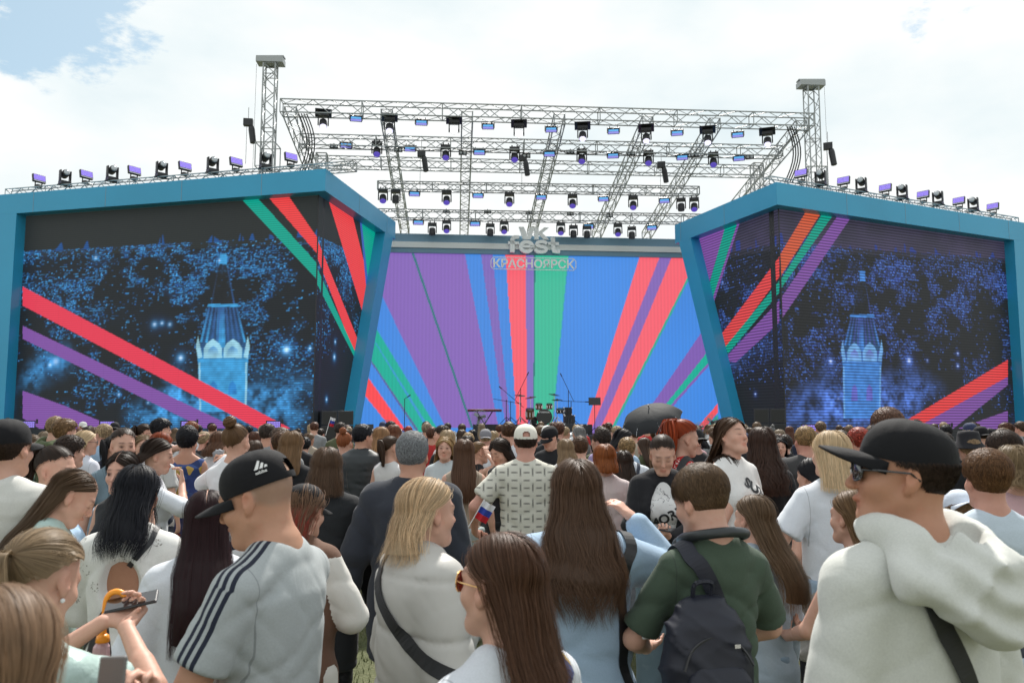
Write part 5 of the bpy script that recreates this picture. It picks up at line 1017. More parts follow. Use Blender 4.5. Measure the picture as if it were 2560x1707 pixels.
        Q = Q + fat * tailr * .55 * (g_[:, :1, None] * np.array((1, 0, 0)) + g_[:, 1:, None] * np.array((0, 1, 0))) + wave * np.sin(v * 9 + (g_[:, :1, None] * 2)) * np.array((1, 0, 0)) * v
        cen = Q.mean(0, keepdims=True) + 0 * Q; parts.append(strips('t', Q, wid * (1 + r.rand(k)), cen + np.array((0, .02, 0)), .9, b[:, None, None] * np.ones((1, m, 3)), seed=seed)); a = np.linspace(0, 2 * math.pi, 11); c_ = cen[0]; ring = tailr * .75 * fat[0][:, :, None] if False else tailr * .75 * fat[0]
        V = c_[:, None] + np.stack([np.cos(a)[None] * ring, np.sin(a)[None] * ring, 0 * a[None] + 0 * ring], -1); ii = np.arange(m * 11).reshape(m, 11); parts.append((V.reshape(-1, 3), np.stack([ii[:-1, :-1], ii[:-1, 1:], ii[1:, 1:], ii[1:, :-1]], -1).reshape(-1, 4), np.full((m * 11, 3), basev)))
    return merge(parts)
def hair_short(P, top=.022, sides=.007, n=900, seed=1, wid=.0035, ln=.035, comb=(0, -.15, -1.0), mess=.35, nape=-.062, fringe=.062, h=.006, parting=None, basev=.7, cut=None):
    r = np.random.RandomState(seed); H, Rm = P.hc, P.R; F = Field(axis(H[0] - .14, H[0] + .14, h), axis(H[1] - .16, H[1] + .16, h), axis(H[2] - .13, H[2] + .18, h)); RC = np.array((0, -.014, .033)); r0 = np.array((.0755, .0965, .088))
    line = lambda y: np.interp(y, [-.12, -.07, -.03, -.012, .012, .035, .07, .1], [nape, nape, -.015, .018, .024, .035, fringe - .004, fringe])
    fn = foldnoise(seed, 2.2)
    def f(X, Y, Z):
        x, y, z = X - H[0], Y - H[1], Z - H[2]; x, y, z = (x * Rm[0, 0] + y * Rm[1, 0] + z * Rm[2, 0], x * Rm[0, 1] + y * Rm[1, 1] + z * Rm[2, 1], x * Rm[0, 2] + y * Rm[1, 2] + z * Rm[2, 2]); t = sides + (top - sides) * np.clip((z - .03) / .05, 0, 1) ** .8
        a, b, c = x / r0[0], (y - RC[1]) / r0[1], (z - RC[2]) / r0[2]; k = np.sqrt(a * a + b * b + c * c); d = (k - 1) * .086 - t - .0035 * fn(x * 2, y * 2, z * 2); d = smax(d, line(y) - z, .012); return d if cut is None else smax(d, z - cut, .004)
    F.put(f, H - .16, H + .18, .001); me = None
    m = 6; k = n; d = r.randn(k * 3, 3); d /= np.linalg.norm(d, axis=1, keepdims=True); p = RC + d * r0; ok = (p[:, 2] > line(p[:, 1]) + .004) & (p[:, 2] < (9 if cut is None else cut + .004)); d = d[ok][:k]; k = len(d); t_ = sides + (top - sides) * np.clip((d[:, 2] * .088) / .05, 0, 1) ** .8
    cb_ = np.array(comb, float)[None] + r.randn(k, 3) * mess; cb_ -= d * (cb_ * d).sum(1, keepdims=True); cb_ /= np.linalg.norm(cb_, axis=1, keepdims=True); s = np.linspace(0, 1, m)[None, :, None]; lf = (ln * (.4 + .6 * np.clip(t_ / max(top, 1e-3), 0, 1)) * (.7 + .6 * r.rand(k)))[:, None, None]
    lift = (t_[:, None, None] + .001) * (.80 + .28 * np.sin(s * 2.6)) + mess * .003 * s * r.rand(k, 1, 1); Q = RC + d[:, None] * (r0 + lift) + cb_[:, None] * lf * s; rad = (Q - RC) / r0; rn = np.linalg.norm(rad, axis=2, keepdims=True); Q = RC + (Q - RC) / rn * (1 + lift / .086); Q = H + Q @ Rm.T; b = np.clip(.97 + .27 * r.randn(k), .4, 1.7)
    V, Fq, C = strips('s', Q, wid * (.6 + .8 * r.rand(k)), np.zeros_like(Q) + H, .45, b[:, None, None] * np.ones((1, m, 3)), seed=seed)
    base = F.mesh(name='hair'); nv = len(base.vertices); bv = np.empty(nv * 3, np.float32); base.vertices.foreach_get('co', bv); nq = len(base.polygons); bf = np.empty(nq * 4, np.int32); base.loops.foreach_get('vertex_index', bf); bpy.data.meshes.remove(base)
    return merge([(bv.reshape(-1, 3), bf.reshape(-1, 4), np.full((nv, 3), basev)), (V, Fq, C)])
def hair_mesh(data, name='hair'): V, F, C = data; return np_mesh(name, V, F, True, cols=C)
# ---------------------------------------------------------------- caps
def cap_mesh(P, tilt_=0, back=False, r=(.084, .106, .088), drop=.012, hole=True, h=.0):
    """returns crown and brim meshes in body space; worn on the head frame, back=True turns it round"""
    H, Rm = P.hc, P.R; Rt = Rm @ rot(180 if back else 0, 0, 0) @ rot(0, tilt_, 0); C = H + Rm @ np.array((0, -.016, .040)); r = np.array(r)
    nt, na = 18, 60; V = []; 
    for i in range(nt + 1):
        t = i / nt * 1.0; el = math.pi / 2 * (1 - t) 
        for a in range(na):
            az = 2 * math.pi * a / na; seam = 1 - .010 * abs(math.cos(az * 3)) ** 14; q = np.array((math.sin(az) * math.cos(el) ** .82, math.cos(az) * math.cos(el) ** .82, math.sin(el) ** .95)) * r * seam; q[2] -= drop * (t ** 6); V.append(C + Rt @ q)
    for a in range(na): az = 2 * math.pi * a / na; q = np.array((math.sin(az), math.cos(az), 0)) * r * .985; q[2] = -.018; V.append(C + Rt @ q)
    V = np.array(V); Fq = []; K = []
    for i in range(nt + 1):
        for a in range(na):
            az = 2 * math.pi * (a + .5) / na; dz = abs(((az - math.pi + math.pi) % (2 * math.pi)) - math.pi); 
            if hole and dz < .34 and i < nt - 1 and i >= nt - 6 and (dz / .34) ** 2 + ((i - (nt - 1)) / 5.0) ** 2 < 1: continue
            b = (a + 1) % na; Fq.append((i * na + a, (i + 1) * na + a, (i + 1) * na + b, i * na + b))
    crown = np_mesh('crown', V, np.array(Fq), True)
    ns, nr = 26, 9; V = []; 
    for top in (0, 1):
        for j in range(nr + 1):
            u = j / nr
            for i in range(ns + 1):
                s = -1 + 2 * i / ns; az = s * R(62); base = np.array((math.sin(az) * r[0] * 1.0, math.cos(az) * r[1] * 1.0, -.020)); ext = .086 * math.sqrt(max(1 - (s) ** 4, 0)) * u; cur = -.022 * (s * s) * (.35 + .65 * u) - .010 * u * u
                q = base + np.array((0, ext, cur + .006 - .0035 * top)); V.append(C + Rt @ q)
    g_ = np.arange(2 * (nr + 1) * (ns + 1)).reshape(2, nr + 1, ns + 1); Fq = [np.stack([g_[k, :-1, :-1], g_[k, :-1, 1:], g_[k, 1:, 1:], g_[k, 1:, :-1]], -1).reshape(-1, 4)[:, ::(1 if k else -1)] for k in (0, 1)]; Fq.append(np.stack([g_[0, -1, :-1], g_[1, -1, :-1], g_[1, -1, 1:], g_[0, -1, 1:]], -1))
    brim = np_mesh('brim', np.array(V), np.concatenate(Fq), True); return crown, brim, (C, Rt, r)

def hood_mesh(P, h=.008, seed=3):
    F = Field(axis(-.24, .24, h), axis(-.34, .14, h), axis(1.20, 1.62, h)); N_ = 22
    for k in range(N_):
        def c(t): a_ = 2 * math.pi * t; bk = (1 - math.cos(a_)) / 2; return np.array((.092 * math.sin(a_), -.022 + .066 * math.cos(a_) * (1 + .95 * bk), 1.475 + .040 * math.sin(math.pi * bk) - .012 * bk)), .028 + .014 * bk
        (p0, r0), (p1, r1) = c(k / N_), c((k + 1) / N_); F.cap(p0, p1, r0, r1, .006)
    F.ell((.0, -.175, 1.42), (.132, .062, .070), None, .02); F.ell((.01, -.188, 1.37), (.100, .050, .062), None, .03); F.ell((.02, -.188, 1.325), (.050, .036, .045), None, .03)
    for s in (-1, 1): F.cap((s * .10, -.10, 1.47), (s * .15, -.14, 1.41), .038, .036, .03)
    F.ell((0, -.115, 1.505), (.070, .045, .060), None, .008, 's')
    fn = foldnoise(seed, .8)
    def disp(x, y, z): r_ = np.sqrt((x * .9) ** 2 + (z - 1.50) ** 2); return .0075 * np.sin(r_ * 95 + 3 * np.sin(x * 9 + seed)) * np.clip((-y - .10) / .06, 0, 1) - .010 * fn(x, y, z)
    return F.mesh(name='hood', disp=disp)
def over(m, mask, col):                          # lay a printed colour over the cloth where mask is 1
    t = m.node_tree; i = colour_in(m); src = i.links[0].from_socket; x = nd(t, 'ShaderNodeMix', data_type='RGBA'); t.links.new(mask, x.inputs[0]); t.links.new(src, x.inputs[6]); x.inputs[7].default_value = tuple(col) + (1,); t.links.new(x.outputs[2], i)
def band(t, v, a, b): return mth(t, 'MULTIPLY', mth(t, 'GREATER_THAN', v, a), mth(t, 'LESS_THAN', v, b))
def colour_in(m): return m.node_tree.nodes['Principled BSDF'].inputs['Base Color']
# ---------------------------------------------------------------- people materials
def fabric(name, rough=.85, attr=None, weave=900, bs=.25, objcol=True, sheen=.08, big=None):
    m = mat(name, rough=rough, objcol=objcol, attr=attr, sheen=sheen, spec=.25, var=(240, .14)); t = m.node_tree; b = t.nodes['Principled BSDF']
    tcn = nd(t, 'ShaderNodeTexCoord'); a = nd(t, 'ShaderNodeTexNoise'); a.inputs['Scale'].default_value = weave; a.inputs['Detail'].default_value = 2; c = nd(t, 'ShaderNodeTexNoise'); c.inputs['Scale'].default_value = 8; c.inputs['Detail'].default_value = 4; c.inputs['Distortion'].default_value = 2.5; c.noise_type = 'RIDGED_MULTIFRACTAL' if False else 'FBM'
    t.links.new(tcn.outputs['Object'], a.inputs[0]); t.links.new(tcn.outputs['Object'], c.inputs[0]); b1 = nd(t, 'ShaderNodeBump'); b1.inputs['Strength'].default_value = bs; b1.inputs['Distance'].default_value = .0015; t.links.new(a.outputs['Fac'], b1.inputs['Height'])
    b2 = nd(t, 'ShaderNodeBump'); b2.inputs['Strength'].default_value = .55; b2.inputs['Distance'].default_value = .0045; t.links.new(c.outputs['Fac'], b2.inputs['Height']); t.links.new(b1.outputs[0], b2.inputs['Normal']); t.links.new(b2.outputs[0], b.inputs['Normal'])
    if name in ('cotton', 'striped_jersey'):
        s_ = nd(t, 'ShaderNodeSeparateXYZ'); t.links.new(tcn.outputs['Object'], s_.inputs[0]); wz = mth(t, 'MULTIPLY_ADD', mth(t, 'SINE', mth(t, 'MULTIPLY', s_.outputs[2], 14)), .006, .166); dx = mth(t, 'ABSOLUTE', mth(t, 'SUBTRACT', mth(t, 'ABSOLUTE', s_.outputs[0]), wz)); over(m, mth(t, 'MULTIPLY', mth(t, 'MULTIPLY', mth(t, 'LESS_THAN', dx, .0016), band(t, s_.outputs[2], 1.16, 1.6)), .40), (.03, .03, .035))
    return m
def sepattr(m, an='pat'):
    t = m.node_tree; p = nd(t, 'ShaderNodeAttribute'); p.attribute_name = an; s = nd(t, 'ShaderNodeSeparateXYZ'); t.links.new(p.outputs['Vector'], s.inputs[0]); return t, s.outputs
def objxyz(m):
    t = m.node_tree; tcn = nd(t, 'ShaderNodeTexCoord'); s = nd(t, 'ShaderNodeSeparateXYZ'); t.links.new(tcn.outputs['Object'], s.inputs[0]); return t, s.outputs, tcn
CL = fabric('cotton'); KNIT = fabric('fleece', .95, sheen=.15, bs=.3, weave=500); SATIN = mat('satin', rough=.35, objcol=True, bump=(14, .5, .02)); DENIM = fabric('denim', .85, weave=700, bs=.5)
t_ = DENIM.node_tree; nn_ = nd(t_, 'ShaderNodeTexNoise'); nn_.inputs['Scale'].default_value = 7; nn_.inputs['Detail'].default_value = 7; tcn_ = nd(t_, 'ShaderNodeTexCoord'); t_.links.new(tcn_.outputs['Object'], nn_.inputs[0]); mk_ = nd(t_, 'ShaderNodeMapRange'); t_.links.new(nn_.outputs['Fac'], mk_.inputs[0]); mk_.inputs[1].default_value = .5; mk_.inputs[2].default_value = .8; mk_.inputs[4].default_value = .35; over(DENIM, mk_.outputs[0], (.5, .55, .6))
SKIN = mat('skin', rough=.54, attr='Col', bump=(260, .12, .001), spec=.4, sss=.06)
HAIR = mat('hair', rough=.50, objcol=True, attr='Col', spec=.28)
def mottle(m):
    t = m.node_tree; i = colour_in(m); src = i.links[0].from_socket; tcn = nd(t, 'ShaderNodeTexCoord'); a = nd(t, 'ShaderNodeTexNoise'); a.inputs['Scale'].default_value = 22; a.inputs['Detail'].default_value = 8; a.inputs['Roughness'].default_value = .7; t.links.new(tcn.outputs['Object'], a.inputs[0])
    r = rampn(t, [(.35, (1.06, 1.02, 1.0)), (.55, (.98, .94, .92)), (.72, (1.0, .80, .76))]); t.links.new(a.outputs['Fac'], r.inputs[0]); x = nd(t, 'ShaderNodeMix', data_type='RGBA', blend_type='MULTIPLY'); x.inputs[0].default_value = .8; t.links.new(src, x.inputs[6]); t.links.new(r.outputs[0], x.inputs[7]); t.links.new(x.outputs[2], i)
def hair_streaks(m):
    t = m.node_tree; b = t.nodes['Principled BSDF']; tr = nd(t, 'ShaderNodeBsdfTranslucent'); t.links.new(colour_in(m).links[0].from_socket, tr.inputs[0]); mx = nd(t, 'ShaderNodeMixShader'); mx.inputs[0].default_value = .30; out = t.nodes['Material Output']; t.links.new(b.outputs[0], mx.inputs[1]); t.links.new(tr.outputs[0], mx.inputs[2]); t.links.new(mx.outputs[0], out.inputs[0])
def _unused(m):
    b = m.node_tree.nodes['Principled BSDF']; b.inputs['Coat Weight'].default_value = .0; b.inputs['Coat Roughness'].default_value = .3
hair_streaks(HAIR)

CAPM = fabric('cap_twill', .8, weave=1400, bs=.35, sheen=.03); METAL = M['chrome']; GOLD = mat('gold', (.8, .5, .2), .25, 1); LENSB = mat('brown_lens', (.25, .03, .02), .08, coat=1); LENSD = mat('dark_lens', (.02, .02, .022), .06, coat=1); FRAME = mat('glasses_frame', (.015, .015, .017), .25, coat=.6)
NYLON = mat('nylon', rough=.55, objcol=True, bump=(600, .2, .001), var=(6, .12)); LEATHER = mat('leather', rough=.38, objcol=True, bump=(180, .15, .002)); PHONE = mat('phone_glass', (.015, .015, .018), .12, coat=.6)
mottle(SKIN)
# patterned cloths
TEEBOX = fabric('printed_cotton'); t_, o_, tc_ = objxyz(TEEBOX)          # small printed rectangles all over
def boxes(t, x, z, cx, cz, w_, h_, lw):
    fx_ = mth(t, 'SUBTRACT', mth(t, 'FRACT', mth(t, 'DIVIDE', x, cx)), .5); fz_ = mth(t, 'SUBTRACT', mth(t, 'FRACT', mth(t, 'DIVIDE', z, cz)), .5); ax = mth(t, 'ABSOLUTE', mth(t, 'MULTIPLY', fx_, cx)); az = mth(t, 'ABSOLUTE', mth(t, 'MULTIPLY', fz_, cz))
    o1 = mth(t, 'MULTIPLY', mth(t, 'LESS_THAN', ax, w_), mth(t, 'LESS_THAN', az, h_)); i1 = mth(t, 'MULTIPLY', mth(t, 'LESS_THAN', ax, w_ - lw), mth(t, 'LESS_THAN', az, h_ - lw)); ring = mth(t, 'SUBTRACT', o1, i1)
    dash = mth(t, 'MULTIPLY', mth(t, 'LESS_THAN', mth(t, 'MINIMUM', ax if w_ < h_ else az, 1), .0028), mth(t, 'LESS_THAN', (az if w_ < h_ else ax), max(w_, h_) * .75)); return mth(t, 'MAXIMUM', ring, dash)
mA = boxes(t_, o_[0], o_[2], .085, .105, .006, .030, .0022); mB = boxes(t_, mth(t_, 'ADD', o_[0], .042), mth(t_, 'ADD', o_[2], .03), .085, .0525, .022, .006, .0022); over(TEEBOX, mth(t_, 'MULTIPLY', mth(t_, 'MAXIMUM', mA, mB), .8), (.05, .05, .05))
POLKA = fabric('dotted_cotton'); t_, o_, tc_ = objxyz(POLKA); vo = nd(t_, 'ShaderNodeTexVoronoi'); vo.inputs['Scale'].default_value = 62; t_.links.new(tc_.outputs['Object'], vo.inputs[0]); over(POLKA, mth(t_, 'LESS_THAN', vo.outputs['Distance'], .33), (.8, .72, .68))
EYELET = fabric('embroidered_cotton'); t_, o_, tc_ = objxyz(EYELET); vo = nd(t_, 'ShaderNodeTexVoronoi'); vo.inputs['Scale'].default_value = 13; t_.links.new(tc_.outputs['Object'], vo.inputs[0]); vs = nd(t_, 'ShaderNodeTexVoronoi'); vs.inputs['Scale'].default_value = 110; t_.links.new(tc_.outputs['Object'], vs.inputs[0])
rg = band(t_, vo.outputs['Distance'], .22, .34); over(EYELET, mth(t_, 'MULTIPLY', mth(t_, 'MULTIPLY', rg, mth(t_, 'LESS_THAN', vs.outputs['Distance'], .42)), .8), (.20, .18, .16))
SCARF = fabric('patterned_scarf'); t_, o_, tc_ = objxyz(SCARF); vo = nd(t_, 'ShaderNodeTexVoronoi'); vo.inputs['Scale'].default_value = 16; t_.links.new(tc_.outputs['Object'], vo.inputs[0]); rr = rampn(t_, [(0, (.05, .09, .25)), (.35, (.03, .05, .15)), (.5, (.30, .05, .03)), (.62, (.04, .06, .2)), (.85, (.45, .30, .08))], 'CONSTANT'); sp = nd(t_, 'ShaderNodeSeparateColor'); t_.links.new(vo.outputs['Color'], sp.inputs[0]); t_.links.new(sp.outputs[0], rr.inputs[0]); t_.links.new(rr.outputs[0], colour_in(SCARF))
STR3 = fabric('striped_jersey'); t_, p_ = sepattr(STR3); v_ = p_[0]; st_ = mth(t_, 'MAXIMUM', mth(t_, 'MAXIMUM', band(t_, v_, -.027, -.0155), band(t_, v_, -.0058, .0058)), band(t_, v_, .0155, .027)); over(STR3, mth(t_, 'MULTIPLY', st_, mth(t_, 'GREATER_THAN', p_[1], .5)), (.018, .022, .04))
TWO = fabric('two_tone_cloth'); t_, p_ = sepattr(TWO)                   # second colour where pat.x is 1
def twotone(name, c2, attr_i=0): m = fabric(name); t, p = sepattr(m); over(m, mth(t, 'GREATER_THAN', p[attr_i], .5), c2); return m
LILAC = twotone('white_lilac_cloth', (.42, .33, .52)); VARS = twotone('brown_white_cloth', (.66, .64, .60)); REDSTR = fabric('red_striped_cloth'); t_, o_, tc_ = objxyz(REDSTR); p_ = sepattr(REDSTR)[1]; sx = mth(t_, 'GREATER_THAN', mth(t_, 'FRACT', mth(t_, 'MULTIPLY', o_[2], 24)), .45); over(REDSTR, mth(t_, 'MULTIPLY', sx, mth(t_, 'GREATER_THAN', p_[0], .5)), (.33, .015, .03))
FLOR = fabric('scribbled_cotton'); t_, o_, tc_ = objxyz(FLOR); n_ = nd(t_, 'ShaderNodeTexNoise'); n_.inputs['Scale'].default_value = 26; n_.inputs['Detail'].default_value = 3; t_.links.new(tc_.outputs['Object'], n_.inputs[0]); n3 = nd(t_, 'ShaderNodeTexNoise'); n3.inputs['Scale'].default_value = 7; t_.links.new(tc_.outputs['Object'], n3.inputs[0]); over(FLOR, mth(t_, 'MULTIPLY', mth(t_, 'LESS_THAN', mth(t_, 'ABSOLUTE', mth(t_, 'SUBTRACT', n_.outputs['Fac'], .5)), .012), mth(t_, 'GREATER_THAN', n3.outputs['Fac'], .54)), (.02, .02, .03))
HC = dict(black=(.010, .010, .014), dark=(.034, .020, .014), brown=(.085, .045, .026), auburn=(.12, .045, .025), light=(.20, .125, .072), ash=(.30, .215, .14), blond=(.52, .37, .21), platin=(.76, .61, .43), red=(.30, .062, .026), ginger=(.38, .14, .05), grey=(.25, .26, .27), wine=(.030, .010, .013), sand=(.30, .205, .115))
SK = dict(fair=(.56, .335, .255), mid=(.46, .255, .18), tan=(.37, .19, .12), rosy=(.53, .285, .22))
FIG = {}
D2 = {(-20, 1325): .95, (105, 1212): 1.9, (170, 1072): 3.4, (592, 1021): 2.2, (1150, 1209): 1.7, (2062, 941): 1.86, (25, 952): 3.5, (132, 1022): 4.0, (318, 1062): 3.2, (283, 1032): 4.4, (478, 1118): 2.85, (704, 1102): 3.4, (985, 1092): 2.7, (1322, 1049): 2.85, (1607, 1066): 2.75,
 (365, 1003): 5.5, (432, 980): 7.8, (285, 981): 5.7, (200, 986): 7.8, (545, 972): 5.6, (752, 1022): 4.4, (948, 990): 4.3, (1905, 984): 4.2, (1728, 1131): 3.5, (1662, 1040): 5.3, (1955, 1130): 3.2, (2262, 1036): 3.4, (2325, 1022): 4.2, (2198, 1118): 4.0, (835, 974): 8.0, (900, 1000): 7.6, (1066, 1005): 6.7, (1022, 1000): 7.7,
 (1102, 1013): 8.3, (1148, 1004): 7.0, (1207, 968): 5.8, (1262, 975): 8.8, (1388, 1018): 6.2, (1432, 1032): 6.9, (1440, 1005): 8.0, (1521, 997): 5.2, (1572, 966): 5.9, (1680, 955): 5.3, (1748, 979): 5.8, (1848, 976): 6.6, (1862, 1048): 5.0, (1790, 1003): 9.3, (2035, 938): 5.2,
 (130, 955): 8.9, (153, 964): 8.2, (165, 1002): 6.2, (373, 963): 9.8, (335, 972): 10.2, (330, 996): 7.8, (372, 990): 7.4, (506, 988): 8.6, (650, 990): 7.0, (672, 987): 6.4, (877, 978): 9.6, (905, 973): 10.5, (1168, 968): 9.2, (1332, 1002): 8.3, (1298, 1005): 7.9, (2222, 998): 7.2, (2300, 985): 4.6, (2250, 975): 10.5}
def warm(c): m = sum(c) / 3; return tuple(max(m + (v - m) * 1.25, .004) * .92 for v in c)

def person(x, y, d, yaw, label, hair=None, hc='brown', top=None, bot=None, cap=None, skin='fair', fem=1, hy=0, hp=0, hr=0, arms=('down', 'down'), wide=1.0, fine=None, hh=None, eyes='open', scalp=None, beard=0, key=None, glasses=None, extra=0, seed=1, group=None, hmin=None, topname='shirt', lip=1, base_h=None):
    d = D2.get((x, y), d)
    q = .0040 if d < 2.6 else .0052 if d < 3.6 else .0065 if d < 5 else .0085 if d < 7 else .014
    P = Pose(hy, hp, hr, arms[0], arms[1], fem, 0, wide); kw = dict(hairz=scalp[0], hairc=scalp[1]) if scalp else {}
    bm = body_mesh(P, h=max(q * 2.2, .0105), hf=q, hh=hh, colfn=facecol(P, SK[skin] if isinstance(skin, str) else skin, lip=lip, beard=beard, eyes=eyes, **kw), name='person')
    o = link('person', bm, SKIN); tag(o, label, 'person', group or 'people in the crowd')
    if top is not None:
        tops = top if isinstance(top, list) else [top]
        for tp in tops:
            tp = dict(tp); col = tp.pop('c', (.5, .5, .5)); m_ = tp.pop('m', CL); nm = tp.pop('n', 'shirt'); tp.setdefault('seed', seed); hd_ = tp.pop('hood', None); tp.setdefault('h', min(max(q * 1.9, .0085), .02)); cm_ = link(nm, cloth_mesh(P, name=nm, **tp), m_, o, col); kid(o, cm_)
            if hd_: kid(cm_, link('hood', hood_mesh(P, tp['h']), m_, cm_, col))
    b_ = dict(bot or {}); col = b_.pop('c', (.05, .06, .09)); m_ = b_.pop('m', DENIM); nm = b_.pop('n', 'trousers'); kid(o, link(nm, trousers_mesh(P, name=nm, seed=seed, **b_), m_, o, col))
    if hair:
        kind, a = hair[0], dict(hair[1]) if len(hair) > 1 else {}; a.setdefault('seed', seed); nf = 8.5 if d < 2.9 else 4.5 if d < 4.5 else 1.3 if d < 5.5 else .6 if d < 8 else .22; a.setdefault('wid', .0011 * (1 if d < 2.9 else 1.6 if d < 4.5 else 3.2 if d < 5.5 else 5.4 if d < 8 else 10))
        if kind == 'short' and cap: a.update(cut=.030, top=.004, sides=min(a.get('sides', .006), .008), ln=.012)
        if kind == 'short': a['wid'] *= 1.2; a['h'] = .005 if d < 3.7 else .0075; nf *= 1.2; a['n'] = int(a.get('n', 1000) * nf)
        data = {'long': hair_long, 'tied': hair_tied, 'short': hair_short}[kind](P, **a); kid(o, link('hair', hair_mesh(data), HAIR, o, warm(HC[hc] if isinstance(hc, str) else hc)))
    ct = 0
    if cap:
        c = dict(cap); col = c.pop('c', (.007, .007, .009)); cr_, br_, info = cap_mesh(P, **c); a_ = link('cap', cr_, CAPM, o, col); kid(o, a_); b2 = link('brim', br_, CAPM, a_, col); kid(a_, b2); ct = .012; btn = MB().lathe([(.011, 0), (.008, .005), (.001, .007)], 10, Matrix.Translation(tuple(info[0] + info[1] @ np.array((0, 0, info[2][2] - .003)))) @ Matrix([list(info[1][i]) + [0] for i in range(3)] + [[0, 0, 0, 1]])).build('button', CAPM, a_, True, col); o['_c'] = 0; del o['_c']
        FIG[('cap', key)] = (a_, info)
    if glasses:
        gm = MB(); H_, Rm = P.hc, P.R; T = lambda *v: Vector(H_ + Rm @ np.array(v)); rx, rz = glasses.get('r', (.024, .019)); fr = glasses.get('m', FRAME)
        for s in (-1, 1):
            pts = [T(s * .032 + rx * math.cos(a * math.pi / 10), .099 - .012 * abs(math.cos(a * math.pi / 10)) * (1 if s * math.cos(a * math.pi / 10) > 0 else 0), .002 + rz * math.sin(a * math.pi / 10)) for a in range(21)]; gm.path(pts, glasses.get('t', .0018), 6); gm.path([T(s * .056, .088, .008), T(s * .074, .06, .010), T(s * .081, -.005, .008), T(s * .080, -.025, -.008)], glasses.get('t', .0018), 6)
        gm.path([T(-.009, .101, .006), T(0, .104, .008), T(.009, .101, .006)], .0018, 6); g_ = gm.build('glasses', fr, o)
        if glasses.get('lens'):
            lm = MB()
            for s in (-1, 1):
                ring = [T(s * .032 + rx * .97 * math.cos(a * math.pi / 10), .099 - .012 * abs(math.cos(a * math.pi / 10)) * (1 if s * math.cos(a * math.pi / 10) > 0 else 0), .002 + rz * .97 * math.sin(a * math.pi / 10)) for a in range(20)]; l_ = MB().add(ring + [T(s * .032, .101, .002)], [(k, (k + 1) % 20, 20) for k in range(20)]).build('lens', glasses['lens'], g_, True)
    pt = PY(x * D, y * D, d); tip_l = P.hc + P.R @ np.array((0, -.014, .033)) + np.array((0, 0, .088 + .012 + ct + extra)); s = pt.z / tip_l[2]; 
    if hmin: s = hmin
    a = R(yaw); hx_, hy2 = P.hc[0] * s, P.hc[1] * s; o.location = (pt.x - (hx_ * math.cos(a) - hy2 * math.sin(a)), pt.y - (hx_ * math.sin(a) + hy2 * math.cos(a)), 0); o.rotation_euler = (0, 0, a); o.scale = (s, s, s)
    if key: FIG[key] = (o, P)
    return o
# ---------------------------------------------------------------- things carried by people, built in the wearer's own space
from mathutils.bvhtree import BVHTree
def carried(key, name, label, cat, group=None):
    o, P = FIG[key]; e = empty(name, o.location, o.rotation_euler.z, label, cat, group); e.scale = o.scale; return e
def surf(key, names=('shirt', 'jacket', 'hoodie', 'coat', 'dress', 'vest')):
    o, P = FIG[key]; vs, fs, b = [], [], 0
    for ch in KIDS[o.name]:
        if ch.name.split('.')[0] in names:
            for c2 in KIDS.get(ch.name, []):
                if c2.name.startswith('hood') and key != 'hoodie': vs += [q.co.copy() for q in c2.data.vertices]; fs += [tuple(i + b for i in p.vertices) for p in c2.data.polygons]; b = len(vs)
            v = [q.co.copy() for q in ch.data.vertices]; vs += v; fs += [tuple(i + b for i in p.vertices) for p in ch.data.polygons]; b += len(v)
    return BVHTree.FromPolygons(vs, fs)
def catm(pts, n=8):
    P_ = [Vector(p) for p in pts]; out = []
    for i in range(len(P_) - 1):
        p0, p1, p2, p3 = P_[max(i - 1, 0)], P_[i], P_[i + 1], P_[min(i + 2, len(P_) - 1)]
        for k in range(n): t = k / n; out.append(.5 * ((2 * p1) + (p2 - p0) * t + (2 * p0 - 5 * p1 + 4 * p2 - p3) * t * t + (3 * p1 - p0 - 3 * p2 + p3) * t ** 3))
    return out + [P_[-1]]
def strap(pts, w_, th=.004, tree=None, off=.005, n=8, snap=True):
    c = catm(pts, n); nm = []
    for i, p in enumerate(c):
        q = (0, 0, 0)
        if tree is not None:
            rd_ = Vector((p.x, p.y + .01, 0)).normalized(); loc, nn, _, _ = tree.ray_cast(p + Vector((0, 0, .4)), Vector((0, 0, -1))) if p.z > 1.43 else tree.ray_cast(Vector((0, -.01, p.z)) + rd_ * .7, -rd_)
            if loc is None or (loc - p).length > .16: loc, nn, _, _ = tree.find_nearest(p)
            if loc is not None:
                nn = nn if nn.dot(p - Vector((0, -.01, p.z))) > 0 else -nn
                if snap: c[i] = loc + nn * off
                nm.append(nn); continue
        nm.append((p - Vector((0, 0, p.z))).normalized())
    c = [(c[max(i - 1, 0)] + c[i] * 2 + c[min(i + 1, len(c) - 1)]) / 4 for i in range(len(c))]; nm = [(nm[max(i - 2, 0)] + nm[max(i - 1, 0)] + nm[i] + nm[min(i + 1, len(c) - 1)] + nm[min(i + 2, len(c) - 1)]).normalized() for i in range(len(c))]
    mb = MB(); vs = []; 
    for i, p in enumerate(c):
        t = (c[min(i + 1, len(c) - 1)] - c[max(i - 1, 0)]).normalized(); s = t.cross(nm[i]).normalized() * w_ / 2; u = nm[i] * th; vs += [p - s, p + s, p + s + u, p - s + u]
    fs = [(4 * i + a, 4 * i + (a + 1) % 4, 4 * i + 4 + (a + 1) % 4, 4 * i + 4 + a) for i in range(len(c) - 1) for a in range(4)] + [(0, 1, 2, 3)]; k = 4 * (len(c) - 1); fs.append((k, k + 3, k + 2, k + 1)); return mb.add(vs, fs)
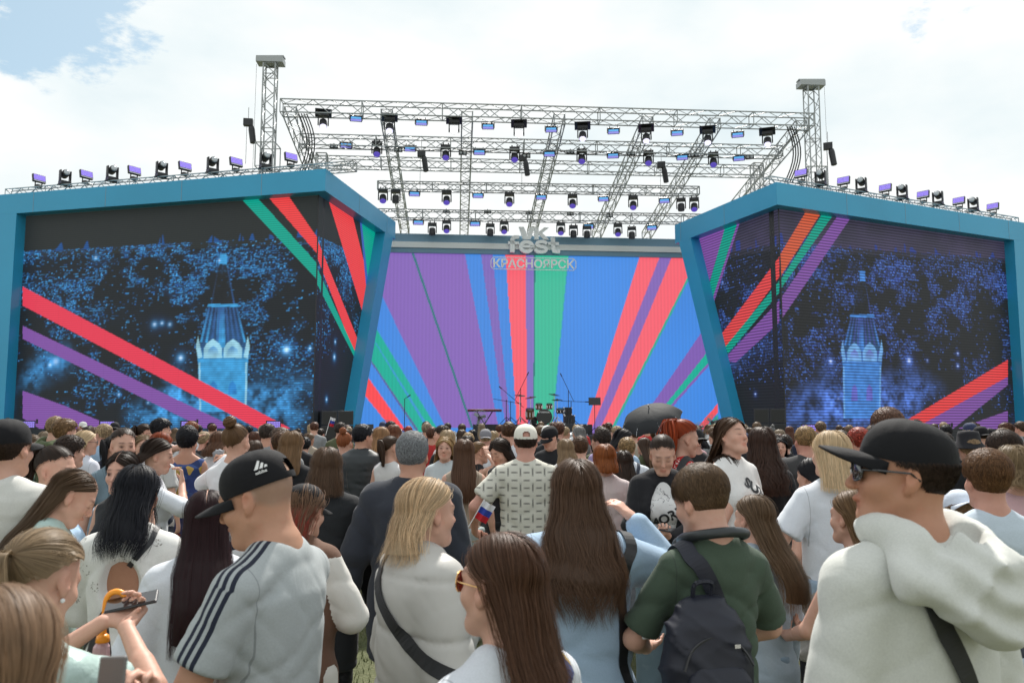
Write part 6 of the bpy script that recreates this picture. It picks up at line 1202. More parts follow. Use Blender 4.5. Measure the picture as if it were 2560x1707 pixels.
def blob(name, fn, lo, hi, h, m, parent, col=None, disp=None, k=None):
    F = Field(axis(lo[0], hi[0], h), axis(lo[1], hi[1], h), axis(lo[2], hi[2], h)); fn(F); return kid(parent, link(name, F.mesh(name=name, disp=disp), m, parent, col))
# ================================================================ the crowd, front to back
GRP = 'people in the crowd'
tee = lambda c, **k: dict(dict(c=c, collar='rib', fit=.8, sleeve=.55, slr=.072, off=.014, hem=.84), **k)
long_ = lambda c, **k: dict(dict(c=c, fit=.8, sleeve=1.95, slr=.060, cuff=.042, off=.018, hem=.82), **k)
tank = lambda c, **k: dict(dict(c=c, fit=.4, sleeve=0, off=.008, hem=.88), **k)
WHITE, OFFW, BLK, NAVY = (.62, .65, .70), (.60, .60, .57), (.014, .015, .018), (.022, .028, .05)
def stripe_uv(P, s):                             # coordinate round the sleeve for the three stripes
    sh, el, wr = P.joint[s][:3]
    def fn(V):
        n = (el - sh) / np.linalg.norm(el - sh); o_ = np.array((s * .9, .0, .25)); o_ -= n * (o_ @ n); o_ /= np.linalg.norm(o_); q = np.cross(n, o_); r_ = V - sh; t = r_ @ n
        u1 = r_ @ q; col = np.where(t > -.005, u1, V[:, 1] + .018); side = np.where(t > -.005, (r_ @ o_) > 0, (V[:, 2] > 1.38)) & (V[:, 0] * s > .035)
        return np.stack([col, side.astype(float) * 1.0, np.zeros(len(V))], 1)
    return fn
# --- nearest row
person(-20, 1325, .82, 8, 'person at the bottom left corner with straight light brown hair, closest to the camera', ('long', dict(L=.36, puff=.014, Wt=.11, mess=.6)), (.27, .18, .12), long_((.012, .013, .015), n='jacket', hem=.8), dict(c=BLK), hp=4, arms=('down', ((.12, .28, 1.44), (.7, .1, 1.15), (-.2, .4, .9), (-.3, -1, 0), .8)), key='p0')
person(105, 1212, 1.62, -12, 'woman at lower left with smooth ash blond hair pulled back and a pearl earring', ('tied', dict(L=.3, tie=(0, -.9, .05), puff=.014, tailr=.022, taily=-.10)), (.33, .25, .17), tee((.42, .55, .52), m=SATIN), dict(c=NAVY), hp=22, arms=(((.06, .36, 1.42), (.6, 0, 1.0), (-.4, .8, .3), (-.3, -.3, .8), .8), ((.02, .36, 1.41), (.6, 0, 1.0), (-.3, .85, .2), (-.3, -.3, .8), .9)), hh=(1, -1), key='p1')
person(170, 1072, 2.0, -62, 'woman in mint green looking down at her phone, long brown hair behind her ear', ('long', dict(L=.40, puff=.008, Wt=.07, Dt=.03, cy=-.11, phio=96, wave=.006, part=0)), (.13, .085, .055), tee((.42, .56, .53), m=SATIN, sleeve=.7), dict(c=NAVY), hp=34, arms=('phone', 'phone'), hh=(1, -1), eyes='shut', key='p2')
def uvtop(kw, s):                                # late binding of the stripe coordinate
    return kw
_cm = cloth_mesh
def cloth_mesh(P, uv=None, **k):
    if uv == 'L': uv = stripe_uv(P, -1)
    elif uv == 'lilac': uv = lambda V: np.stack([(V[:, 2] < 1.19 - .1 * (np.abs(V[:, 0]) > .17) * 0) * 1.0, V[:, 0] * 0, V[:, 0] * 0], 1)
    elif uv == 'sleeves': 
        def uv(V, P=P): return np.stack([((np.abs(V[:, 0]) > .165 * P.wide + .02 + (1.40 - V[:, 2]) * .02) & (V[:, 2] < 1.42)) * 1.0, V[:, 0] * 0, V[:, 0] * 0], 1)
    elif uv == 'hemstripe': uv = lambda V: np.stack([((V[:, 2] < .98)) * 1.0, V[:, 0] * 0, V[:, 0] * 0], 1)
    return _cm(P, uv=uv, **k)
person(592, 1021, 1.74, 74, 'young man with shaved head, black cap and grey T-shirt with three dark sleeve stripes', None, 'dark', dict(c=(.36, .39, .40), m=STR3, fit=.6, sleeve=.66, slr=.070, off=.010, hem=.80, amp=.004, f=.8, seed=4, uv='L'), dict(c=BLK), cap=dict(tilt_=3), fem=0, skin=(.46, .255, .17), hp=18, hy=10, scalp=([-.045, -.045, -.02, .0, .03, .2, .2], (.33, .21, .15)), arms=(((.17, .26, 1.0), (.75, -.35, .95), (-.4, .9, 0), (-.4, 0, .9), .6), ((.12, .34, 1.02), (.6, .0, .9), (-.4, .9, 0), (0, 0, 1), .6)), eyes='shut', beard=.25, wide=1.04, key='shaved')
person(1150, 1209, 1.58, 42, 'woman in the front with straight brown hair and brown tinted sunglasses turned to the left', ('long', dict(L=.235, puff=.010, Wt=.085, Dt=.05, cy=-.06, wave=.004, phio=84, tip=.03)), (.115, .060, .038), tee(WHITE, sleeve=1.2, slr=.08), dict(c=NAVY), hy=8, glasses=dict(r=(.027, .024), lens=LENSB, m=GOLD, t=.0014), key='sungl')
person(2062, 941, 1.64, 22, 'tall man in a white hoodie, black cap and dark framed glasses looking left', ('short', dict(top=.010, sides=.007, ln=.014, fringe=.075)), 'dark', dict(c=(.58, .59, .555), m=KNIT, n='hoodie', fit=.85, sleeve=1.97, slr=.068, cuff=.046, off=.024, hem=.80, hood=True, amp=.0045, f=.62, seed=9), dict(c=(.1, .1, .12)), cap=dict(tilt_=-12, r=(.082, .102, .083)), fem=0, skin=(.45, .235, .15), hy=52, hp=-3, arms=('down', 'down'), wide=1.0, glasses=dict(r=(.024, .019), lens=LENSD, t=.0024), key='hoodie')
# --- second row
person(25, 952, 2.7, 2, 'person at the far left edge in a black cap and white and lilac jacket', ('short', dict(top=.012, sides=.010, nape=-.09, ln=.03)), 'dark', dict(c=OFFW, m=LILAC, n='jacket', fit=1, sleeve=1.95, slr=.085, cuff=.05, off=.035, hem=.84, uv='lilac', f=.8), dict(c=(.3, .35, .45)), cap=dict(hole=False), fem=1, hy=-8)
person(132, 1022, 2.75, -88, 'dark haired woman with a high ponytail and light blue denim shirt at the left', ('tied', dict(L=.34, tie=(0, -.75, .75), tailr=.030, taily=-.15)), 'dark', long_((.36, .50, .66), m=CL), dict(c=(.1, .12, .2)), hy=-8, hp=8, key='pony')
person(318, 1062, 2.35, 6, 'woman with long black hair in a white embroidered dress with an open back', ('long', dict(L=.30, puff=.012, Wt=.075, cy=-.09, wave=.012, wf=1.3, clump=20, mess=1.6, tip=.22, lock=.8)), (.010, .011, .017), dict(c=(.66, .66, .64), m=EYELET, n='dress', fit=.3, sleeve=1.25, slr=.085, off=.018, hem=.55, flare=.08, open_back=((0, -.20, 1.26), (.10, .155, .135)), seed=12), dict(c=(.6, .6, .6), m=CL), skin='tan', hp=12, arms=('front', 'front'), key='dress')
person(283, 1032, 2.95, 165, 'woman facing the camera behind the black haired one, dark hair parted in the middle', ('long', dict(L=.36, phio=58)), 'dark', tank(BLK), dict(c=BLK), hp=6, hy=12)
person(478, 1118, 2.12, 18, 'woman with very long straight burgundy hair, loose white T-shirt with red stripes', ('long', dict(L=.50, puff=.010, Wt=.105, Dt=.05, cy=-.10, tip=.02, mess=.6, frontcut=.98)), 'wine', dict(c=WHITE, m=REDSTR, fit=1, sleeve=1.15, slr=.11, off=.03, hem=.80, flare=.05, uv='hemstripe', f=.9, seed=8), dict(c=(.2, .2, .25)), hp=8, key='wine')
person(704, 1102, 2.30, -22, 'woman in a black cap, red tipped hair and brown varsity jacket with white sleeves', ('long', dict(L=.20, puff=.012, phio=80, Wt=.075, Dt=.05, cy=-.06, tint=((1.6, .35, .35), .35, .55), mess=1.8, wave=.012)), (.20, .125, .085), dict(c=(.135, .072, .048), m=VARS, n='jacket', fit=1, sleeve=1.95, slr=.088, cuff=.05, off=.036, hem=.80, uv='sleeves', collar=True, f=.7, seed=17), dict(c=(.12, .065, .045), m=CL), cap=dict(tilt_=0), hp=12, arms=('front', 'front'), key='varsity')
person(985, 1092, 2.2, -58, 'woman with a wavy blond bob in an ivory quilted puffer jacket with a black strap', ('long', dict(L=.20, puff=.016, Wt=.11, Dt=.07, cy=-.04, wave=.016, wf=1.4, phio=92, clump=24, mess=1.3, tip=.10, lock=.7, var=.2)), (.74, .58, .41), dict(c=(.48, .47, .445), m=NYLON, n='jacket', fit=1, sleeve=1.9, slr=.098, cuff=.06, off=.052, hem=.80, quilt=(.185, .009, .03), amp=.0028, f=1.0, neck=.01, seed=3), dict(c=BLK), hy=4, hp=3, key='puffer')
person(1322, 1049, 2.45, 6, 'woman with long wavy brown hair in a light blue shirt with a black bag strap', ('long', dict(L=.48, puff=.014, Wt=.135, Dt=.06, cy=-.10, wave=.022, wf=1.5, clump=17, mess=1.5, tip=.20, lock=.65, n=1500)), (.120, .072, .048), dict(c=(.35, .48, .63), fit=1, sleeve=1.9, slr=.090, cuff=.05, off=.032, hem=.74, collar=True, f=.6, amp=.007, seed=21, flare=.02), dict(c=(.3, .35, .42)), arms=('front', ((.26, .16, 1.50), (.5, .1, 1.1), (-.6, .4, .6), (-.5, .5, -.5), .4)), wide=1.12, key='wavy')
person(1607, 1066, 2.25, 14, 'boy in a dark green T-shirt with a navy backpack and headphones round his neck', ('short', dict(top=.018, sides=.008, ln=.045, nape=-.066, fringe=.058, mess=.30)), (.12, .078, .048), dict(c=(.055, .082, .058), fit=.8, sleeve=.86, slr=.076, off=.012, hem=.80, amp=.007, f=.7, seed=6), dict(c=BLK), fem=0, hy=22, hp=16, arms=(((.14, .27, 1.05), (.6, -.1, .95), (-.5, .8, .1), (0, -.2, 1), .6), ((.12, .26, 1.06), (.65, -.05, .95), (-.6, .7, .1), (0, -.3, 1), .5)), wide=.90, key='green')
# --- third row
person(365, 1003, 3.2, -72, 'woman in a white top with dark brown hair touching her lips with her hand', ('long', dict(L=.14, phio=88, Wt=.08)), 'dark', tee(WHITE, sleeve=1.2), dict(c=NAVY), arms=('down', 'mouth'), hp=10, hh=(1,), key='lip')
person(432, 980, 4.2, 10, 'woman with dark braided curls and bare shoulders in a patterned wrap', ('short', dict(top=.030, sides=.028, nape=-.10, mess=.9, ln=.03, fringe=.07)), 'black', dict(c=WHITE, m=SCARF, n='dress', fit=.5, sleeve=0, off=.012, hem=.5, neck=-.09), dict(c=(.3, .3, .3), m=CL), skin='mid')
person(285, 981, 4.2, -140, 'person with slicked back dark hair squinting, in a grey blue T-shirt', ('tied', dict(L=.15, tie=(0, -1, .2))), 'dark', tee((.14, .20, .24)), dict(c=NAVY), hp=4)
person(200, 986, 4.8, -25, 'woman with long straight platinum hair and sunglasses at the left', ('long', dict(L=.38, phio=80, Wt=.08)), 'platin', tee((.6, .62, .7)), dict(c=(.3, .4, .5)), glasses=dict(lens=LENSD), hy=-30)
person(545, 972, 3.6, -12, 'woman with a messy light bun holding up a grey sweater at the left', ('tied', dict(bun=.042, tie=(0, -.6, .85))), (.17, .105, .065), long_((.66, .67, .70)), dict(c=NAVY), arms=(((.23, .30, 1.50), (.5, -.1, 1.05), (.9, .1, .25), (0, .1, -1), 1.3), 'down'), hh=(-1,), key='bun')
person(752, 1022, 3.25, 4, 'woman with a straight brown bob and a black coat seen from behind', ('long', dict(L=.17, Wt=.10, Dt=.06, cy=-.05, tip=.04)), (.12, .075, .05), dict(c=(.018, .02, .023), n='coat', fit=1, sleeve=1.95, slr=.075, off=.03, hem=.55, f=.8), dict(c=BLK))
person(948, 990, 3.35, -3, 'older man with cropped grey hair in a navy grey coat', ('short', dict(top=.015, sides=.010, ln=.020, mess=.5, nape=-.075)), (.24, .25, .26), dict(c=(.030, .034, .046), m=KNIT, n='coat', fit=1, sleeve=1.93, slr=.085, cuff=.055, off=.036, hem=.62, collar=True, f=.55, amp=.008, seed=2), dict(c=BLK), fem=0, wide=1.10, skin='mid', arms=(((.34, .0, .86), (.6, -.3, 1.1), (.05, .12, -1), (-1, .1, 0), .4), 'down'), key='grey')
person(1905, 984, 3.1, 4, 'woman with a straight blond bob, white T-shirt and sweatshirt tied round her waist', ('long', dict(L=.205, puff=.012, Wt=.11, Dt=.06, cy=-.06, tip=.03, mess=.7)), 'platin', tee(WHITE, fit=.85, sleeve=.72, slr=.085, off=.018, hem=.95, seed=14), dict(c=(.26, .34, .43), waist=1.0), hy=12, arms=(((.26, .16, .98), (.6, -.3, 1.1), (-.5, .5, -.4), (-1, 0, 0), .5), 'down'), wide=1.04, key='bob')
person(1728, 1131, 2.75, 30, 'girl with very long straight light brown hair in a pale flowered denim jacket', ('long', dict(L=.46, phio=98, Wt=.085, cy=-.12, mess=1.2, tip=.12, fall=(.03, -.02))), (.17, .115, .075), long_((.36, .43, .50), m=DENIM, fit=1, slr=.075, off=.03, hem=.78), dict(c=(.2, .28, .36)), key='straight')
person(1662, 1040, 3.25, 75, 'woman with crimped dark brown hair in profile behind the boy', ('long', dict(L=.30, phio=96, wave=.012, wf=7, clump=60, Wt=.10, puff=.018)), (.05, .032, .024), tank((.5, .5, .5)), dict(c=BLK), arms=('front', 'front'))
person(1955, 1130, 2.55, 30, 'bare shouldered woman in a black tank top with light brown hair, beside the white hoodie', ('long', dict(L=.36, Wt=.08, phio=90, wave=.014)), 'light', tank(BLK), dict(c=BLK), arms=('front', 'front'), extra=-.02)
person(2262, 1036, 2.85, -2, 'man with short reddish brown hair and a pale blue T-shirt behind the hooded man', ('short', dict(top=.026, sides=.010, ln=.04, mess=.4)), (.145, .078, .042), tee((.50, .58, .66)), dict(c=NAVY), fem=0, skin='rosy')
person(2325, 1022, 3.25, -12, 'woman at the right edge with curly fair hair and a pink top', ('long', dict(L=.10, puff=.022, wave=.03, wf=3, mess=2.5, clump=30, Wt=.10)), (.27, .20, .125), tee((.55, .36, .38)), dict(c=NAVY), wide=1.05)
person(2198, 1118, 2.55, 0, 'short person in a white cap between the hooded man and the red haired man', ('short', dict(top=.01, sides=.01)), 'light', tee((.5, .55, .6)), dict(c=NAVY), cap=dict(c=(.62, .68, .78), back=True, hole=False), hp=20)
# --- fourth row
person(835, 974, 4.4, -24, 'man in a black quilted vest and black cap above a white T-shirt', ('short', dict(top=.015, sides=.010)), 'black', [tee(WHITE), dict(c=(.020, .026, .030), m=NYLON, n='vest', fit=1, sleeve=0, off=.040, hem=.84, quilt=(.06, .007, 0), collar=True, neck=.01)], dict(c=BLK), cap=dict(), fem=0, hy=-18, skin='mid')
person(900, 1000, 4.5, -25, 'woman in a white tank top, hair drawn back, left of the grey haired man', ('tied', dict(L=.2, n=900)), (.06, .036, .024), tank((.6, .6, .6)), dict(c=BLK), hy=-30)
person(1066, 1005, 3.95, 4, 'girl with very long straight chestnut hair and a bare shoulder seen from behind', ('long', dict(L=.46, Wt=.09, tip=.10, cy=-.10)), (.115, .062, .040), tank((.35, .28, .22)), dict(c=(.3, .35, .35)))
person(1022, 1000, 4.7, 165, 'blond woman facing the camera with parted lips', ('long', dict(L=.34, phio=55)), 'blond', long_((.45, .50, .52)), dict(c=NAVY), hy=15)
person(1102, 1013, 4.5, -70, 'young woman with light brown hair lifting a hand to her hair', ('tied', dict(L=.2, n=900)), 'light', tank(BLK), dict(c=BLK), arms=('down', 'hair'), hh=(1,))
person(1148, 1004, 4.9, 150, 'woman with long dark brown hair looking down in black', ('long', dict(L=.36, n=800, phio=62)), 'dark', tank(BLK), dict(c=BLK), hp=25, hy=-10, eyes='shut')
person(1207, 968, 3.85, 2, 'man in a cream cap and a cream T-shirt printed all over with small boxes', ('short', dict(top=.010, sides=.008, ln=.014)), 'dark', tee((.58, .57, .50), m=TEEBOX, fit=.9, sleeve=.75, slr=.080, off=.018, hem=.82, f=.7), dict(c=(.3, .3, .3)), cap=dict(c=(.72, .70, .62)), fem=0, skin='rosy', arms=(((.36, .10, .98), (.7, -.35, 1.05), (-.4, .8, -.2), (-1, 0, 0), .5), ((.34, .12, .98), (.7, -.35, 1.05), (-.3, .8, 0), (-1, 0, 0), .5)), wide=1.03, key='boxes')
person(1262, 975, 4.9, 150, 'young man in black cap and black shirt looking down, just right of the cream cap', ('short', dict(top=.012, sides=.010)), 'dark', tee(BLK), dict(c=BLK), cap=dict(tilt_=4), fem=0, hp=20, hy=-15, eyes='shut', arms=('fold', 'fold'))
person(1388, 1018, 4.1, 2, 'woman with a ginger bob in a pale pink blouse', ('long', dict(L=.115, puff=.018, Wt=.085, tip=.04)), (.27, .095, .040), tee((.60, .52, .52), slr=.085), dict(c=(.3, .33, .4)), wide=1.08)
person(1432, 1032, 4.35, -4, 'woman with dark hair in a black T-shirt and grey jeans beside the ginger bob', ('long', dict(L=.24, n=1000)), 'dark', tee(BLK, hem=.96), dict(c=(.20, .22, .26)))
person(1440, 1005, 5.1, -8, 'boy with short blond hair and a white T-shirt crossed by a dark strap', ('short', dict(top=.020, sides=.009)), 'sand', tee(WHITE), dict(c=NAVY), fem=0, wide=1.05, key='blboy')
person(1521, 997, 4.15, 172, 'young woman facing us over her phone, black hoodie, printed white top, jeans with studded belt', ('tied', dict(L=.30, tie=(0, -.95, .3), taily=-.10)), 'dark', [tee((.66, .66, .66), m=FLOR, fit=.15, hem=1.02, sleeve=0, off=.009), dict(c=(.014, .014, .017), n='hoodie', fit=.7, sleeve=1.92, slr=.062, cuff=.045, off=.028, hem=.98, open_back=((0, .15, 1.20), (.085, .12, .30)))], dict(c=(.13, .19, .23), wide=.03, waist=1.0), hp=26, eyes='shut', arms=(((.02, .30, 1.10), (.6, -.1, .9), (-.5, .8, .3), (-.4, -.3, .8), .8), ((.06, .30, 1.12), (.6, -.1, .9), (-.4, .85, .3), (-.3, -.3, .8), .9)), hh=(1, -1), key='amore')
person(1572, 966, 4.8, -62, 'woman with big copper red hair tied high and a red dotted blouse', ('tied', dict(L=.30, tie=(0, -.7, .75), tailr=.06, puff=.02, wave=.03, spread=.06)), 'red', tee((.50, .030, .030), m=POLKA), dict(c=BLK), hp=8, hy=-18, key='redw')
person(1680, 955, 4.0, -148, 'woman in a white printed T-shirt with her chin raised and long brown hair', ('long', dict(L=.30, phio=68, Wt=.08)), (.11, .065, .042), tee((.68, .68, .67), m=CL), dict(c=(.2, .25, .35)), hp=-12, hy=4, hr=-5, eyes='shut', key='chin')
person(1748, 979, 4.4, -2, 'person with long thick dark brown hair and black clothes right of the white printed T-shirt', ('long', dict(L=.36, puff=.018, Wt=.12, wave=.02, wf=3, mess=1.6)), (.055, .030, .022), tee(BLK), dict(c=BLK))
person(1848, 976, 4.1, 2, 'heavy man with a black cap and faded dark grey sweatshirt', ('short', dict(top=.008, sides=.006)), 'sand', dict(c=(.045, .046, .048), m=KNIT, fit=1, sleeve=1.93, slr=.09, off=.035, hem=.78, f=.7), dict(c=BLK), cap=dict(), fem=0, skin='rosy', wide=1.18)
person(1862, 1048, 3.5, 35, 'short girl with black hair just left of the blond bob', ('long', dict(L=.12, n=900)), 'black', tank((.5, .35, .3)), dict(c=BLK))
person(1790, 1003, 5.3, 170, 'woman with dark hair facing the camera between the long dark hair and the heavy man', ('long', dict(L=.2, n=700)), 'black', tee((.5, .55, .6)), dict(c=BLK))
person(2035, 938, 3.6, 0, 'tall person with brown hair right behind the black cap of the hooded man', ('short', dict(top=.022, sides=.012)), (.12, .065, .045), tee((.2, .2, .22)), dict(c=BLK), fem=0)
# --- fifth row, first faces of the deep crowd
for a in ((130, 955, 5.9, 0, 'man with a fair crew cut in an olive hoodie', 'short', dict(top=.012, sides=.009), 'ash', (.075, .095, .045), 0, KNIT, 1.9, 'hoodie'), (153, 964, 5.0, -40, 'young man with wavy brown hair beside the olive hoodie', 'short', dict(top=.028, sides=.012), 'light', (.08, .09, .05), 0, CL, .6, 'shirt'), (165, 1002, 3.9, -35, 'person with a short black bowl of hair at the left', 'short', dict(top=.026, sides=.022, nape=-.08), 'dark', (.4, .4, .42), 1, CL, .6, 'shirt'),
          (373, 963, 5.6, -60, 'dark haired man with glasses raising his arm to the right', 'short', dict(top=.030, sides=.018), 'black', (.55, .5, .5), 0, CL, .6, 'shirt'), (335, 972, 6.0, -50, 'woman in sunglasses with brown hair drawn back at the left', 'tied', dict(L=.2), 'dark', (.3, .3, .32), 1, CL, .6, 'shirt'), (330, 996, 4.9, -150, 'woman with long straight light hair between two dark haired women', 'long', dict(L=.34), 'ash', (.4, .4, .42), 1, CL, .6, 'shirt'),
          (372, 990, 4.5, -30, 'woman with bright copper hair at the left', 'long', dict(L=.12), (.28, .07, .035), (.5, .5, .5), 1, CL, .6, 'shirt'), (506, 988, 4.6, -20, 'woman with wavy chestnut bob beside the grey sweater', 'long', dict(L=.16, wave=.02), (.13, .07, .045), (.5, .5, .52), 1, CL, .6, 'shirt'), (650, 990, 4.2, -15, 'man with a cropped dark fade behind the black cap with white mark', 'short', dict(top=.016, sides=.004), 'brown', (.10, .10, .11), 0, CL, .6, 'shirt'),
          (672, 987, 4.5, -5, 'woman with smooth long light brown hair in a black ruffled top', 'long', dict(L=.24, phio=80), 'light', BLK, 1, CL, .5, 'shirt'), (877, 978, 5.8, -35, 'fair haired woman in a bright orange T-shirt', 'long', dict(L=.26), (.36, .22, .13), (.75, .16, .02), 1, CL, .6, 'shirt'), (905, 973, 6.6, -10, 'woman with a chestnut bob behind the grey haired man', 'long', dict(L=.14), (.17, .08, .05), (.3, .3, .3), 1, CL, .6, 'shirt'),
          (1168, 968, 5.6, 5, 'man with a dark crew cut left of the cream cap', 'short', dict(top=.012, sides=.006), 'brown', WHITE, 0, CL, .6, 'shirt'), (1332, 1002, 5.3, 0, 'person with a short round brown haircut in the middle', 'short', dict(top=.02, sides=.014), 'brown', (.45, .4, .38), 0, CL, .6, 'shirt'), (1298, 1005, 5.0, 12, 'woman with sandy wavy hair behind the blue shirted woman', 'long', dict(L=.22, wave=.02), 'ash', (.5, .5, .5), 1, CL, .6, 'shirt'),
          (2222, 998, 4.6, 0, 'person in a floppy black bucket hat at the right', 'short', dict(top=.02, sides=.02), 'ash', BLK, 1, CL, .6, 'shirt'), (2300, 985, 5.0, 10, 'man with very short dark hair at the right edge', 'short', dict(top=.01, sides=.006), 'dark', (.3, .3, .3), 0, CL, .6, 'shirt'), (2250, 975, 6.2, 0, 'man in a black cap near the right wing', 'short', dict(top=.01, sides=.01), 'dark', BLK, 0, CL, .6, 'shirt')):
    x, y, d, yaw, lb, hk, ha, hcol, tc__, fem_, mm, slv, nm_ = a
    person(x, y, d, yaw, lb, (hk, ha), hcol, dict(c=tc__, m=mm, n=nm_, fit=.9, sleeve=slv, slr=.07, off=.018, hem=.84, hood=(nm_ == 'hoodie')), dict(c=NAVY), fem=fem_, cap=dict(back=(x > 2240)) if 'black cap near' in lb else None, seed=int(x) % 97, glasses=dict(lens=LENSD) if 'sunglasses' in lb else dict() or None, arms=('down', 'reach') if 'raising' in lb else ('down', 'down'), key='bucket' if 'bucket' in lb else None)
# ---------------------------------------------------------------- the deep crowd: twelve builds, copied
VAR = []
def variant(hair, top, fem, cap=None, wide=1.0, hy=0, hp=0, desc='', far=False):
    o = person(1176, 980, 9.0, 0, 'x', hair, 'brown', top, dict(c=NAVY), cap=cap, fem=fem, wide=wide, hy=hy, hp=hp, skin=['fair', 'mid', 'rosy'][len(VAR) % 3], seed=len(VAR) * 3 + 2); VAR.append((o, desc, fem, cap is not None)); return o
LT = lambda **k: tee((.5, .5, .5), h=.02, **k); LL = lambda **k: long_((.5, .5, .5), h=.02, **k)
variant(('long', dict(L=.30, n=900)), LT(), 1, desc='long straight {h} hair'); variant(('long', dict(L=.16, n=900, puff=.016)), LL(), 1, desc='{h} bob'); variant(('long', dict(L=.36, n=900, wave=.02, wf=2)), LT(), 1, desc='long wavy {h} hair', hy=20)
variant(('tied', dict(bun=.036, tie=(0, -.5, .9), n=900)), LL(), 1, desc='{h} bun'); variant(('tied', dict(L=.28, n=900)), LT(), 1, desc='{h} ponytail', hy=-25); variant(('short', dict(top=.024, sides=.010)), LT(), 0, desc='short {h} hair'); variant(('short', dict(top=.012, sides=.006)), LL(), 0, desc='cropped {h} hair', hy=15, wide=1.06)
variant(('short', dict(top=.01, sides=.009)), LT(), 0, cap=dict(), desc='{c} cap', hy=-20); variant(('short', dict(top=.01, sides=.009)), LL(), 0, cap=dict(back=True), desc='{c} cap worn backwards'); variant(('short', dict(top=.028, sides=.024, nape=-.08, mess=.8)), LT(), 1, desc='bushy {h} hair', hp=12); variant(('long', dict(L=.22, n=900, phio=85)), LT(), 1, desc='shoulder length {h} hair', hy=-70, hp=8); variant(('short', dict(top=.026, sides=.012)), LL(), 0, desc='tousled {h} hair', hy=60)
HN = [('dark brown', (.038, .025, .019), 7), ('brown', (.085, .05, .032), 7), ('black', (.014, .013, .016), 4), ('light brown', (.18, .115, .07), 5), ('blond', (.44, .32, .19), 4), ('ash blond', (.30, .23, .16), 3), ('auburn', (.12, .048, .028), 3), ('ginger', (.30, .10, .04), 1), ('bright red', (.36, .05, .03), 1), ('grey', (.27, .27, .27), 1)]
TN = [('white', (.68, .69, .72), 6), ('black', (.016, .017, .02), 8), ('grey', (.22, .23, .24), 4), ('navy', (.025, .032, .06), 4), ('beige', (.42, .36, .29), 3), ('olive', (.08, .09, .045), 2), ('pink', (.5, .3, .33), 2), ('red', (.38, .03, .03), 1), ('light blue', (.32, .45, .6), 3), ('lilac', (.36, .30, .5), 1), ('mustard', (.5, .3, .05), 1), ('dark green', (.03, .07, .05), 1)]
pick = lambda T: T[int(np.searchsorted(np.cumsum([t[2] for t in T]) / sum(t[2] for t in T), random.random()))]
where = [(0, 'left front pier'), (150, 'left purple band'), (330, 'left screen'), (470, 'left screen tower'), (620, 'left red band'), (745, 'left speakers'), (850, 'left end pier'), (960, 'green rays'), (1080, 'keyboard'), (1190, 'cymbals'), (1260, 'drum kit'), (1366, 'music stand'), (1500, 'open umbrella'), (1620, 'stage fans'), (1700, 'right end pier'), (1780, 'right speakers'), (1900, 'right screen'), (2050, 'right screen tower'), (2200, 'right red band'), (2330, 'right front pier')]
taken = [(o.location.x, o.location.y) for o in COL.objects if o.name.startswith('person') and 'category' in o.keys() and o not in [v[0] for v in VAR]]
used = {}; first = [True] * len(VAR); placed = []
CAST = [(q[0], D2[q]) for q in D2]
rows_ = [4.6, 5.4, 6.3, 7.1, 7.9, 8.7, 9.6, 10.5, 11.6, 12.8, 14.2, 15.8, 17.6, 19.6]
for ri, Y in enumerate(rows_):
    half = Y * .665; xx = -half + random.random() * .5
    while xx < half:
        sp = (.565 if Y < 10 else .64 if Y < 15 else .80); yj = Y + random.uniform(-.32, .32); xj = xx + random.uniform(-.12, .12); xx += sp
        if any((a - xj) ** 2 + (b - yj) ** 2 < .40 ** 2 for a, b in taken): continue
        if Y < 6.0 and random.random() < .35: continue
        px_ = 1176 + xj / yj * 1829
        if any(abs(px_ - cx_) < (.13 / cd_ + .12 / yj) * 1829 and yj < cd_ + .1 for cx_, cd_ in CAST): continue
        vi = random.randrange(len(VAR)); src, desc, fem, capd = VAR[vi]; o = src if first[vi] else copy_tree(src); first[vi] = False
        hn, hcol, _ = pick(HN); tn, tcol, _ = pick(TN); cn, ccol = random.choice([('black', (.016, .016, .018)), ('black', (.016, .016, .018)), ('white', (.65, .65, .63)), ('grey', (.2, .2, .22)), ('navy', (.03, .04, .09))])
        j = 1 + random.uniform(-.12, .12); rel = 0
        for ch in [c for c in KIDS.get(o.name, [])]:
            nm = ch.name.split('.')[0]
            if nm == 'hair': ch.color = tuple(c * j for c in hcol) + (1,)
            elif nm == 'shirt': ch.color = tuple(tcol) + (1,)
            elif nm == 'cap':
                ch.color = tuple(ccol) + (1,)
                for c2 in KIDS.get(ch.name, []): c2.color = tuple(ccol) + (1,)
            elif nm == 'trousers': ch.color = random.choice([(.02, .025, .04, 1), (.12, .17, .25, 1), (.03, .03, .03, 1), (.25, .22, .18, 1)])
        h = random.gauss(1.655, .045) if fem else random.gauss(1.735, .05); h = min(max(h, 1.55), 1.83 if Y < 8 else 1.79); s = h / 1.77; o.scale = (s * random.uniform(.96, 1.04), s, s)
        fx_ = math.atan2(-(.3 - xj), 28 - yj) * .6; o.rotation_euler = (0, 0, random.gauss(0, .30) if random.random() < .94 else random.uniform(-1.6, 1.6)); o.location = (xj, yj, 0); taken.append((xj, yj)); placed.append(o)
        px = 1176 + xj / yj * 1829; wname = min(where, key=lambda t: abs(t[0] - px))[1]; depth = ['fifth', 'sixth', 'seventh', 'eighth', 'ninth', 'tenth', 'eleventh', 'twelfth', 'thirteenth', 'fourteenth', 'fifteenth', 'sixteenth', 'seventeenth', 'last'][ri]
        lb = 'person with %s, %s top, %s row below %s' % (desc.format(h=hn, c=cn), tn, depth, wname); n_ = used.get(lb, 0); used[lb] = n_ + 1
        if n_: lb = lb.replace('person with', ['another person with', 'third person with', 'fourth person with', 'fifth person with'][min(n_ - 1, 3)])
        o['label'] = lb; o['group'] = 'people in the deep crowd'
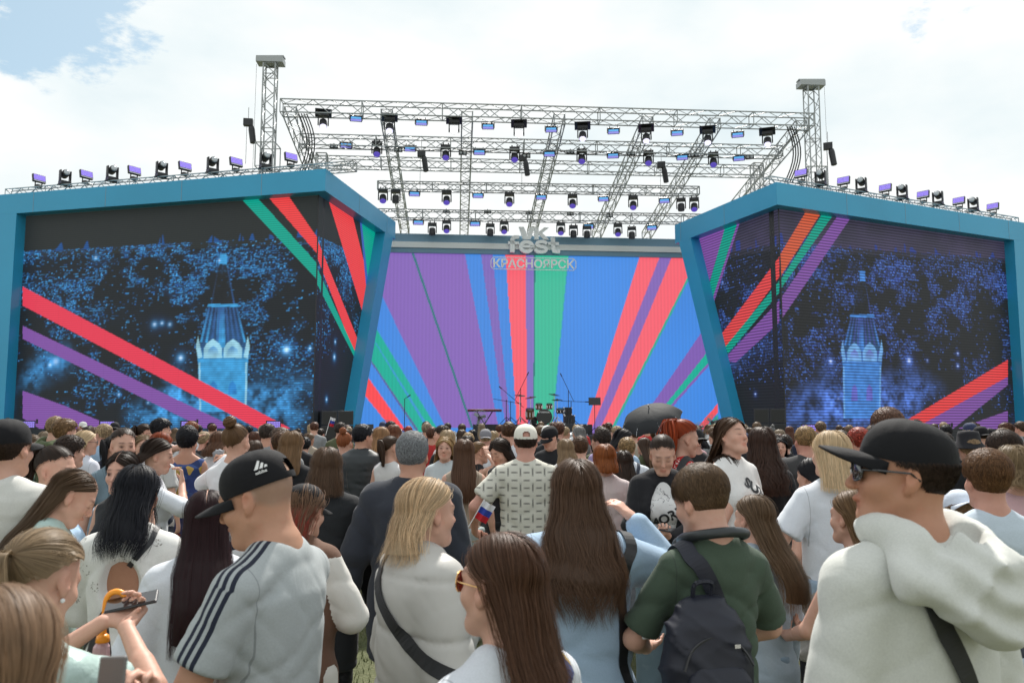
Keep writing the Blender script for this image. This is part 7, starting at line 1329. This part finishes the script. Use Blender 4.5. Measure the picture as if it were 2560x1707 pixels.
for i, f_ in enumerate(first):
    if f_:
        def rm(o):
            for c in KIDS.get(o.name, []): rm(c)
            bpy.data.objects.remove(o)
        rm(VAR[i][0])
print('deep crowd', len(placed))
# ---------------------------------------------------------------- things people wear across the body, hold or carry
def bag_strap(key, pts, w_, lb, name='shoulder_bag', cat='bag', col=BLK, m=NYLON, bag=None, buckles=(), off=.004):
    e = carried(key, name, lb, cat); tr = surf(key); s_ = strap(pts, w_, .0035, tr, off).build('strap', m, e, False, col)
    if bag: bag(e)
    return e, tr
bag_strap('puffer', [(-.12, -.02, 1.47), (-.10, -.13, 1.42), (-.01, -.20, 1.34), (.10, -.20, 1.27), (.20, -.14, 1.20), (.26, -.02, 1.13), (.25, .1, 1.08)], .048, 'black webbing strap crossing the back of the ivory puffer jacket', 'bag_strap', 'bag strap')
bag_strap('dress', [(.10, .02, 1.45), (.10, -.10, 1.42), (.0, -.16, 1.28), (-.10, -.15, 1.14), (-.20, -.07, 1.0)], .022, 'thin black strap across the white embroidered dress', 'bag_strap', 'bag strap', m=LEATHER)
bag_strap('hoodie', [(-.15, -.2, 1.38), (-.11, -.2, 1.33), (-.06, -.2, 1.27), (0, -.2, 1.19), (.07, -.19, 1.10), (.14, -.16, 1.0)], .040, 'black strap running from under the hood of the white hoodie', 'bag_strap', 'bag strap', off=.010)
def wbag(e):
    o, P = FIG['wavy']
    blob('bag_body', lambda F: F.cap((.27, -.10, .62), (.27, -.10, .88), .09, .075, .01, ((1, 0, 0), 2.0)), (.15, -.22, .5), (.40, .02, 1.0), .009, LEATHER, e, (.02, .021, .025)); 
    for z_ in (1.16, .97): MB().box((.204 if z_ > 1.1 else .222, -.188, z_), (.030, .012, .030), Matrix.Rotation(R(8), 3, 'Z')).build('label', M['whitep'], e, bevel=.002)
e, tr = bag_strap('wavy', [(.155, .06, 1.45), (.175, -.02, 1.47), (.190, -.13, 1.38), (.200, -.17, 1.2), (.215, -.17, 1.02), (.235, -.15, .90)], .042, 'black bag on a long strap with white tags, over the light blue shirt', m=LEATHER, bag=wbag)
bag_strap('sungl', [(.10, .10, 1.42), (.115, .0, 1.48), (.13, -.12, 1.40), (.15, -.15, 1.25), (.16, -.14, 1.1)], .048, 'embroidered strap with blue and green flowers on the white shirt in front', 'bag_strap', 'bag strap', m=SCARF)
bag_strap('blboy', [(.11, .05, 1.46), (.12, -.10, 1.42), (.13, -.14, 1.25), (.14, -.13, 1.05)], .035, 'dark strap on the white T-shirt of the fair haired boy', 'bag_strap', 'bag strap', col=NAVY)
bag_strap('redw', [(.09, .05, 1.46), (.10, -.08, 1.44), (.12, -.14, 1.30), (.13, -.13, 1.1)], .05, 'wide black strap on the red dotted blouse', 'bag_strap', 'bag strap')
# backpack hanging from one shoulder of the boy in green
e = carried('green', 'backpack', 'navy backpack hanging on the left shoulder of the boy in green', 'backpack'); tr = surf('green'); NV = (.005, .007, .018)
fnz = foldnoise(31, 1.1); blob('main_body', lambda F: (F.loft([(.84, .135, .07, -.235), (.90, .150, .085, -.235), (1.05, .150, .085, -.235), (1.18, .125, .065, -.225), (1.26, .06, .03, -.20)], .02, sq=2.8)), (-.20 - .0, -.36, .80), (.20, -.10, 1.30), .009, NYLON, e, NV, disp=lambda x, y, z: -.006 * fnz(x, y, z))
blob('front_pocket', lambda F: F.loft([(.86, .10, .035, -.315), (.92, .115, .045, -.315), (1.02, .11, .035, -.312), (1.07, .08, .01, -.305)], .02, sq=3), (-.16, -.40, .83), (.16, -.24, 1.10), .008, NYLON, e, NV, disp=lambda x, y, z: -.004 * fnz(x, y, z))
MB().path(catm([(-.12, -.318, 1.06), (-.08, -.30, 1.12), (0, -.295, 1.15), (.08, -.30, 1.12), (.12, -.315, 1.06)], 5), .004, 5).build('zip', M['black'], e, color=BLK); MB().box((.06, -.32, 1.125), (.02, .008, .012)).build('zip_pull', M['chrome'], e)
MB().path(catm([(-.03, -.20, 1.24), (-.03, -.22, 1.30), (.03, -.22, 1.30), (.03, -.20, 1.24)], 5), .008, 6).build('grab_handle', NYLON, e, color=NV)
strap([(-.04, -.17, 1.24), (-.10, -.15, 1.36), (-.12, -.07, 1.45), (-.12, .02, 1.46), (-.125, .10, 1.36), (-.14, .12, 1.22), (-.16, .05, 1.05)], .055, .010, tr, .004).build('strap', NYLON, e, color=NV)
for ch in [c for c in KIDS[e.name]]: ch.location = (-.125, .045, .07) if ch.name.split('.')[0] != 'strap' else (0, 0, 0)
e = carried('green', 'headphones', 'dark grey headphones resting round the neck of the boy in green', 'headphones')
hp_ = catm([(-.085, .055, 1.463), (-.098, -.01, 1.482), (-.075, -.085, 1.502), (0, -.112, 1.512), (.075, -.085, 1.502), (.098, -.01, 1.482), (.085, .055, 1.463)], 8); MB().pipe([Vector((p.x * 1.06, p.y * 1.06, p.z + .012)) for p in hp_], .018, 12).build('band', LEATHER, e, True, (.02, .025, .028))
for s in (-1, 1): MB().lathe([(.018, -.016), (.034, -.014), (.036, .006), (.028, .016), (.01, .018)], 18, Matrix.Translation((s * .080, .078, 1.448)) @ Matrix.Rotation(R(60 * s), 4, 'Z') @ Matrix.Rotation(R(90), 4, 'X')).build('ear_cup', LEATHER, e, True, (.02, .025, .028)); MB().box((s * .093, .048, 1.468), (.012, .03, .02)).build('slider', M['chrome'], e)
def palm(key, s): o, P = FIG[key]; sh, el, wr, hd, pn, cu = P.joint[s]; return wr + hd / np.linalg.norm(hd) * .085 + pn / np.linalg.norm(pn) * .02
def phone_in(key, lb, s=(1, -1), off=(0, 0, .012), col=None, tilt_=(-20, 0, 0)):
    e = carried(key, 'phone', lb, 'phone'); c = sum(palm(key, q) for q in s) / len(s) + np.array(off); Rm = Matrix.Rotation(R(tilt_[0]), 3, 'X') @ Matrix.Rotation(R(tilt_[2]), 3, 'Z')
    MB().box(c, (.072, .148, .009), Rm).build('case', LEATHER, e, color=(.03, .03, .035), bevel=.004); MB().box(Vector(c) + Rm @ Vector((0, 0, .0052)), (.066, .14, .0015), Rm).build('screen', PHONE, e); return e
phone_in('amore', 'dark phone held in both hands by the woman facing the camera', tilt_=(-12, 0, 60)); phone_in('p1', 'phone in the hands of the woman with ash blond hair', tilt_=(20, 0, -60))
# print on the white top, belt
def decal(key, body, at_, size, rotz, col, name='print', back=False, off=.004, th=0, names=('shirt',)):
    o, P = FIG[key]; tr = surf(key, names); me = text_mesh(body, size, 0, th, name); c, s = math.cos(R(rotz)), math.sin(R(rotz)); sg_ = -1 if not back else 1
    for v in me.vertices:
        x, z = v.co.x * c - v.co.y * s, v.co.x * s + v.co.y * c; x = x * (-1 if not back else 1) + at_[0]; org = Vector((x, .6 if not back else -.6, z + at_[1])); hit = tr.ray_cast(org, Vector((0, -1 if not back else 1, 0)))[0]; y = hit.y if hit else (.1 if not back else -.12); v.co = (x, y + (off if not back else -off), z + at_[1])
    par = next(ch for ch in KIDS[o.name] if ch.name.split('.')[0] == names[0]); kid(par, link(name, me, M['black'] if col is None else col, par))
decal('amore', 'AMORE', (.0, 1.16), .085, 28, None, th=.003); decal('amore', 'Q8', (-.02, 1.09), .05, -10, None)
decal('chin', 'SUN', (-.03, 1.28), .085, -38, None, 'print', th=.004); RP = mat('rose_print', (.55, .10, .10), .8)
decal('chin', '@', (.03, 1.19), .09, 20, RP, 'print', th=.006)
o, P = FIG['amore']; e = MB(); pr = P.prof(); w_ = np.interp(.99, [q[0] for q in pr], [q[1] for q in pr]) + .022; d_ = np.interp(.99, [q[0] for q in pr], [q[2] for q in pr]) + .022; ring = []
for a in range(48): t = a / 48 * 2 * math.pi; ring += [(w_ * math.cos(t), d_ * math.sin(t) - .006, .965), (w_ * math.cos(t), d_ * math.sin(t) - .006, 1.01)]
e.add(ring, [(2 * k, (2 * k + 2) % 96, (2 * k + 3) % 96, 2 * k + 1) for k in range(48)]); b_ = e.build('belt', LEATHER, o, False, (.015, .015, .016)); m = MB()
for a in range(36):
    t = a / 36 * 2 * math.pi
    for z_ in (.978, .998): m.box((w_ * 1.012 * math.cos(t), d_ * 1.012 * math.sin(t) - .006, z_), (.010, .010, .010))
m.build('studs', M['chrome'], b_)
# cap marks
def on_cap(key, az, el_, polys, m, size, name='emblem', flip=1):
    capo, (C, Rt, r) = FIG[('cap', key)]; mb = MB(); 
    def pt(u, v): a = az + flip * u * size / r[0]; e_ = el_ + v * size / r[2]; q = np.array((math.sin(a) * math.cos(e_) ** .82, math.cos(a) * math.cos(e_) ** .82, math.sin(e_) ** .95)) * (r + .0022); return C + Rt @ q
    for pl in polys: mb.add([pt(*q) for q in pl], [tuple(range(len(pl)))])
    mb.build(name, m, capo)
tri = [[(-.95 + .55 * k, -.35 + 0 * k), (-.60 + .55 * k, -.35), (-.60 + .55 * k + .0 - .30, .05 + .34 * k), (-.95 + .55 * k - .08 + .0, .0 + .30 * k)] for k in range(3)]
tri = [[(-.95, -.30), (-.55, -.30), (-.78, .10), (-.98, -.02)], [(-.42, -.30), (.0, -.30), (-.48, .52), (-.72, .36)], [(.12, -.30), (.56, -.30), (-.16, .98), (-.40, .82)]]
on_cap('shaved', math.pi / 2 * 1.36 * 1.0 + math.pi - math.pi, .26, tri, M['whitep'], .021, flip=1) if False else None
for key, az, sz in (('shaved', -2.05, .020),):
    on_cap(key, az, .36, [[(x, y) for x, y in q] for q in tri], M['whitep'], sz, flip=1)
    capo, (C, Rt, r) = FIG[('cap', key)]; me = text_mesh('adidas', 1, 0, .02, 'lettering'); 
    for v in me.vertices: u, w2 = v.co.x * .52, v.co.y * .55; a = az + (u + -.1) * sz / r[0]; e_ = .36 + (w2 - .92) * sz / r[2]; q = np.array((math.sin(a) * math.cos(e_) ** .82, math.cos(a) * math.cos(e_) ** .82, max(math.sin(e_), 0.001) ** .95)) * (r + .0022); v.co = C + Rt @ q
    kid(capo, link('lettering', me, M['whitep'], capo))
leap = [[(-1, .1), (-.5, .35), (.2, .30), (.9, .75), (1, .6), (.4, .05), (.1, -.3), (-.1, -.8), (-.2, -.75), (-.15, -.25), (-.5, .0)]]
on_cap('hoodie', .12, .52, leap, M['glass'], .016)
# grey sweatshirt round the waist of the blond bob
o, P = FIG['bob']; fz = foldnoise(5, 1.3); blob('tied_sweatshirt', lambda F: F.loft([(.60, .205, .16, -.02), (.75, .205, .165, -.02), (.90, .185, .145, -.01), (1.0, .168, .130, 0), (1.02, .155, .12, 0)], .02), (-.28, -.26, .56), (.28, .22, 1.06), .012, KNIT, o, (.27, .255, .24), disp=lambda x, y, z: -.012 * fz(x, y, z))
# bucket hat
o, P = FIG['bucket']; H_ = P.hc; MB().lathe([(.155, -.015), (.150, -.005), (.105, .045), (.095, .115), (.085, .145), (.03, .153), (.001, .154)], 36, Matrix.Translation((H_[0], H_[1] - .014, H_[2] + .02))).build('bucket_hat', CAPM, o, True, (.016, .016, .02))
# pearl earring
o, P = FIG['p1']; T = lambda *v: P.hc + P.R @ np.array(v); er = MB()
for s in (-1, 1): q = T(s * .078, .0, -.046); er.lathe([(.001, -.006), (.0055, -.003), (.0055, .003), (.001, .006)], 10, Matrix.Translation(tuple(q)))
er.build('earring', M['whitep'], o, True)
# grey garment held up by the woman with the bun
e = carried('bun', 'sweater', 'grey knitted sweater dangling from the raised fist of the woman with the bun', 'sweater'); q = palm('bun', -1); fz = foldnoise(8, 2.0)
blob('cloth', lambda F: (F.cap(q + np.array((.0, .0, .03)), q + np.array((0, 0, -.08)), .030, .022, .01), F.cap(q + np.array((0, 0, -.08)), q + np.array((.02, .02, -.62)), .024, .055, .02, ((0, 1, 0), 1.6)), F.cap(q + np.array((.015, 0, -.05)), q + np.array((.07, .0, -.50)), .020, .040, .02, ((0, 1, 0), 1.5))), q - np.array((.10, .10, .72)), q + np.array((.14, .10, .10)), .009, KNIT, e, (.24, .25, .27), disp=lambda x, y, z: -.012 * fz(x * 2, y, z * .4))
# folded umbrella with orange crook handle, held by the woman in mint
p = dd(264, 1380, 2.25); e = empty('folded_umbrella', p, R(10), 'folded pale pink umbrella with an orange crook handle below the phone hands', 'umbrella'); e.scale = (.8,) * 3; hk = catm([(.028, 0, -.035), (.030, 0, .0), (.018, 0, .022), (-.004, 0, .026), (-.022, 0, .008), (-.026, 0, -.05), (-.028, 0, -.095)], 7); e.scale = (.95,) * 3
MB().pipe(hk, .0085, 10).build('handle', M['orange'], e, True); MB().lathe([(.012, -.115), (.020, -.112), (.017, -.095), (.010, -.09)], 12, Matrix.Translation((-.028, 0, 0))).build('collar', M['orange'], e, True)
MB().lathe([(.006, -.36), (.020, -.32), (.027, -.18), (.022, -.125), (.014, -.112)], 9, Matrix.Translation((-.03, 0, 0))).build('canopy', mat('pink_nylon', (.55, .36, .40), .4, bump=(40, .6, .01)), e)
MB().lathe([(.004, -.42), (.030, -.34), (.034, -.15), (.02, -.06)], 8, Matrix.Translation((-.045, .03, 0))).build('cover', NYLON, e, color=BLK)
p = dd(256, 1560, 1.12); e = empty('phone', p, R(6), 'phone in a plain grey case held low at the bottom left', 'phone'); MB().box((0, 0, 0), (.036, .006, .060), tilt('X', -10)).build('case', LEATHER, e, color=(.16, .155, .15), bevel=.0028); MB().box((0, .005, 0), (.033, .001, .056), tilt('X', -10)).build('screen', PHONE, e)
# open black umbrella over the middle of the crowd
p = dd(1500, 975, 11.5); e = empty('open_umbrella', p, 0, 'large open black umbrella held above the crowd in front of the backdrop', 'umbrella'); n = 8; Rq = .46; T4 = Matrix.Rotation(R(-17), 4, 'Y') @ Matrix.Rotation(R(22), 4, 'X'); V = []; Fq = []; nr_, ns_ = 10, 8
for i in range(nr_ + 1):
    t = i / nr_
    for k in range(n * ns_):
        a = 2 * math.pi * k / (n * ns_); u = (k % ns_) / ns_; dip = 1 - .10 * t * math.sin(math.pi * u); rr = Rq * math.sin(t * 1.35) / math.sin(1.35) * dip; V.append(T4 @ Vector((rr * math.cos(a), rr * math.sin(a), .26 * math.cos(t * 1.35) + .012 * t * math.sin(math.pi * u))))
m_ = n * ns_
for i in range(nr_):
    for k in range(m_): Fq.append((i * m_ + k, (i + 1) * m_ + k, (i + 1) * m_ + (k + 1) % m_, i * m_ + (k + 1) % m_))
MB().add(V, Fq).build('canopy', M['brolly'], e, True); MB().tube(T4 @ Vector((0, 0, .32)), T4 @ Vector((0, 0, -.45)), .008, 8).build('shaft', M['chrome'], e); MB().tube(T4 @ Vector((0, 0, -.42)), T4 @ Vector((0, 0, -.58)), .016, 8).build('handle', M['black'], e)
for k in range(n): a = 2 * math.pi * k / n; MB().path([T4 @ Vector((Rq * math.sin(t * 1.35) / math.sin(1.35) * math.cos(a), Rq * math.sin(t * 1.35) / math.sin(1.35) * math.sin(a), .255 * math.cos(t * 1.35))) for t in [q / 8 for q in range(9)]], .003, 4).build('rib', M['chrome'], e)
# paper flags
def flag(x, y, Y, h_, w_, an, lb):
    p = dd(x, y, Y); e = empty('flag', p, 0, lb, 'flag', 'small paper tricolour flags'); T_ = Matrix.Rotation(R(an), 3, 'Y'); MB().tube(T_ @ Vector((0, 0, -h_ * 1.6)), T_ @ Vector((0, 0, h_ * .55)), .003, 6).build('stick', M['whitep'], e)
    for k, c in enumerate(((.7, .7, .72), (.03, .06, .35), (.5, .02, .03))):
        vs, fs = [], []; ns = 10
        for i in range(ns + 1):
            for j in range(2): vs.append(T_ @ Vector((w_ * i / ns, .012 * math.sin(i * .9), h_ * (.5 - (k + j) / 3))))
        fs = [(2 * i, 2 * i + 1, 2 * i + 3, 2 * i + 2) for i in range(ns)]; o_ = MB().add(vs, fs).build('stripe', CL, e, color=c); s_ = o_.modifiers.new('s', 'SOLIDIFY'); s_.thickness = .0012
flag(757, 968, 8.2, .09, .05, 15, 'tiny white, blue and red flag standing above the heads below the left wing'); flag(1100, 1168, 5.4, .13, .09, 30, 'white, blue and red paper flag held low beside the chestnut haired girl')
# --- words per label, for my own check only
for o in list(COL.objects):
    if o.parent is None and 'label' in o.keys() and len(o['label'].split()) > 16: print('LONG LABEL', len(o['label'].split()), o['label'])
